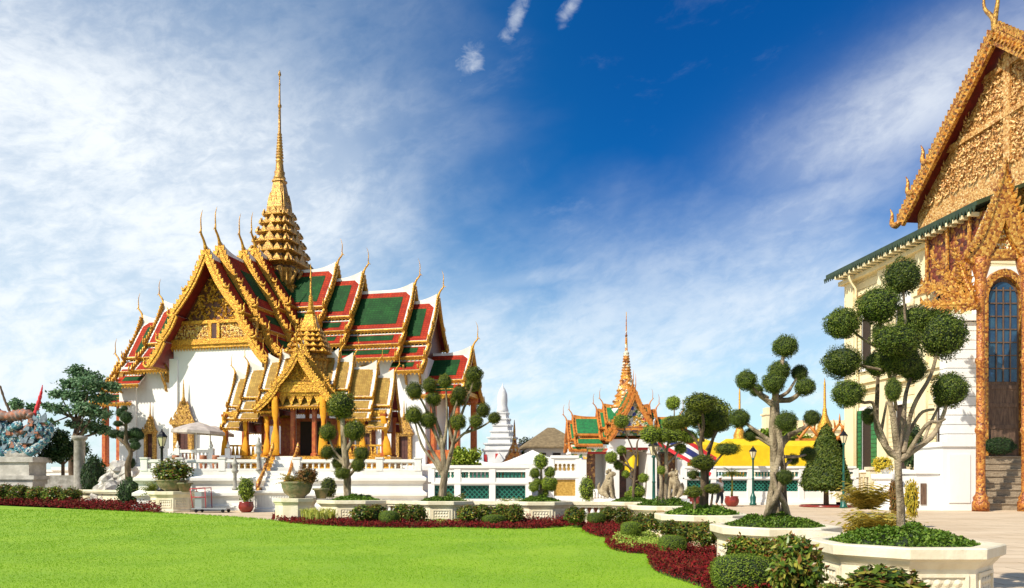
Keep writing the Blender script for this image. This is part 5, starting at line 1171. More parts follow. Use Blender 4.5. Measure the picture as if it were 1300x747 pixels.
b.prism([pw(x, yF - .14, z) for x, z in p6], [pw(x, yF - .09, z) for x, z in p6]); b.build('glass_panel', [mat('dark_blue_glass', (0.012, 0.045, 0.11), 0.12, col2=(0.03, 0.09, 0.15), vscale=1.4)], dr)
b = MB()
for i in range(1, 4):
    x = cx - hw * .84 + hw * 1.68 * i / 4; q = [pw(x - .03, yF - .2, 7.0), pw(x + .03, yF - .2, 7.0), pw(x + .03, yF - .2, 12.2), pw(x - .03, yF - .2, 12.2)]; b.prism(q, [p + pw(27, 45.05, 0) for p in q])
for i in range(1, 8):
    z = 7.0 + .72 * i; q = [pw(cx - hw * .8, yF - .19, z - .03), pw(cx + hw * .8, yF - .19, z - .03), pw(cx + hw * .8, yF - .19, z + .03), pw(cx - hw * .8, yF - .19, z + .03)]; b.prism(q, [p + pw(27, 45.04, 0) for p in q])
b.build('glazing_bar', [M_WOOD], dr)
for z in (3.2, 4.4, 5.6, 6.6): b = MB(); q = [pw(cx - hw * .9, yF - .12, z), pw(cx + hw * .9, yF - .12, z), pw(cx + hw * .9, yF - .12, z + .22), pw(cx - hw * .9, yF - .12, z + .22)]; b.prism(q, [p + pw(27, 45.03, 0) for p in q]); b.build('door_rail', [M_WOOD], dr)
b = MB()
for i in range(8):
    q = [pw(24.0, 41.0 + .34 * i, 0), pw(34, 41.0 + .34 * i, 0), pw(34, 43.6, 0), pw(24.0, 43.6, 0)]; o_ = Vector((0, 0, 1))
    b.prism([p + o_ * (.36 * i) for p in q], [p + o_ * (.36 * (i + 1) - .05) for p in q]); q2 = [pw(23.97, 40.95 + .34 * i, 0), pw(34, 40.95 + .34 * i, 0), pw(34, 43.59, 0), pw(23.97, 43.59, 0)]
    b.prism([p + o_ * (.36 * (i + 1) - .05) for p in q2], [p + o_ * (.36 * (i + 1)) for p in q2])
b.build('step', [M_STEP], PB)
b = MB()      # white stair cheek and pedestals left of the porch
def wbx(x0, x1, y0, y1, z0, z1): q = [pw(x0, y0, z0), pw(x1, y0, z0), pw(x1, y1, z0), pw(x0, y1, z0)]; b.prism(q, [p + Vector((0, 0, z1 - z0)) for p in q])
wbx(22.2, 23.9, 40.6, 43.5, 0, 3.3); wbx(22.1, 24.0, 40.5, 43.5, 3.3, 3.55); wbx(21.0, 22.2, 40.9, 43.5, 0, 1.9); wbx(20.9, 22.25, 40.8, 43.5, 1.9, 2.1); wbx(20.4, 21.0, 41.2, 43.5, 0, 1.2)
wbx(22.5, 23.6, 40.55, 40.6, .4, 2.9)
q = [pw(21.2, 40.88, .3), pw(21.5, 40.88, .3), pw(21.5, 40.88, 1.4), pw(21.2, 40.88, 1.4)]; b.build('stair_cheek', [M_WALLW], PB)
t = MB(); t.prism(q, [p + pw(27, 44.97, 0) for p in q]); t.build('stair_niche', [M_WOOD], PB)
b = MB()
for i in range(6): wbx(23.7, 24.05, 41.0 + .4 * i, 41.35 + .4 * i, .5 * i, .5 * i + 1.1)
b.build('stair_kerb', [M_GREYST], PB)
# ------------------------------------------------------------ planters
def octa(rx, ry, z, k=.414): return [(rx, -ry * k, z), (rx, ry * k, z), (rx * k, ry, z), (-rx * k, ry, z), (-rx, ry * k, z), (-rx, -ry * k, z), (-rx * k, -ry, z), (rx * k, -ry, z)]
COVER = [mound_mesh('planter_cover_mesh', 2600, .085, [L_COVER, L_CORE], s, .28) for s in (1, 2)]
COVERN = mound_mesh('planter_cover_mesh', 9000, .045, [L_COVER, L_CORE], 3, .27)
def planter(label, x, D, rx, ry, H=.80, cover=None, csc=.80, group='white octagonal planters', detail=True):
    p = thing('planter', label, 'planter', (x, D, 0), 0, group); mb = MB()
    pr = [(1.0, 0), (1.0, .07), (.965, .10), (.955, .56), (.985, .60), (1.0, .615), (1.03, .66), (1.085, .69), (1.09, .80), (1.075, .815), (.90, .815), (.88, .74)]
    mb.loft([octa(rx * a, ry * a, z * H / .8) for a, z in pr], 0, cap0=False); b = mb.build('body', [M_CREAM], p)
    if detail:
        P = octa(rx * .96, ry * .96, 0); f = MB()
        for i in range(8):
            a, c = Vector(P[i]), Vector(P[(i + 1) % 8]); d = c - a; L = d.length; d.normalize(); n = Vector((d.y, -d.x, 0))
            if n.dot((a + c) / 2) < 0: n = -n
            if n.y > .3: continue
            def bx(u0, u1, z0, z1, w): q = [a + d * u0 + Vector((0, 0, z0)), a + d * u1 + Vector((0, 0, z0)), a + d * u1 + Vector((0, 0, z1)), a + d * u0 + Vector((0, 0, z1))]; f.prism(q, [t + n * w for t in q])
            s = H / .8; m_ = min(.12, L * .12); w = .022
            bx(m_, L - m_, .17 * s, .21 * s, w); bx(m_, L - m_, .47 * s, .51 * s, w); bx(m_, m_ + .04, .21 * s, .47 * s, w); bx(L - m_ - .04, L - m_, .21 * s, .47 * s, w)
            k = max(3, int((L - 2 * m_ - .1) / .10))          # row of raised petals in the panel
            for j in range(k):
                u = m_ + .06 + (j + .5) * (L - 2 * m_ - .12) / k; r = (L - 2 * m_ - .12) / k * .46
                for z0, hz in ((.225, .10), (.345, .10)):
                    pts = [a + d * (u + r * math.cos(q * math.pi / 4)) + n * .004 + Vector((0, 0, (z0 + .055) * s + hz * .5 * s * math.sin(q * math.pi / 4))) for q in range(8)]
                    ctr = a + d * u + n * .028 + Vector((0, 0, (z0 + .055) * s)); f.add(pts + [ctr], [(q, (q + 1) % 8, 8) for q in range(8)], 0)
        f.build('panel_relief', [M_CREAM], b)
    if cover:
        o = link('ground_cover', cover, p, (0, 0, .76 * H / .8), (rx * csc, ry * csc, min(rx, ry) * 1.0), (0, 0, x)); tag(o, kind='stuff')
    return p
planter('nearest white octagonal planter with a deep green cover, right foreground', 4.97, 10.05, 0.97, 1.0, cover=COVERN, csc=.90)
planter('octagonal planter holding the pale twisted topiary trunk', 4.52, 13.6, .92, .95, cover=COVERN, csc=.92)
planter('octagonal planter holding the flat padded bonsai with brown trunks', 4.36, 18.1, .93, .95, cover=COVER[0], csc=.88)
planter('octagonal planter holding the bright green pad topiary on twin trunks', 4.70, 24.2, 1.0, .95, cover=COVER[1], csc=.9)
planter('octagonal planter of the thin branched topiary in front of the gatehouse', 4.30, 28.3, .85, .8, cover=COVER[0], csc=.9)
planter('octagonal planter of the small bright ball topiary before the ochre tiled wall', 1.02, 28.6, 1.05, .85, cover=COVER[1], csc=.85)
planter('octagonal planter of the tall many branched ball topiary beside the terrace', -2.55, 29.2, 1.02, .85, cover=COVER[0], csc=.85)
planter('long planter of the ball topiary in front of the gold pavilion', -6.05, 30.4, 1.28, .9, cover=COVER[1], csc=.72)
bpl = planter('squarer cream pedestal planter carrying the fern bowl', -8.45, 30.7, .72, .7, H=.86, cover=None, group='cream pedestals', detail=False)
planter('cream pedestal planter at the lawn edge on the left carrying a shrub bowl', -16.95, 39.4, 1.0, .95, H=1.0, cover=None, group='cream pedestals')

# low balustrades between the planters
def low_rail(label, a, c, H=.8, group='low balustrades along the beds', mb_=M_TERRA):
    a, c = Vector(a), Vector(c); L = (c - a).length; an = math.atan2(c.y - a.y, c.x - a.x)
    r = thing('low_balustrade', label, 'balustrade', (a.x, a.y, 0), an, group); m = MB()
    m.box(0, L, -.17, .17, 0, .22); m.box(0, L, -.12, .12, .22, .30); m.box(0, L, -.17, .17, H - .12, H); m.box(0, L, -.12, .12, H - .2, H - .12); m.build('rail', [M_CREAM], r)
    b = MB(); b.lathe([(.035, 0), (.05, .02), (.095, .10), (.06, .2), (.035, .27), (.06, .30)], 8); me = b.mesh('baluster', [M_WHITE]); n = max(2, int(L / .22))
    t = MB(); t.box(.02, L - .02, .05, .07, .30, H - .2); t.build('back_slab', [mb_], r)
    for i in range(min(n, 40)): link('baluster', me, r, ((i + .5) * L / n, -.02, .30), (1, 1, (H - .5) / .30))
low_rail('low balustrade joining the nearest planter to the one behind it', (4.95, 11.1, 0), (4.62, 12.7, 0))
low_rail('low balustrade behind the planter of the pale twisted trunk', (4.5, 14.6, 0), (4.4, 17.2, 0))
low_rail('low balustrade behind the planter of the padded bonsai', (4.4, 19.1, 0), (4.65, 23.3, 0))
low_rail('short low balustrade between the two planters in front of the gatehouse', (4.6, 25.2, 0), (4.4, 27.5, 0))
low_rail('low balustrade right of the small bright ball topiary', (2.1, 28.6, 0), (3.5, 28.4, 0))
low_rail('low balustrade between the small bright ball topiary and the tall branched one', (-1.55, 29.1, 0), (-.05, 28.7, 0))
low_rail('low balustrade left of the tall many branched ball topiary', (-4.75, 30.1, 0), (-3.55, 29.4, 0))
low_rail('low cream balustrade along the red border at the left of the lawn', (-40.5, 57.5, 0), (-18.6, 42.2, 0), 1.0, mb_=M_CREAM)

# ------------------------------------------------------------ the topiaries
topiary('ball_topiary', 'topiary of dark round balls on a pale straight trunk before the gold pavilion', 30.4, (441, 640), .82,
        [(433, 515, 18, 18, 0), (450.5, 547, 13.5, 13.5, -.3), (416, 549, 11, 11, -.1), (415.5, 574.5, 8.8), (430, 576, 8.5, 8.5, .6), (459, 576, 9.8, 9.3), (428.5, 588.6, 7.6), (455, 590.5, 9, 9), (434, 601, 9.8, 7.8, -.4)],
        [[(442, 640, 6.0, 0), (441, 622, 5.2, 0), (440, 600, 5.4, 0), (437, 565, 4.2, 0), 0], [(438, 575, 3, 0), (446, 562, 2.6), 1], [(440, 590, 2.5, 0), (424, 572, 1.8), 2], [(440, 592, 2.2, 0), (426, 582, 1.8), 3], [(439, 585, 2, 0), 4], [(440, 600, 2.6, 0), (450, 586, 2), 5], [(440, 605, 2, 0), 6], [(441, 608, 2.4, 0), (449, 598, 2), 7], [(441, 612, 2, 0), 8]], BALLS_MID, M_BARK, 'ball topiaries in planters')
Bb = [(526, 496, 11), (545, 489, 9.5), (565, 484, 9), (550.5, 506, 10), (525, 527, 11.5), (543, 533.5, 11), (602, 475.5, 13, 10), (601.5, 487.6, 10.5), (583, 499, 10), (580.5, 507.5, 9.5), (613, 521, 9.5), (604.5, 535, 9), (627.7, 531, 8.7, 7.8), (582, 536, 10.5)]
topiary('ball_topiary', 'tall topiary with many thin branches ending in small dark balls beside the terrace', 29.2, (563, 640), .82, Bb,
        [[(562, 640, 6.4, 0), (562, 622, 5.4, 0), (564, 600, 5, 0), (562, 575, 3.6, 0), (560, 555, 2.6, 0), (553, 530, 1.8), 3], [(563, 598, 4, 0), (548, 572, 2.4), (535, 545, 1.8), 4], [(560, 570, 2.2, 0), (545, 530, 1.7), (536, 510, 1.3), 0], [(558, 550, 2, 0), (549, 520, 1.4), 1], [(562, 572, 2.6, 0), (567, 540, 2), (567, 510, 1.5), 2], [(557, 560, 2, 0), 5], [(565, 600, 4.2, 0), (574, 570, 3), (580, 545, 2.4), (592, 510, 1.7), 7], [(590, 516, 1.5), (598, 494, 1.3), 6], [(576, 565, 2.4, 0), (570, 540, 2), (576, 520, 1.6), 9], [(575, 530, 1.6), 8], [(577, 562, 2.4), (590, 550, 1.8), (602, 545, 1.4), 11], [(588, 551, 1.7), (610, 543, 1.3), 12], [(592, 548, 1.4), (604, 532, 1.2), 10], [(571, 580, 2.2, 0), 13], [(563, 606, 3.0, 0), (552, 588, 2.2), (538, 570, 1.8), (532, 556, 1.4), (528, 540, 1.2), 4]], BALLS_MID, M_BARK, 'ball topiaries in planters', seed=3)
topiary('ball_topiary', 'small bright green ball topiary with a large top ball before the garden wall', 28.6, (687, 638), .82,
        [(686.7, 586, 9.2, 10), (679, 601, 7), (698, 599.6, 7.2), (678, 618, 7), (695, 614, 7.8), (702, 612, 6), (700, 618, 6.5), (690, 626, 7), (682, 612, 5)],
        [[(687, 640, 2.6, 0), (687, 620, 2.2, 0), (687, 602, 1.8, 0), 0], [(687, 615, 1.4), 1], [(687, 612, 1.4), 2], [(687, 626, 1.4), 3], [(687, 622, 1.4), 4], [(687, 624, 1.3), 6]], BALLS_BRT, M_BARK, 'ball topiaries in planters', seed=5, dscale=.5)
topiary('ball_topiary', 'thin bent topiary with small green balls in front of the gatehouse doorway', 28.3, (806, 638), .82,
        [(776, 581, 8), (789, 572, 6.5), (785, 590.6, 6.5), (794.5, 602, 5.2), (817, 607, 7, 6), (809, 624, 12, 9), (789, 535, 10.5, 8.5), (800, 628, 7, 5)],
        [[(804, 638, 2.4, 0), (805, 610, 2, 0), (808, 580, 1.7, 0), (809, 562, 1.2, 0), (813, 556, .7, 0)], [(805, 606, 1.6, 0), (797, 592, 1.2), 2], [(806, 598, 1.4, 0), (795, 590, 1), 0], [(800, 594, 1.2), 1], [(805, 610, 1.2), 3], [(806, 612, 1.2), 4], [(807, 580, 1.3, 0), (797, 556, 1), 6], [(803, 632, 2), 5]], BALLS_BRT, M_BARKDK, 'pad topiaries before the gatehouse', seed=6)
topiary('pad_topiary', 'bright green flat pad topiary on twin slender trunks beside the gatehouse', 24.2, (842, 638), .80,
        [(826, 552, 14, 11.5), (840, 554, 13, 9), (857, 553, 17, 9.5), (874, 555, 12, 9), (866, 535, 12, 8.5), (850, 537, 11, 8), (854.5, 512, 9.5, 9), (864, 569.6, 8, 7.5), (839.5, 597, 5.5), (848, 548, 10, 7)],
        [[(838, 640, 3.8, 0), (840, 615, 2.8, 0), (836, 585, 2.3, 0), (830, 570, 1.8), 0], [(844, 640, 3.6, 0), (846, 605, 2.8, 0), (846, 575, 2.3, 0), (850, 560, 1.7), 2], [(846, 590, 1.8, 0), (858, 578, 1.4), 7], [(846, 576, 1.7), (840, 562, 1.4), 1], [(848, 568, 1.7), (866, 561, 1.2), 3], [(850, 560, 1.4), (856, 545, 1.2), 4], [(850, 552, 1.3), 5], [(855, 540, 1.2), (856, 524, .9), 6], [(839, 604, 1.2), 8]], BALLS_BRT, M_BARK, 'pad topiaries before the gatehouse', seed=7)
topiary('pad_topiary', 'dark bonsai with a wide dense crown and flat tiered pads on brown trunks', 18.1, (892, 648), .85,
        [(889, 512, 25, 13, -.3), (905, 528, 24, 22, .5), (884, 528, 18, 16, .6), (858, 537, 17, 9, 0), (914, 537, 14, 11, 0), (923, 570, 16, 8, -.2), (892, 587, 19.5, 9.5, -.2), (881, 603, 8.5, 6.5, .3), (881, 624.5, 13.5, 7.5, -.3), (905, 620.5, 13.5, 7, -.1), (898, 548, 13, 10, .5)],
        [[(891, 650, 5.2, 0), (893, 620, 4.4, 0), (892, 590, 3.9, 0), (889, 565, 3, 0), (893, 540, 2.2), 0], [(896, 648, 4.2, .15), (897, 610, 3.4, .2), (899, 580, 2.8, .2), (906, 552, 2), 1], [(889, 568, 2.4, 0), (876, 550, 1.8), 3], [(897, 572, 2, 0), (908, 552, 1.6), 4], [(898, 600, 2.2, 0), (910, 585, 1.6), 5], [(892, 596, 2.4, 0), 6], [(892, 610, 2, 0), 7], [(882, 648, 2.0, -.3), (882, 634, 1.8, -.3), 8], [(902, 646, 1.8, 0), (904, 632, 1.5, 0), 9], [(893, 560, 2), 2]], BALLS_MID, M_BARKDK, 'pad topiaries in planters', seed=8, dscale=.6)
topiary('ball_topiary', 'topiary of neat dark balls on a thick pale twisted trunk with hollows', 13.6, (985, 658), .82,
        [(997, 440, 16, 14.5, 0), (989.5, 471, 13.8), (982, 486, 14.5, 14, -.35), (947.6, 483, 14, 13), (960, 495.5, 9, 8, .3), (1015, 473.7, 10.5), (1022, 491, 13, 12), (939, 531.6, 13.5, 12.5), (954, 552, 10.5, 8.8, .3), (998, 535, 14, 13, -.35), (1031, 531, 11, 10.5), (1026, 576.6, 10.5, 9.5, .5), (1006.5, 583.5, 7.5, 7.2, .4), (996, 606, 11.3, 10, -.3)],
        [[(985, 660, 8, 0), (984, 640, 6.2, 0), (983, 610, 5.9, 0), (983, 575, 6.2, 0), (981, 545, 5.2, 0), (983, 515, 5.2, 0), (985, 500, 4.4), (992, 465, 3.2), 0],
         [(996, 660, 6, .1), (995, 630, 4.2, .1), (995, 600, 3.9, .1), (991, 570, 4.6, .1), (1000, 555, 4.8, .1), (1010, 549, 3.4), (1022, 542, 2.4), 10],
         [(974, 662, 4.4, -.1), (978, 630, 4, -.15), (984, 600, 4.2, -.15), (991, 570, 4, -.15), (988, 545, 3.8, -.1), (985, 510, 4.4, 0), 2],
         [(983, 515, 4.8, 0), (972, 508, 3.2), (962, 500, 2.6), 3], [(985, 508, 4.5, 0), (1002, 508, 3.8), (1014, 500, 3), 6], [(990, 504, 3.2, 0), (1000, 498, 2.6), (1008, 486, 2), 5], [(983, 565, 4.5, 0), (970, 555, 3.4), (955, 544, 2.6), 7], [(980, 566, 3, 0), (966, 558, 2.2), 8], [(986, 552, 3, 0), (992, 545, 2.6), 9], [(986, 495, 3), 1], [(994, 600, 3, .1), (998, 590, 2.4), 12], [(996, 580, 2.6, .1), (1012, 580, 2), 11], [(992, 625, 3, 0), 13], [(975, 505, 2), 4],
         [(1002, 660, 3.6, 0), (996, 640, 4.2, -.2), (986, 622, 4, -.32), (980, 600, 3.6, -.3)], [(970, 662, 3.2, 0), (976, 645, 4, -.25), (986, 628, 4, -.34), (993, 605, 3.4, -.25)]], BALLS_NEAR, M_BARK, 'ball topiaries in planters', seed=9, dscale=.5)
topiary('ball_topiary', 'largest topiary of big dark foliage balls on a thin mottled trunk in the nearest planter', 10.05, (1144, 672), .88,
        [(1145.5, 351.5, 22.5, 23, .2), (1115, 388, 27.5, 24, -.2), (1069.6, 411, 23.5, 20, 0), (1069.6, 460, 24.5, 20.5, -.1), (1077, 500, 21.5, 18, -.2), (1161, 408, 21.5, 20, .3), (1197, 425, 28.5, 30, .1), (1138, 432, 31, 20.5, -.4), (1143, 455, 26, 22, -.1), (1114, 462, 15, 17, .2), (1206, 495, 22, 23, 0), (1134, 495, 10, 15, -.35), (1103, 528, 8, 11, .4), (1117, 421, 10, 10, .5), (1182, 406, 15, 14, .4), (1160, 470, 16, 16, .3), (1196, 509, 9, 8, .3), (1152, 560, 12, 12, .5)],
        [[(1144, 672, 6.5, 0), (1143, 645, 5.4, 0), (1141, 610, 4.8, 0), (1140, 585, 4.9, 0), (1138, 560, 5, 0), (1134, 530, 4), (1130, 500, 3.4), 8], [(1140, 582, 4.4, 0), (1124, 566, 4, 0), (1113, 545, 3.6), (1113, 520, 3), (1114, 490, 2.6), 9], [(1126, 566, 3.2), (1112, 530, 2.6), (1108, 512, 2.3), (1095, 511, 2), 4], [(1141, 585, 4.6, 0), (1165, 568, 4.2, 0), (1185, 552, 3.6), (1198, 525, 2.6), 10], [(1146, 575, 4.2, 0), (1152, 545, 3.4, .1), (1160, 515, 3), (1180, 480, 2.5), (1188, 455, 2.2), 6], [(1140, 570, 4), (1147, 530, 3.2), (1150, 500, 2.8), 15], [(1114, 520, 2.2), 12], [(1112, 440, 2), (1095, 430, 2), 2], [(1120, 470, 2), (1100, 466, 2), 3], [(1138, 520, 2.5), 11], [(1130, 480, 2.5), (1120, 430, 2.2), 1], [(1145, 470, 2.6), (1155, 440, 2.2), 5], [(1150, 420, 2), 0], [(1160, 440, 2), 14], [(1172, 560, 2.2), (1185, 530, 2), 16], [(1138, 580, 3.4, 0), (1128, 575, 3, .1), (1118, 556, 2.6, .2), (1121, 536, 2, .2), (1126, 510, 1.6, .2)], [(1150, 580, 3, 0), (1176, 540, 2.6, -.2), (1192, 536, 2, -.2), (1200, 532, 1.4, -.2)], [(1148, 560, 3, .1), (1168, 526, 2.4, .2), (1186, 520, 1.8, .1)]], BALLS_NEAR, M_BARK, 'ball topiaries in planters', seed=10, dscale=.3)
topiary('bonsai', 'dark contorted bonsai with flat pads at the left end of the terrace', 42.6, (163, 600), 1.2,
        [(146, 551, 9.5, 6), (160, 553, 10, 6), (172, 550, 9.5, 7), (177, 553, 6, 6), (172, 566, 6.5, 5.5), (160, 530, 7.5, 8), (150, 538, 6, 4), (158, 519, 4, 4), (152, 524, 4, 6), (170, 560, 6, 4), (166, 588, 6, 7)],
        [[(163, 612, 4, 0), (162, 590, 4, 0), (166, 575, 3.2), (160, 562, 3), (160, 548, 2.4), 5], [(162, 566, 2.6), (152, 558, 2), 0], [(164, 574, 2.6), (172, 570, 2), 4], [(161, 556, 2), 2], [(158, 540, 1.8), 6], [(156, 534, 1.6), 8], [(161, 525, 1.6), 7], [(164, 584, 2.4), 10]], [leaf_ball('dark_pad_mesh', 1700, .15, [L_DARK, L_CORE], 21, .86, .2)], M_BARKDK, seed=12)

# clipped cone tree
cone = thing('cone_tree', 'tall clipped dark green cone tree beside the green lamp post', 'topiary tree', (wx(1049, 46), 46, 0)); rs = random.Random(4); m = MB(); Hc, Rc = 3.75, 1.52
m.loft([[(r * math.cos(2 * math.pi * j / 20), r * math.sin(2 * math.pi * j / 20), 1.25 + z) for j in range(20)] for r, z in ((.7, -.2), (Rc * .84, .0), (Rc * .76, .7), (Rc * .5, 1.9), (.05, Hc - .4))], 1, smooth=True)
for i in range(12000):
    t = 1 - math.sqrt(rs.random()); a = rs.uniform(0, 6.283); r = Rc * (1 - t) ** .78 * min(1, .75 + t * 3) * (1 + .10 * noise.noise(Vector((math.cos(a) * 2, math.sin(a) * 2, t * 6)))) * rs.uniform(.86, 1.03)
    n = Vector((math.cos(a), math.sin(a), .35)) + Vector((rs.uniform(-1, 1), rs.uniform(-1, 1), rs.uniform(-.5, 1))) * .7; leaf(m, Vector((r * math.cos(a), r * math.sin(a), 1.0 + t * (Hc + .2))), n.normalized(), .15, rs)
m.build('crown', [L_TOPIN, L_CORE], cone); m = MB(); m.tube([(0, 0, 0), (0, .02, .7), (0, 0, 1.5)], [.17, .15, .14], 8); m.build('trunk', [M_BARKDK], cone)
m = MB(); m.lathe([(1.5, 0), (1.5, .10), (1.42, .13), (1.38, .06)], 24); m.build('bed_ring', [M_REDPOT], cone)

# large tree and the greenery at the left
def wild_tree(label, px, D, clumps, trunk, n, size, mats, group=None, bark=M_BARKDK, seed=1, name='broad_tree'):
    """clumps: (px, py, r px, squash)"""
    x0 = wx(px, D); t = thing(name, label, 'tree', (x0, D, 0), 0, group); rs = random.Random(seed); m = MB(); s = D / F; tot = sum(c[2] ** 2 for c in clumps); cs = []
    for (cx, cy, r, sq) in clumps:
        c = U(cx, cy, D) - Vector((x0, D, 0)); c.y = rs.uniform(-.6, .6) * 25 * s; rr = r * s; cs.append(c)
        k = int(n * r * r / tot); off = Vector((cx * .1, cy * .1, 0))
        for i in range(k):
            d = rdir(rs); q = rr * rs.random() ** .45 * (1 + .55 * noise.noise(d * 1.8 + off)); p = c + Vector((d.x * q, d.y * q, d.z * q * sq))
            leaf(m, p, (d * .5 + Vector((rs.uniform(-1, 1), rs.uniform(-1, 1), rs.uniform(0, 1.5)))).normalized(), size, rs, 0, .6)
    m.build('crown', mats, t); b = MB()
    pts = [U(a, h, D) - Vector((x0, D, 0)) for a, h, r in trunk]; c = curve([(p.x, p.y, p.z, q[2] * s) for p, q in zip(pts, trunk)], 4); b.tube([q[:3] for q in c], [q[3] for q in c], 8, jit=.2)
    top = c[-1]; mid = c[len(c) // 2]
    for i, q in enumerate(cs):
        st_ = c[min(len(c) - 1, int(len(c) * rs.uniform(.5, 1)))]; cc = curve([st_[:3] + (st_[3] * .7,), tuple((Vector(st_[:3]) * .5 + q * .5) - Vector((0, 0, .1))) + (st_[3] * .45,), tuple(q) + (.02,)], 4); b.tube([p[:3] for p in cc], [p[3] for p in cc], 6)
    b.build('trunk', [bark], t); return t
wild_tree('large spreading blue green tree left of the great hall', 95, 66, [(104, 478, 20, .45), (84, 486, 15, .45), (122, 490, 20, .5), (72, 500, 14, .4), (98, 503, 18, .45), (134, 506, 14, .5), (114, 520, 20, .5), (82, 520, 13, .45), (140, 490, 12, .5), (64, 516, 8, .5), (94, 470, 13, .5), (132, 526, 13, .5), (108, 540, 18, .5), (70, 538, 8, .5), (124, 545, 12, .5), (88, 538, 10, .5)], [(92, 612, 4, ), (90, 580, 3.4), (96, 550, 3), (104, 520, 2.2)], 8000, .30, [L_TREE], seed=2)
wild_tree('dark bushy tree below the large spreading tree, above the stone steps', 78, 62, [(78, 572, 18, .8), (64, 578, 13, .7), (92, 568, 14, .8), (84, 556, 12, .8)], [(80, 622, 2.5), (80, 590, 2), (80, 570, 1.5)], 4200, .26, [L_DARK], seed=3)
wild_tree('small lone tree tuft behind the painted serpent sculpture', 27, 75, [(26, 514, 8, .8), (32, 517, 6, .8), (21, 518, 5, .8)], [(27, 612, 1.2), (27, 560, 1), (27, 520, .7)], 900, .35, [L_TREE], seed=4)
wild_tree('loose green shrub with pale trunklets behind the low white tent', 592, 52, [(582, 575, 10, .8), (590, 582, 14, .7), (602, 578, 9, .9), (598, 592, 13, .6), (578, 590, 9, .7)], [(590, 625, 1.2), (590, 600, 1), (590, 580, .8)], 2600, .22, [L_TOPIB], seed=6, name='loose_shrub')
wild_tree('dark green trees glimpsed beyond the yellow tents', 1010, 80, [(1000, 552, 16, .5), (985, 560, 14, .5), (1020, 560, 14, .5), (968, 552, 10, .6)], [(1000, 625, 2), (1000, 580, 1.5), (1000, 560, 1)], 3000, .4, [L_BOX], seed=7, name='far_tree')
cy = thing('column_shrub', 'dark clipped column shrub right of the grey stone pillar', 'shrub', (wx(119, 55), 55, 0))
link('foliage', shrub_mesh('column_shrub_mesh', 3200, .17, [L_DARK, L_CORE], 31, 1.0, .6, .15, .86), cy, (0, 0, .05), (.78, .78, 1.65))

# ------------------------------------------------------------ shrubs of the beds
def shrub(name, label, px, py, rpx, D, meshes, i, group, cat='shrub', sy=None, hz=.9, dz=0.0, sq=1.0):
    s = D / F; r = rpx * s; sy = sy or rpx; H = 2 * sy * s; p = U(px, py + sy, D)
    o = link(name, meshes[i % len(meshes)], None, (p.x, D, max(0.0, p.z) + dz), (r, r * sq, H / (2 * hz)), (0, 0, i * 1.7)); return tag(o, label, cat, group)
CR = [ # px, py(center), rx, ry, D, label
    (1011, 722, 30, 34, 9.4, 'glossy croton shrub filling the gap left of the nearest planter'),
    (1003, 697, 20, 16, 10.6, 'croton shrub behind the big clipped hedge block, right of it'),
    (968, 700, 17, 15, 11.4, 'croton shrub at the foot of the planter of the pale twisted trunk, middle one'),
    (942, 698, 18, 15, 11.7, 'croton shrub at the foot of the planter of the pale twisted trunk, left one'),
    (1122, 742, 42, 20, 8.1, 'round croton shrub in front of the nearest planter'),
    (1055, 752, 16, 10, 8.4, 'low croton shrub left of the one before the nearest planter'),
    (896, 677, 16, 14, 14.6, 'croton shrub right of the wide crimson patch'),
    (872, 676, 15, 12, 15.8, 'croton shrub below the bonsai planter, middle of three'),
    (850, 671, 14, 10, 17.2, 'croton shrub below the bonsai planter, left of three'),
    (832, 663, 14, 11, 19.2, 'croton shrub at the left foot of the bonsai planter'),
    (812, 663, 12, 11, 20.2, 'croton shrub between the bonsai planter and the round clipped shrub'),
    (790, 654, 12, 9, 24.0, 'croton shrub in front of the lion statue planter'),
    (772, 652, 11, 8, 25.5, 'croton shrub under the left stone lion'),
    (730, 654, 13, 10, 26.2, 'croton shrub right of the round crimson mound'),
    (652, 652, 12, 11, 26.8, 'croton shrub left of the round crimson mound'),
    (636, 650, 11, 9, 27.6, 'croton shrub behind the small clipped hedge, right of it'),
    (612, 650, 12, 9, 27.8, 'croton shrub behind the small clipped hedge, left of it'),
    (594, 652, 13, 10, 27.2, 'croton shrub right of the planter of the tall branched topiary'),
    (528, 653, 13, 11, 27.4, 'croton shrub left of the planter of the tall branched topiary'),
    (511, 651, 13, 10, 28.0, 'croton shrub right of the clipped hedge near the striped grass'),
    (462, 653, 15, 11, 27.6, 'croton shrub right of the yellow striped grass'),
    (478, 650, 11, 9, 28.2, 'croton shrub behind the clipped hedge near the striped grass'),
]
for i, (px, py, rx, ry, D, lab) in enumerate(CR): shrub('croton_shrub', lab, px, py, rx * 1.1, D, CROTONB if D < 13 else CROTON, i, 'croton shrubs of the beds', sy=ry * 1.08)
for i, (px, rx, ry, lab) in enumerate(((6, 14, 7.5, 'leafy border shrub at the far left edge under the sculpture plinth'), (26, 14, 7, 'leafy border shrub second from the left edge'), (47, 13, 6, 'leafy border shrub in the middle of the left border'), (68, 13, 7, 'leafy border shrub before the stone steps'), (90, 13, 6.5, 'leafy border shrub at the foot of the grey pillar'))):
    shrub('border_shrub', lab, px, 625.5 + i * .8, rx, 50.5 - i * 1.1, CROTON, i + 1, 'shrubs of the left border', sy=ry * 1.5)
YEL = [shrub_mesh('yellow_shrub_mesh', 1300, .24, [L_YELLOW, L_CORE], 41)]
shrub('yellow_shrub', 'yellow leaved shrub at the foot of the low balustrade on the left', 172, 638, 8, 43.0, YEL, 0, None, sy=5)
shrub('yellow_shrub', 'tall yellow shrub behind the mottled trunk of the nearest topiary', 1157, 634, 9, 26, YEL, 1, None, sy=25)
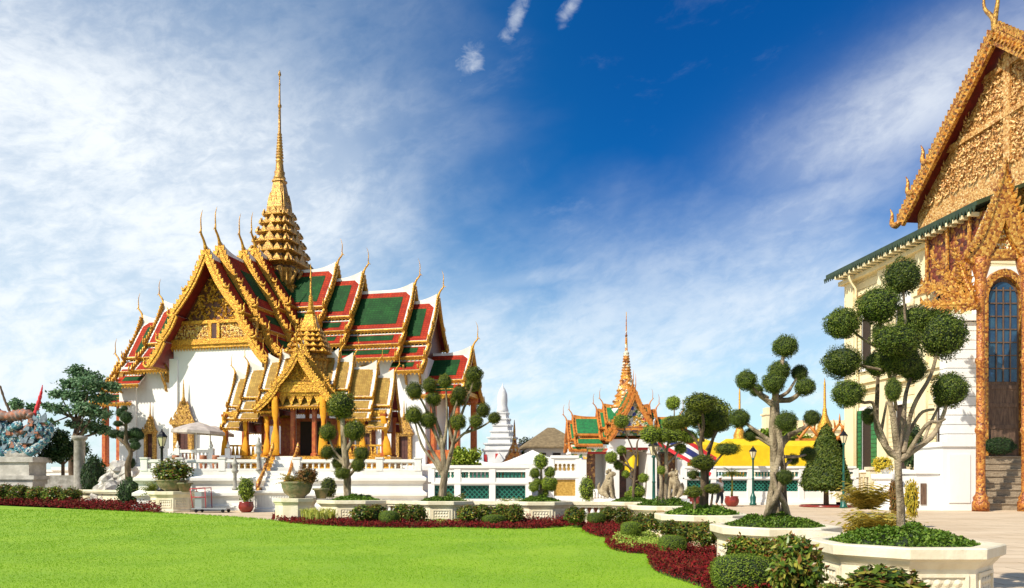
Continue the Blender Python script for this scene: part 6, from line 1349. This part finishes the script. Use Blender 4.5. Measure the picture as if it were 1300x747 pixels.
shrub('rusty_shrub', 'rust coloured shrub standing left of the mottled trunk of the nearest topiary', 1137, 632, 8, 27, [shrub_mesh('rusty_shrub_mesh', 1400, .22, [L_FERNRED, L_CORE], 43)], 1, None, sy=27)
for i, (px, py, rx, ry, D, lab) in enumerate(((944, 728, 39, 24, 10.5, 'big clipped hedge block with rounded corners in the right foreground bed'), (853, 691, 19.5, 11.5, 15.3, 'clipped oblong hedge left of the wide crimson patch'), (801, 672, 12.5, 9.5, 19.8, 'clipped round hedge at the bend of the lawn'), (757, 658, 12.5, 7, 25.2, 'clipped hedge below the left stone lion'), (627.5, 660, 14.5, 6.5, 26.6, 'small clipped hedge left of the round crimson mound'), (494, 657, 13.5, 8.5, 27.0, 'clipped hedge between the striped grass and the tall branched topiary'))):
    shrub('clipped_hedge', lab, px, py, rx * 1.02, D, HEDGE, i, 'clipped hedges of the beds', 'hedge', sy=ry, hz=1.0, sq=.8)
TOPB = [shrub_mesh('round_shrub_mesh', 2200, .15, [L_TOPIB, L_CORE], 51, 1.0, .6, .2, .85)]
shrub('round_shrub', 'bright oval shrub in front of the gatehouse wall beside the left lion', 745, 621, 9.5, 36, TOPB, 0, None, sy=16, hz=1.0)
shrub('round_shrub', 'dark shrub dotted with blue flowers between the two planters before the terrace', 417, 619, 10, 33.5, [shrub_mesh('flower_shrub_mesh', 2000, .16, [L_TOPI, L_CORE], 52, 1.0, .6, .2, .85)], 0, None, sy=13.5, hz=1.0)
shrub('dark_shrub', 'dark clipped shrub by the green shutters of the palace building', 1157, 566, 14, 44, [shrub_mesh('door_shrub_mesh', 2600, .16, [L_DARK, L_CORE], 53, 1.0, .6, .15, .86)], 0, None, sy=29, hz=1.0)
shrub('dark_shrub', 'low dark clipped shrub on the top step before the arched door', 1269, 566, 22, 43.2, [shrub_mesh('step_shrub_mesh', 2600, .16, [L_DARK, L_CORE], 54, 1.0, .6, .15, .86)], 0, None, sy=11, hz=1.0, sq=.25)
shrub('dark_shrub', 'dark foliage hanging at the right edge under the porch gable', 1310, 345, 22, 38, [shrub_mesh('hanging_shrub_mesh', 2600, .16, [L_DARK, L_CORE], 55, 1.0, .6, .15, .86)], 0, None, sy=26, hz=1.0) if False else None
shrub('dark_shrub', 'dark low hedge at the foot of the left bonsai', 165, 626, 15, 42.2, [shrub_mesh('low_hedge_mesh', 2200, .17, [L_DARK, L_CORE], 56, 1.0, .6, .15, .86)], 0, None, sy=20, hz=1.0)

# crimson and lime carpet planting (uncountable small leaves)
def carpet(name, polys, h, dens, size, mats, seed):
    rs = random.Random(seed); mb = MB()
    for P, hh in polys:
        xs = [p.x for p in P]; ys = [p.y for p in P]; area = abs(sum(P[i].x * P[(i + 1) % len(P)].y - P[(i + 1) % len(P)].x * P[i].y for i in range(len(P)))) / 2
        Dm = sum(ys) / len(ys); sz = size * max(1.0, Dm / 18.0); k = int(area * dens / (sz / size) ** 2); c = 0; tries = 0
        while c < k and tries < k * 30:
            tries += 1; x = rs.uniform(min(xs), max(xs)); y = rs.uniform(min(ys), max(ys))
            if not in_poly(x, y, P): continue
            c += 1; z = hh * (.75 + .5 * noise.noise(Vector((x * 2.5, y * 2.5, seed)))) * rs.uniform(.03, 1.05)
            leaf(mb, Vector((x, y, .02 + max(.01, z))), Vector((rs.uniform(-1, 1), rs.uniform(-1.2, .6), rs.uniform(.2, 1.2))).normalized(), sz, rs, 0, .65)
    o = mb.build(name, mats); return tag(o, kind='stuff')
def band(pts, n=6): return [G(*p) for p in curve(pts, n)]
reds = []
def redband(outer, inner, h): reds.append((band(outer) + band(inner)[::-1], h))
redband([(-60, 641), (0, 641.5), (90, 646), (170, 650), (204, 652.3)], [(-60, 636.5), (0, 636.5), (90, 640.5), (170, 645), (203, 648)], .5)
redband([(345, 661.5), (380, 666), (430, 669), (480, 670.5), (530, 671), (580, 670.5), (640, 672), (690, 671.5), (728, 668.5), (742, 670.5)], [(350, 655), (385, 656), (430, 659), (475, 661), (530, 667), (580, 666), (640, 663), (690, 662), (728, 662), (742, 662)], .2)
redband([(655, 668), (690, 669), (724, 667)], [(658, 664), (690, 659), (724, 664)], .34)
redband([(739, 674.5), (751, 680.5), (774, 684.5), (793, 681)], [(745, 671), (765, 664), (790, 660), (800, 668)], .25)
redband([(768, 690), (774, 697.5), (795, 702.5), (830, 705.8)], [(776, 686), (792, 686), (805, 694), (832, 700)], .18)
redband([(823, 705), (822, 713), (829, 725), (850, 734), (878, 743.5), (904, 758)], [(836, 707), (868, 702), (905, 694), (918, 712), (925, 735)], .30)
redband([(912, 775), (925, 800), (1000, 850)], [(975, 742), (1000, 725), (1040, 745)], .28)
carpet('crimson_carpet_plants', reds, .2, 1700, .045, [L_RED], 3)
limes = []
for a, c, h in (([(775, 696), (800, 701), (838, 702)], [(785, 684), (810, 676), (842, 690)], .22), ([(530, 667.5), (556, 669), (588, 667)], [(532, 663), (556, 660), (586, 662)], .2), ([(1015, 775), (1060, 790), (1100, 790)], [(1010, 745), (1060, 742), (1110, 752)], .25)): limes.append((band(a) + band(c)[::-1], h))
carpet('lime_carpet_plants', limes, .2, 1300, .045, [L_LIME], 4)

# grasses, ferns, palms
def plant(name, label, cat, loc, fn, mats, seed=1, group=None, part=None):
    m = MB(); fn(m, random.Random(seed)); o = m.build(name, mats); o.location = loc; return tag(o, label, cat, group)
p_ = U(405, 660, 28.9); plant('striped_grass', 'clump of yellow striped grass in front of the long planter', 'grass clump', (p_.x, p_.y, .0), lambda m, r: blade_tuft(m, 420, .58, .62, r, 0, .022), [L_YGRASS], 2)
p_ = U(658, 636, 34); plant('fern_palm', 'arching olive fern palm before the garden wall lattice', 'palm', (p_.x, p_.y, .1), lambda m, r: frond_plant(m, 46, 1.25, r, 0, .05, (.35, 1.35), .15), [L_PALM], 3, 'fern palms')
p_ = U(573, 625, 36); plant('fern_palm', 'yellowish fern palm behind the trunk of the tall branched topiary', 'palm', (p_.x, p_.y, .1), lambda m, r: frond_plant(m, 30, 1.2, r, 0, .05, (.5, 1.4), .3), [L_PALM], 4, 'fern palms')
p_ = U(1112, 668, 19); plant('golden_fern', 'golden brown fern clump behind the nearest planter', 'fern', (p_.x, p_.y, 0), lambda m, r: frond_plant(m, 110, 1.3, r, 0, .04, (.5, 1.45), .1, .75), [L_GOLDPALM], 5)
p_ = U(1101, 640, 36); plant('golden_palm', 'taller yellow green palm clump in front of the palace fence', 'palm', (p_.x, p_.y, 0), lambda m, r: frond_plant(m, 60, 2.1, r, 0, .05, (.7, 1.45), .25, .8), [L_GOLDPALM], 6)
p_ = U(196, 615, 40.4); plant('fern_palm', 'green orange fern between the left bonsai and the bowl shrub', 'palm', (p_.x, p_.y, 0), lambda m, r: (m.tube([(0, 0, 0), (.03, 0, .5), (0, 0, 1.0)], [.07, .05, .05], 6), frond_plant(m, 40, 1.0, r, 0, .05, (.1, 1.4), .95)), [L_PALM], 7, 'fern palms')

def bowl(label, loc, r, h, m, cat='plant pot', name='plant_bowl', prof=None, group=None):
    b = MB(); b.lathe([(a * r, z * h) for a, z in (prof or ((.5, 0), (.55, .05), (.5, .1), (.85, .35), (1.0, .7), (1.0, .85), (1.06, .9), (1.06, 1.0), (.92, 1.0), (.85, .85)))], 20); o = b.build(name, [m]); o.location = loc; return tag(o, label, cat, group)
pr_pot = ((.55, 0), (.8, .15), (1.0, .45), (1.0, .65), (.88, .88), (.92, 1.0), (.8, 1.0), (.75, .85))
b0 = (-8.35, 30.6, .86); bowl('wide mossy stone bowl on the cream pedestal left of the gold stair planter', b0, .58, .66, M_STONEPOT)
plant('bowl_fern', 'golden green fern spilling from the wide mossy stone bowl', 'fern', (b0[0] - .1, b0[1], b0[2] + .58), lambda m, r: frond_plant(m, 46, .82, r, 0, .04, (.25, 1.35), .05), [L_GOLDPALM], 8)
o = link('rusty_shrub', bpy.data.meshes['rusty_shrub_mesh'], None, (b0[0] + .42, b0[1] - .1, b0[2] + .5), (.42, .42, .42)); tag(o, 'rusty red leafy clump at the right side of the wide stone bowl', 'shrub')
bowl('small tapered stone pot beside the wide mossy bowl', (b0[0] + .95, b0[1] - .05, .86), .3, .40, M_STONEPOT, prof=((.6, 0), (.9, .8), (1.1, .82), (1.1, 1.0), (.95, 1.0), (.9, .8)))
b1 = (-16.9, 39.2, 1.0); bowl('wide shallow mossy bowl on the left pedestal', b1, .72, .58, M_STONEPOT); bowl('small tapered pot at the right of the left pedestal', (b1[0] + .75, b1[1] - .35, 1.0), .36, .45, M_STONEPOT, prof=((.6, 0), (.9, .8), (1.1, .82), (1.1, 1.0), (.95, 1.0), (.9, .8)))
o = link('bowl_shrub', shrub_mesh('bowl_shrub_mesh', 1900, .2, [L_CROTON, L_CORE], 61, rough=.5), None, (b1[0], b1[1], 1.45), (.92, .85, .62)); tag(o, 'loose orange green shrub growing in the left pedestal bowl', 'shrub')
bowl('round red glazed pot in front of the terrace', (wx(312.5, 38.3), 38.3, 0), .36, .52, M_REDPOT, prof=pr_pot)
shrub('pot_shrub', 'small upright leafy bush growing in the round red pot', 312.5, 622, 10, 38.3, [shrub_mesh('pot_shrub_mesh', 1700, .19, [L_TOPIB, L_CORE], 62, 1.0, .6, .3, .8)], 0, None, sy=16, hz=1.0)
for px, D, lab, r in ((929, 46.5, 'red glazed pot with a young palm near the guard', .42), (881, 46, 'red glazed pot half hidden behind the padded bonsai', .42)):
    bowl(lab, (wx(px, D), D, 0), r, .62, M_REDPOT, prof=pr_pot, group='red pots in the court')
plant('young_palm', 'young palm with a thin stem in the red pot near the guard', 'palm', (wx(929, 46.5), 46.5, .55), lambda m, r: (m.tube([(0, 0, 0), (.03, 0, .7), (0, 0, 1.4)], [.07, .05, .05], 6), frond_plant(m, 26, 1.0, r, 0, .05, (.2, 1.3), 1.35)), [L_PALM], 9)
plant('young_palm', 'low fern palm beside the red pot behind the padded bonsai', 'palm', (wx(872, 46), 46, .5), lambda m, r: frond_plant(m, 26, 1.1, r, 0, .05, (.3, 1.3), .2), [L_PALM], 10)

# ------------------------------------------------------------ lamp posts
def lamp(label, px, D, z0, H, m, group='green lamp posts', s=1.0):
    l = thing('lamp_post', label, 'lamp post', (wx(px, D), D, z0), 0, group); b = MB()
    hp = H - .75 * s; b.lathe([(.22 * s, 0), (.22 * s, .1), (.17 * s, .16), (.19 * s, .5), (.14 * s, .6), (.10 * s, .7), (.075 * s, .78), (.065 * s, hp * .55), (.09 * s, hp * .56), (.06 * s, hp * .58), (.055 * s, hp - .12), (.11 * s, hp - .08), (.07 * s, hp)], 12); b.build('pole', [m], l)
    g = MB(); g.lathe([(.10 * s, hp), (.21 * s, hp + .36 * s), (.20 * s, hp + .40 * s)], 6, smooth=False); ln = g.build('lantern', [M_LAMPGLASS], l)
    f = MB(); f.lathe([(.25 * s, hp + .40 * s), (.24 * s, hp + .44 * s), (.14 * s, hp + .54 * s), (.12 * s, hp + .60 * s), (.04 * s, hp + .66 * s), (.03 * s, hp + .75 * s)], 6, smooth=False)
    for i in range(6):
        a = 2 * math.pi * i / 6; f.tube([(.105 * s * math.cos(a), .105 * s * math.sin(a), hp), (.215 * s * math.cos(a), .215 * s * math.sin(a), hp + .4 * s)], .014 * s, 4)
    f.build('lantern_cap', [M_BLACK], ln)
lamp('black iron lamp post with a glass lantern on the left of the terrace', 205.5, 39.9, 1.0, 3.15, M_BLACK, None, 1.15)
lamp('green lamp post between the yellow tents and the pale twisted trunk', 956, 49, 0, 3.7, M_GREENIRON)
lamp('green lamp post standing right of the clipped cone tree', 1071, 44, 0, 4.4, M_GREENIRON)
lamp('green lamp post partly hidden by the pad topiary beside the gatehouse', 830, 34, 0, 3.4, M_GREENIRON)

# ------------------------------------------------------------ parasols on the terrace
def parasol(label, px, py, D, r, tilt):
    t = thing('parasol', label, 'parasol', (wx(px, D), D, T_H), 0, 'beige parasols'); zt = U(px, py, D).z - T_H; b = MB(); n = 8; rings = []
    for u in (1.0, .98, .66, .33, .03): rings.append([(r * u * math.cos(2 * math.pi * j / n), r * u * math.sin(2 * math.pi * j / n), zt - .62 * r * .55 * u ** 1.3 - (.14 if u == 1.0 else 0)) for j in range(n)])
    b.loft(rings, 0, cap0=False); o = b.build('canopy', [M_CANVASG], t); o.rotation_euler = (0, R(tilt), 0)
    p = MB(); p.tube([(0, 0, 0), (0, 0, zt - .05)], .035, 8); p.lathe([(.3, 0), (.3, .06), (.06, .1)], 14); p.build('pole', [M_WALLW], t)
parasol('large beige parasol in front of the gilded window', 249, 536, 43.5, 1.5, 3)
parasol('second beige parasol behind and right of the large one', 267, 540.5, 45.5, 1.2, 5)
STB = thing('stair_parapet', 'white baluster parapet and sloping stair rail below the parasols', 'parapet', (wx(245, 44), 44.2, T_H)); b = MB()
b.box(-.9, .9, -.1, .1, 1.05, 1.22); b.box(-.9, .9, -.12, .12, 0, .2); b.box(.9, 2.6, -.1, .1, .75, .9)
for x in (-.95, .95, 1.9): b.box(x - .14, x + .14, -.14, .14, 0, 1.3); b.lathe([(.05, 1.3), (.13, 1.42), (.07, 1.52), (.02, 1.7)], 8, (x, 0, 0))
b.prism([(-1.05, -.1, 1.05), (-1.05, -.1, 1.22), (-2.2, -.1, .2), (-2.2, -.1, .02)], [(-1.05, .1, 1.05), (-1.05, .1, 1.22), (-2.2, .1, .2), (-2.2, .1, .02)]); b.build('rail', [M_WALLW], STB)
bb = MB(); bb.lathe([(.06, 0), (.08, .3), (.04, .6), (.07, .85)], 8); me = bb.mesh('baluster', [M_WALLW])
for i in range(8): link('baluster', me, STB, (-.75 + i * .21, 0, .2))
for x, z in ((-2.5, 0), (3.2, 0), (4.0, 0)):
    pass
for i, (px, lab) in enumerate(((223, 'small terracotta pot on the terrace left of the stair parapet'), (258, 'small terracotta pot on the terrace below the large parasol'), (274, 'small terracotta pot on the terrace below the second parasol'))):
    bowl(lab, (wx(px, 42.2), 42.2, T_H + .0), .2, .85, M_TERRA, 'pot', 'terracotta_pot', pr_pot, 'terracotta pots on the terrace')

# ------------------------------------------------------------ guardian lions (stone), the guard, the cart, the left sculpture
def skin(name, V, E, m, parent, sub=2):
    me = bpy.data.meshes.new(name); me.from_pydata([v[:3] for v in V], E, []); me.materials.append(m); o = link(name, me, parent)
    md = o.modifiers.new('skin', 'SKIN'); md.use_smooth_shade = True
    for i, v in enumerate(V):
        r = v[3]; me.skin_vertices[0].data[i].radius = (r, r) if not hasattr(r, '__len__') else r
        me.skin_vertices[0].data[i].use_root = (i == 0)
    sb = o.modifiers.new('sub', 'SUBSURF'); sb.levels = sub; sb.render_levels = sub
    return o
def lion(label, px, D, z0, face):
    l = thing('lion_statue', label, 'statue', (wx(px, D), D, z0), face, 'stone guardian lions')
    V = [(-.18, 0, .22, .20), (-.08, 0, .45, .19), (.06, 0, .70, .20), (.12, 0, .90, .15), (.16, 0, 1.04, .17), (.30, 0, 1.02, .10), (.36, 0, .99, .06),
         (.16, .13, .60, .09), (.22, .14, .32, .065), (.24, .14, .08, .06), (.33, .14, .05, .05), (.16, -.13, .60, .09), (.22, -.14, .32, .065), (.24, -.14, .08, .06), (.33, -.14, .05, .05),
         (-.10, .19, .24, .13), (.06, .22, .14, .08), (.14, .22, .05, .055), (-.10, -.19, .24, .13), (.06, -.22, .14, .08), (.14, -.22, .05, .055), (-.34, 0, .30, .06), (-.38, 0, .52, .07), (-.32, 0, .68, .03)]
    E = [(0, 1), (1, 2), (2, 3), (3, 4), (4, 5), (5, 6), (2, 7), (7, 8), (8, 9), (9, 10), (2, 11), (11, 12), (12, 13), (13, 14), (0, 15), (15, 16), (16, 17), (0, 18), (18, 19), (19, 20), (0, 21), (21, 22), (22, 23)]
    skin('body', V, E, M_STONE, l)
    b = MB(); rs = random.Random(2)
    for i in range(34):
        a = rs.uniform(-2.4, 2.4); z = rs.uniform(.72, 1.14); r = .185; b.ball((.10 - r * abs(math.cos(a)) * .9 + .05, r * math.sin(a), z), .055, .05, .055, 0, 7, 5)
    b.build('mane', [M_STONE], l); b = MB(); b.box(-.45, .45, -.32, .32, -.10, .02); b.box(-.52, .52, -.38, .38, -.75, -.10); b.build('plinth', [M_WALLW], l)
    for sg in (-1, 1): b = MB(); b.lathe([(.03, 0), (.05, .04), (.01, .10)], 6, (.10, sg * .11, 1.15)); b.build('ear', [M_STONE], l)
lion('stone guardian lion seated left of the gatehouse entrance', 771, 32, .80, R(-25)); lion('stone guardian lion seated right of the gatehouse entrance facing left', 858, 32, .80, R(-150))

gd = thing('person', 'guard in a white shirt, dark trousers and pale cap walking in the court', 'person', (wx(914, 47.5), 47.5, 0), R(-60))
V = [(0, 0, .95, .13), (0, 0, 1.15, .13), (.01, 0, 1.36, .16), (.01, 0, 1.49, .07), (.02, 0, 1.56, .06), (.03, 0, 1.66, .095), (.03, 0, 1.74, .085),
     (0, .17, 1.40, .07), (-.04, .23, 1.14, .052), (.04, .25, .90, .04), (.07, .25, .80, .035), (0, -.17, 1.40, .07), (.03, -.23, 1.14, .052), (.14, -.22, .92, .04), (.19, -.21, .83, .035),
     (0, .09, .88, .10), (.10, .09, .50, .075), (.05, .09, .10, .05), (.17, .09, .05, .04), (0, -.09, .88, .10), (-.06, -.09, .50, .075), (-.22, -.09, .14, .05), (-.13, -.09, .05, .04)]
E = [(0, 1), (1, 2), (2, 3), (3, 4), (4, 5), (5, 6), (2, 7), (7, 8), (8, 9), (9, 10), (2, 11), (11, 12), (12, 13), (13, 14), (0, 15), (15, 16), (16, 17), (17, 18), (0, 19), (19, 20), (20, 21), (21, 22)]
skin('body', V, E, M_SKIN, gd)
V2 = [(0, 0, .98, .155), (0, 0, 1.18, .155), (.01, 0, 1.37, .18), (0, .18, 1.41, .09), (-.035, .235, 1.16, .075), (0, -.18, 1.41, .09), (.03, -.235, 1.16, .075)]; skin('shirt', V2, [(0, 1), (1, 2), (2, 3), (3, 4), (2, 5), (5, 6)], M_SHIRT, gd)
V3 = [(0, 0, .96, .145), (0, .09, .86, .12), (.10, .09, .50, .095), (.05, .09, .13, .075), (0, -.09, .86, .12), (-.06, -.09, .50, .095), (-.22, -.09, .17, .075)]; skin('trousers', V3, [(0, 1), (1, 2), (2, 3), (0, 4), (4, 5), (5, 6)], M_TROUSER, gd)
b = MB(); b.lathe([(.14, 1.70), (.14, 1.72), (.115, 1.73), (.12, 1.79), (.02, 1.83)], 14, (.03, 0, 0)); b.build('cap', [M_SHIRT], gd)

ct = thing('hand_cart', 'flat hand cart with a red tubular frame at the lawn edge', 'cart', (wx(262, 38), 38.2, 0), R(-6)); b = MB()
for p in ([(-.6, -.3, .22), (-.75, -.3, 1.15), (-.75, .3, 1.15), (-.6, .3, .22)], [(.05, -.3, .22), (-.0, -.3, 1.2), (.0, .3, 1.2), (.05, .3, .22)], [(-.74, -.3, 1.15), (0, -.3, 1.2)], [(-.74, .3, 1.15), (0, .3, 1.2)], [(-.70, -.3, .75), (.02, -.3, .75)]): b.tube(p, .022, 6)
b.build('frame', [M_CARTRED], ct); b = MB(); b.box(-.65, 1.1, -.38, .38, .17, .22); b.build('deck', [M_GREYM], ct)
b = MB(); b.box(-.55, -.2, -.25, .25, .22, 1.0); b.build('crate', [M_GREYM], ct)
for x in (-.45, .9):
    for y in (-.3, .3): b = MB(); b.lathe([(.08, -.025), (.085, 0), (.08, .025)], 12); o = b.build('wheel', [M_BLACK], ct); o.location = (x, y, .085); o.rotation_euler = (R(90), 0, 0)

sv = thing('serpent_sculpture', 'painted teal and orange serpent sculpture with a red horn on a grey plinth', 'sculpture', (wx(28, 60), 60, 0)); s47 = .060
def sp(px, py, y=0): p = U(px, py, 60); return (p.x - sv.location.x, y, p.z)
def tub(pts, m, name, n=10):
    b = MB(); c = curve([sp(*p[:2], p[3] if len(p) > 3 else 0) + (p[2] * s47,) for p in pts], 7); c = [q[:3] + (q[3] * (1 + .16 * math.sin(i * 2.1)),) for i, q in enumerate(c)]; b.tube([q[:3] for q in c], [q[3] for q in c], n, jit=.25); b.build(name, [m], sv)
tub([(-35, 552, 14), (-12, 545, 15), (10, 552, 15), (30, 556, 13), (48, 553, 10), (60, 545, 5), (68, 548, 1)], M_TEAL, 'body', 14)
tub([(-30, 530, 6, -.4), (-8, 524, 8, -.5), (14, 530, 6, -.55), (28, 528, 7, -.5), (40, 527, 6, -.5), (46, 536, 4, -.5), (36, 548, 4, -.6), (22, 552, 3, -.7), (10, 548, 1, -.7)], M_DRORANGE, 'crest', 9)
tub([(42, 545, 5, -.3), (46, 530, 3.2, -.2), (50, 515, 2.4, -.2), (53, 500, 1.6, -.1), (54, 489, .4)], M_FLAGRED, 'horn')
tub([(20, 547, 3.5, -.75), (28, 543, 5.0, -.8), (36, 539, 2, -.75)], M_TEAL, 'cheek_shield')
for k, (a, c_) in enumerate((((-10, 566), (30, 574)), ((8, 572), (52, 570)), ((25, 566), (64, 556)))):
    tub([(a[0], a[1], 5, -.5), ((a[0] + c_[0]) / 2, a[1] + 8, 6, -.6), (c_[0], c_[1], 4.5, -.4), (c_[0] + 4, c_[1] - 14, 3, -.3), (c_[0] - 3, c_[1] - 22, 1, -.3)], M_TEAL if k != 1 else M_GREYST, 'coil')
b = MB(); rs = random.Random(12)
for i in range(70):                                    # small fins and flames all over the body
    px = rs.uniform(-10, 62); py = 556 + 10 * math.sin(px * .07) + rs.uniform(-16, 12); p = Vector(sp(px, py, rs.uniform(-.9, -.6))); an = rs.uniform(-.8, .8)
    flame(b, p, Vector((1, 0, 0)) if rs.random() < .5 else Vector((-1, 0, 0)), Vector((math.sin(an), 0, math.cos(an))), Vector((0, 1, 0)), rs.uniform(.3, .6), rs.uniform(.4, .9), .12, rs.choice((0, 0, 1, 2)))
b.build('fins', [mat('blue_grey_fin_paint', (0.24, 0.31, 0.36), 0.7, col2=(0.10, 0.13, 0.17), vscale=4), M_TEAL, M_DRORANGE], sv)
tub([(0, 490, 1.2), (6, 508, 1.4), (12, 522, 1.6), (16, 536, 2)], M_BARKDK, 'staff')
b = MB()
for (a, c_, z0, z1, y0, y1) in ((-50, 60, 0, .5, -1.6, 1.6), (-44, 55, .5, 1.6, -1.35, 1.35), (-48, 58, 1.6, 1.9, -1.5, 1.5), (-38, 48, 1.9, 2.9, -1.1, 1.1), (-44, 54, 2.9, 3.3, -1.25, 1.25)): b.box(sp(a, 0)[0], sp(c_, 0)[0], y0, y1, z0, z1)
b.build('plinth', [mat('light_plinth_stone', (0.58, 0.54, 0.48), 0.85, col2=(0.40, 0.37, 0.32), vscale=1.2, bump=0.6, bscale=6, grime=((0.2, 0.18, 0.15), 0.9))], sv)
pl = thing('stone_pillar', 'plain grey stone pillar in front of the large tree', 'pillar', (wx(101, 56), 56, 0)); b = MB()
b.lathe([(.5, 0), (.5, .2), (.42, .3), (.38, .5), (.36, 4.3), (.42, 4.4), (.52, 4.5), (.52, 4.7)], 16); b.build('shaft', [M_GREYST], pl)
gs = thing('stone_steps', 'grey stone steps between the plinth and the pillar', 'steps', (wx(80, 58), 58.0, 0)); b = MB()
for i in range(6): b.box(-1.6, 1.0, .3 * i - .4, 2.4, .32 * i, .32 * (i + 1))
b.build('flight', [M_GREYST], gs)
rk = thing('rock_garden', 'heap of pale rounded rocks behind the left bonsai', 'rocks', (wx(137, 46), 47.0, 0)); rs = random.Random(8); M_ROCK = mat('pale_rock', (0.62, 0.58, 0.52), 0.9, col2=(0.36, 0.32, 0.28), vscale=2.5, bump=1.0, bscale=5)
for i in range(26):
    b = MB(); r = rs.uniform(.28, .6); b.ball((0, 0, 0), r * 1.2, r, r * .9, 0, 11, 8); b.v = [tuple(Vector(v) * (1 + .8 * noise.noise(Vector(v) * 2.2 + Vector((i * 3.1, 0, 0))))) for v in b.v]; b.sm = [False] * len(b.sm)
    lv = i % 5; o = b.build('rock', [M_ROCK], rk); o.location = (rs.uniform(-1.5, 1.3) * (1 - lv * .14), .3 * lv - .5 + rs.uniform(-.2, .2), .2 + .48 * lv); o.rotation_euler = (rs.uniform(-.4, .4), rs.uniform(-.4, .4), rs.uniform(0, 6))
lw = thing('garden_wall', 'pale low wall running behind the sculpture and the rocks at the left', 'garden wall', (wx(60, 72), 72, 0)); b = MB(); b.box(-14, 9, -.2, .2, 0, 2.3); b.box(-14.1, 9.1, -.3, .3, 2.3, 2.5); b.build('wall', [M_WALLW], lw)

# low fence in front of the palace building, pots
pf = thing('palace_fence', 'low beige slatted fence wall in front of the palace building', 'fence', (wx(1083, 50), 50.0, 0), 0); b = MB()
b.box(-2.2, 1.2, -.12, .12, 0, .35); b.box(-2.2, 1.2, -.10, .10, 1.75, 1.95)
for i in range(14): x = -2.1 + i * .24; b.box(x - .06, x + .06, -.05, .05, .35, 1.75)
b.build('slats', [M_CREAM], pf)
for px in (1065, 1108): b = MB(); x = wx(px, 50) - pf.location.x; b.box(x - .3, x + .3, -.3, .3, 0, 2.2); b.box(x - .38, x + .38, -.38, .38, 2.2, 2.4); b.build('gate_post', [M_CREAM], pf)
pd = thing('pedestal', 'white fluted pedestal before the green shutters', 'pedestal', (wx(1124, 42), 42, 0)); b = MB(); b.lathe([(.75, 0), (.75, .2), (.6, .3), (.6, 1.5), (.75, 1.65), (.78, 1.9)], 8, smooth=False); b.build('shaft', [M_WALLW], pd)
bowl('white urn on the fluted pedestal', (wx(1124, 42), 42, 1.9), .33, .5, M_WALLW, 'urn', 'urn')
shrub('yellow_shrub', 'yellow flowering plant in the white urn', 1121, 594, 12, 42, YEL, 2, None, sy=10, dz=.15)
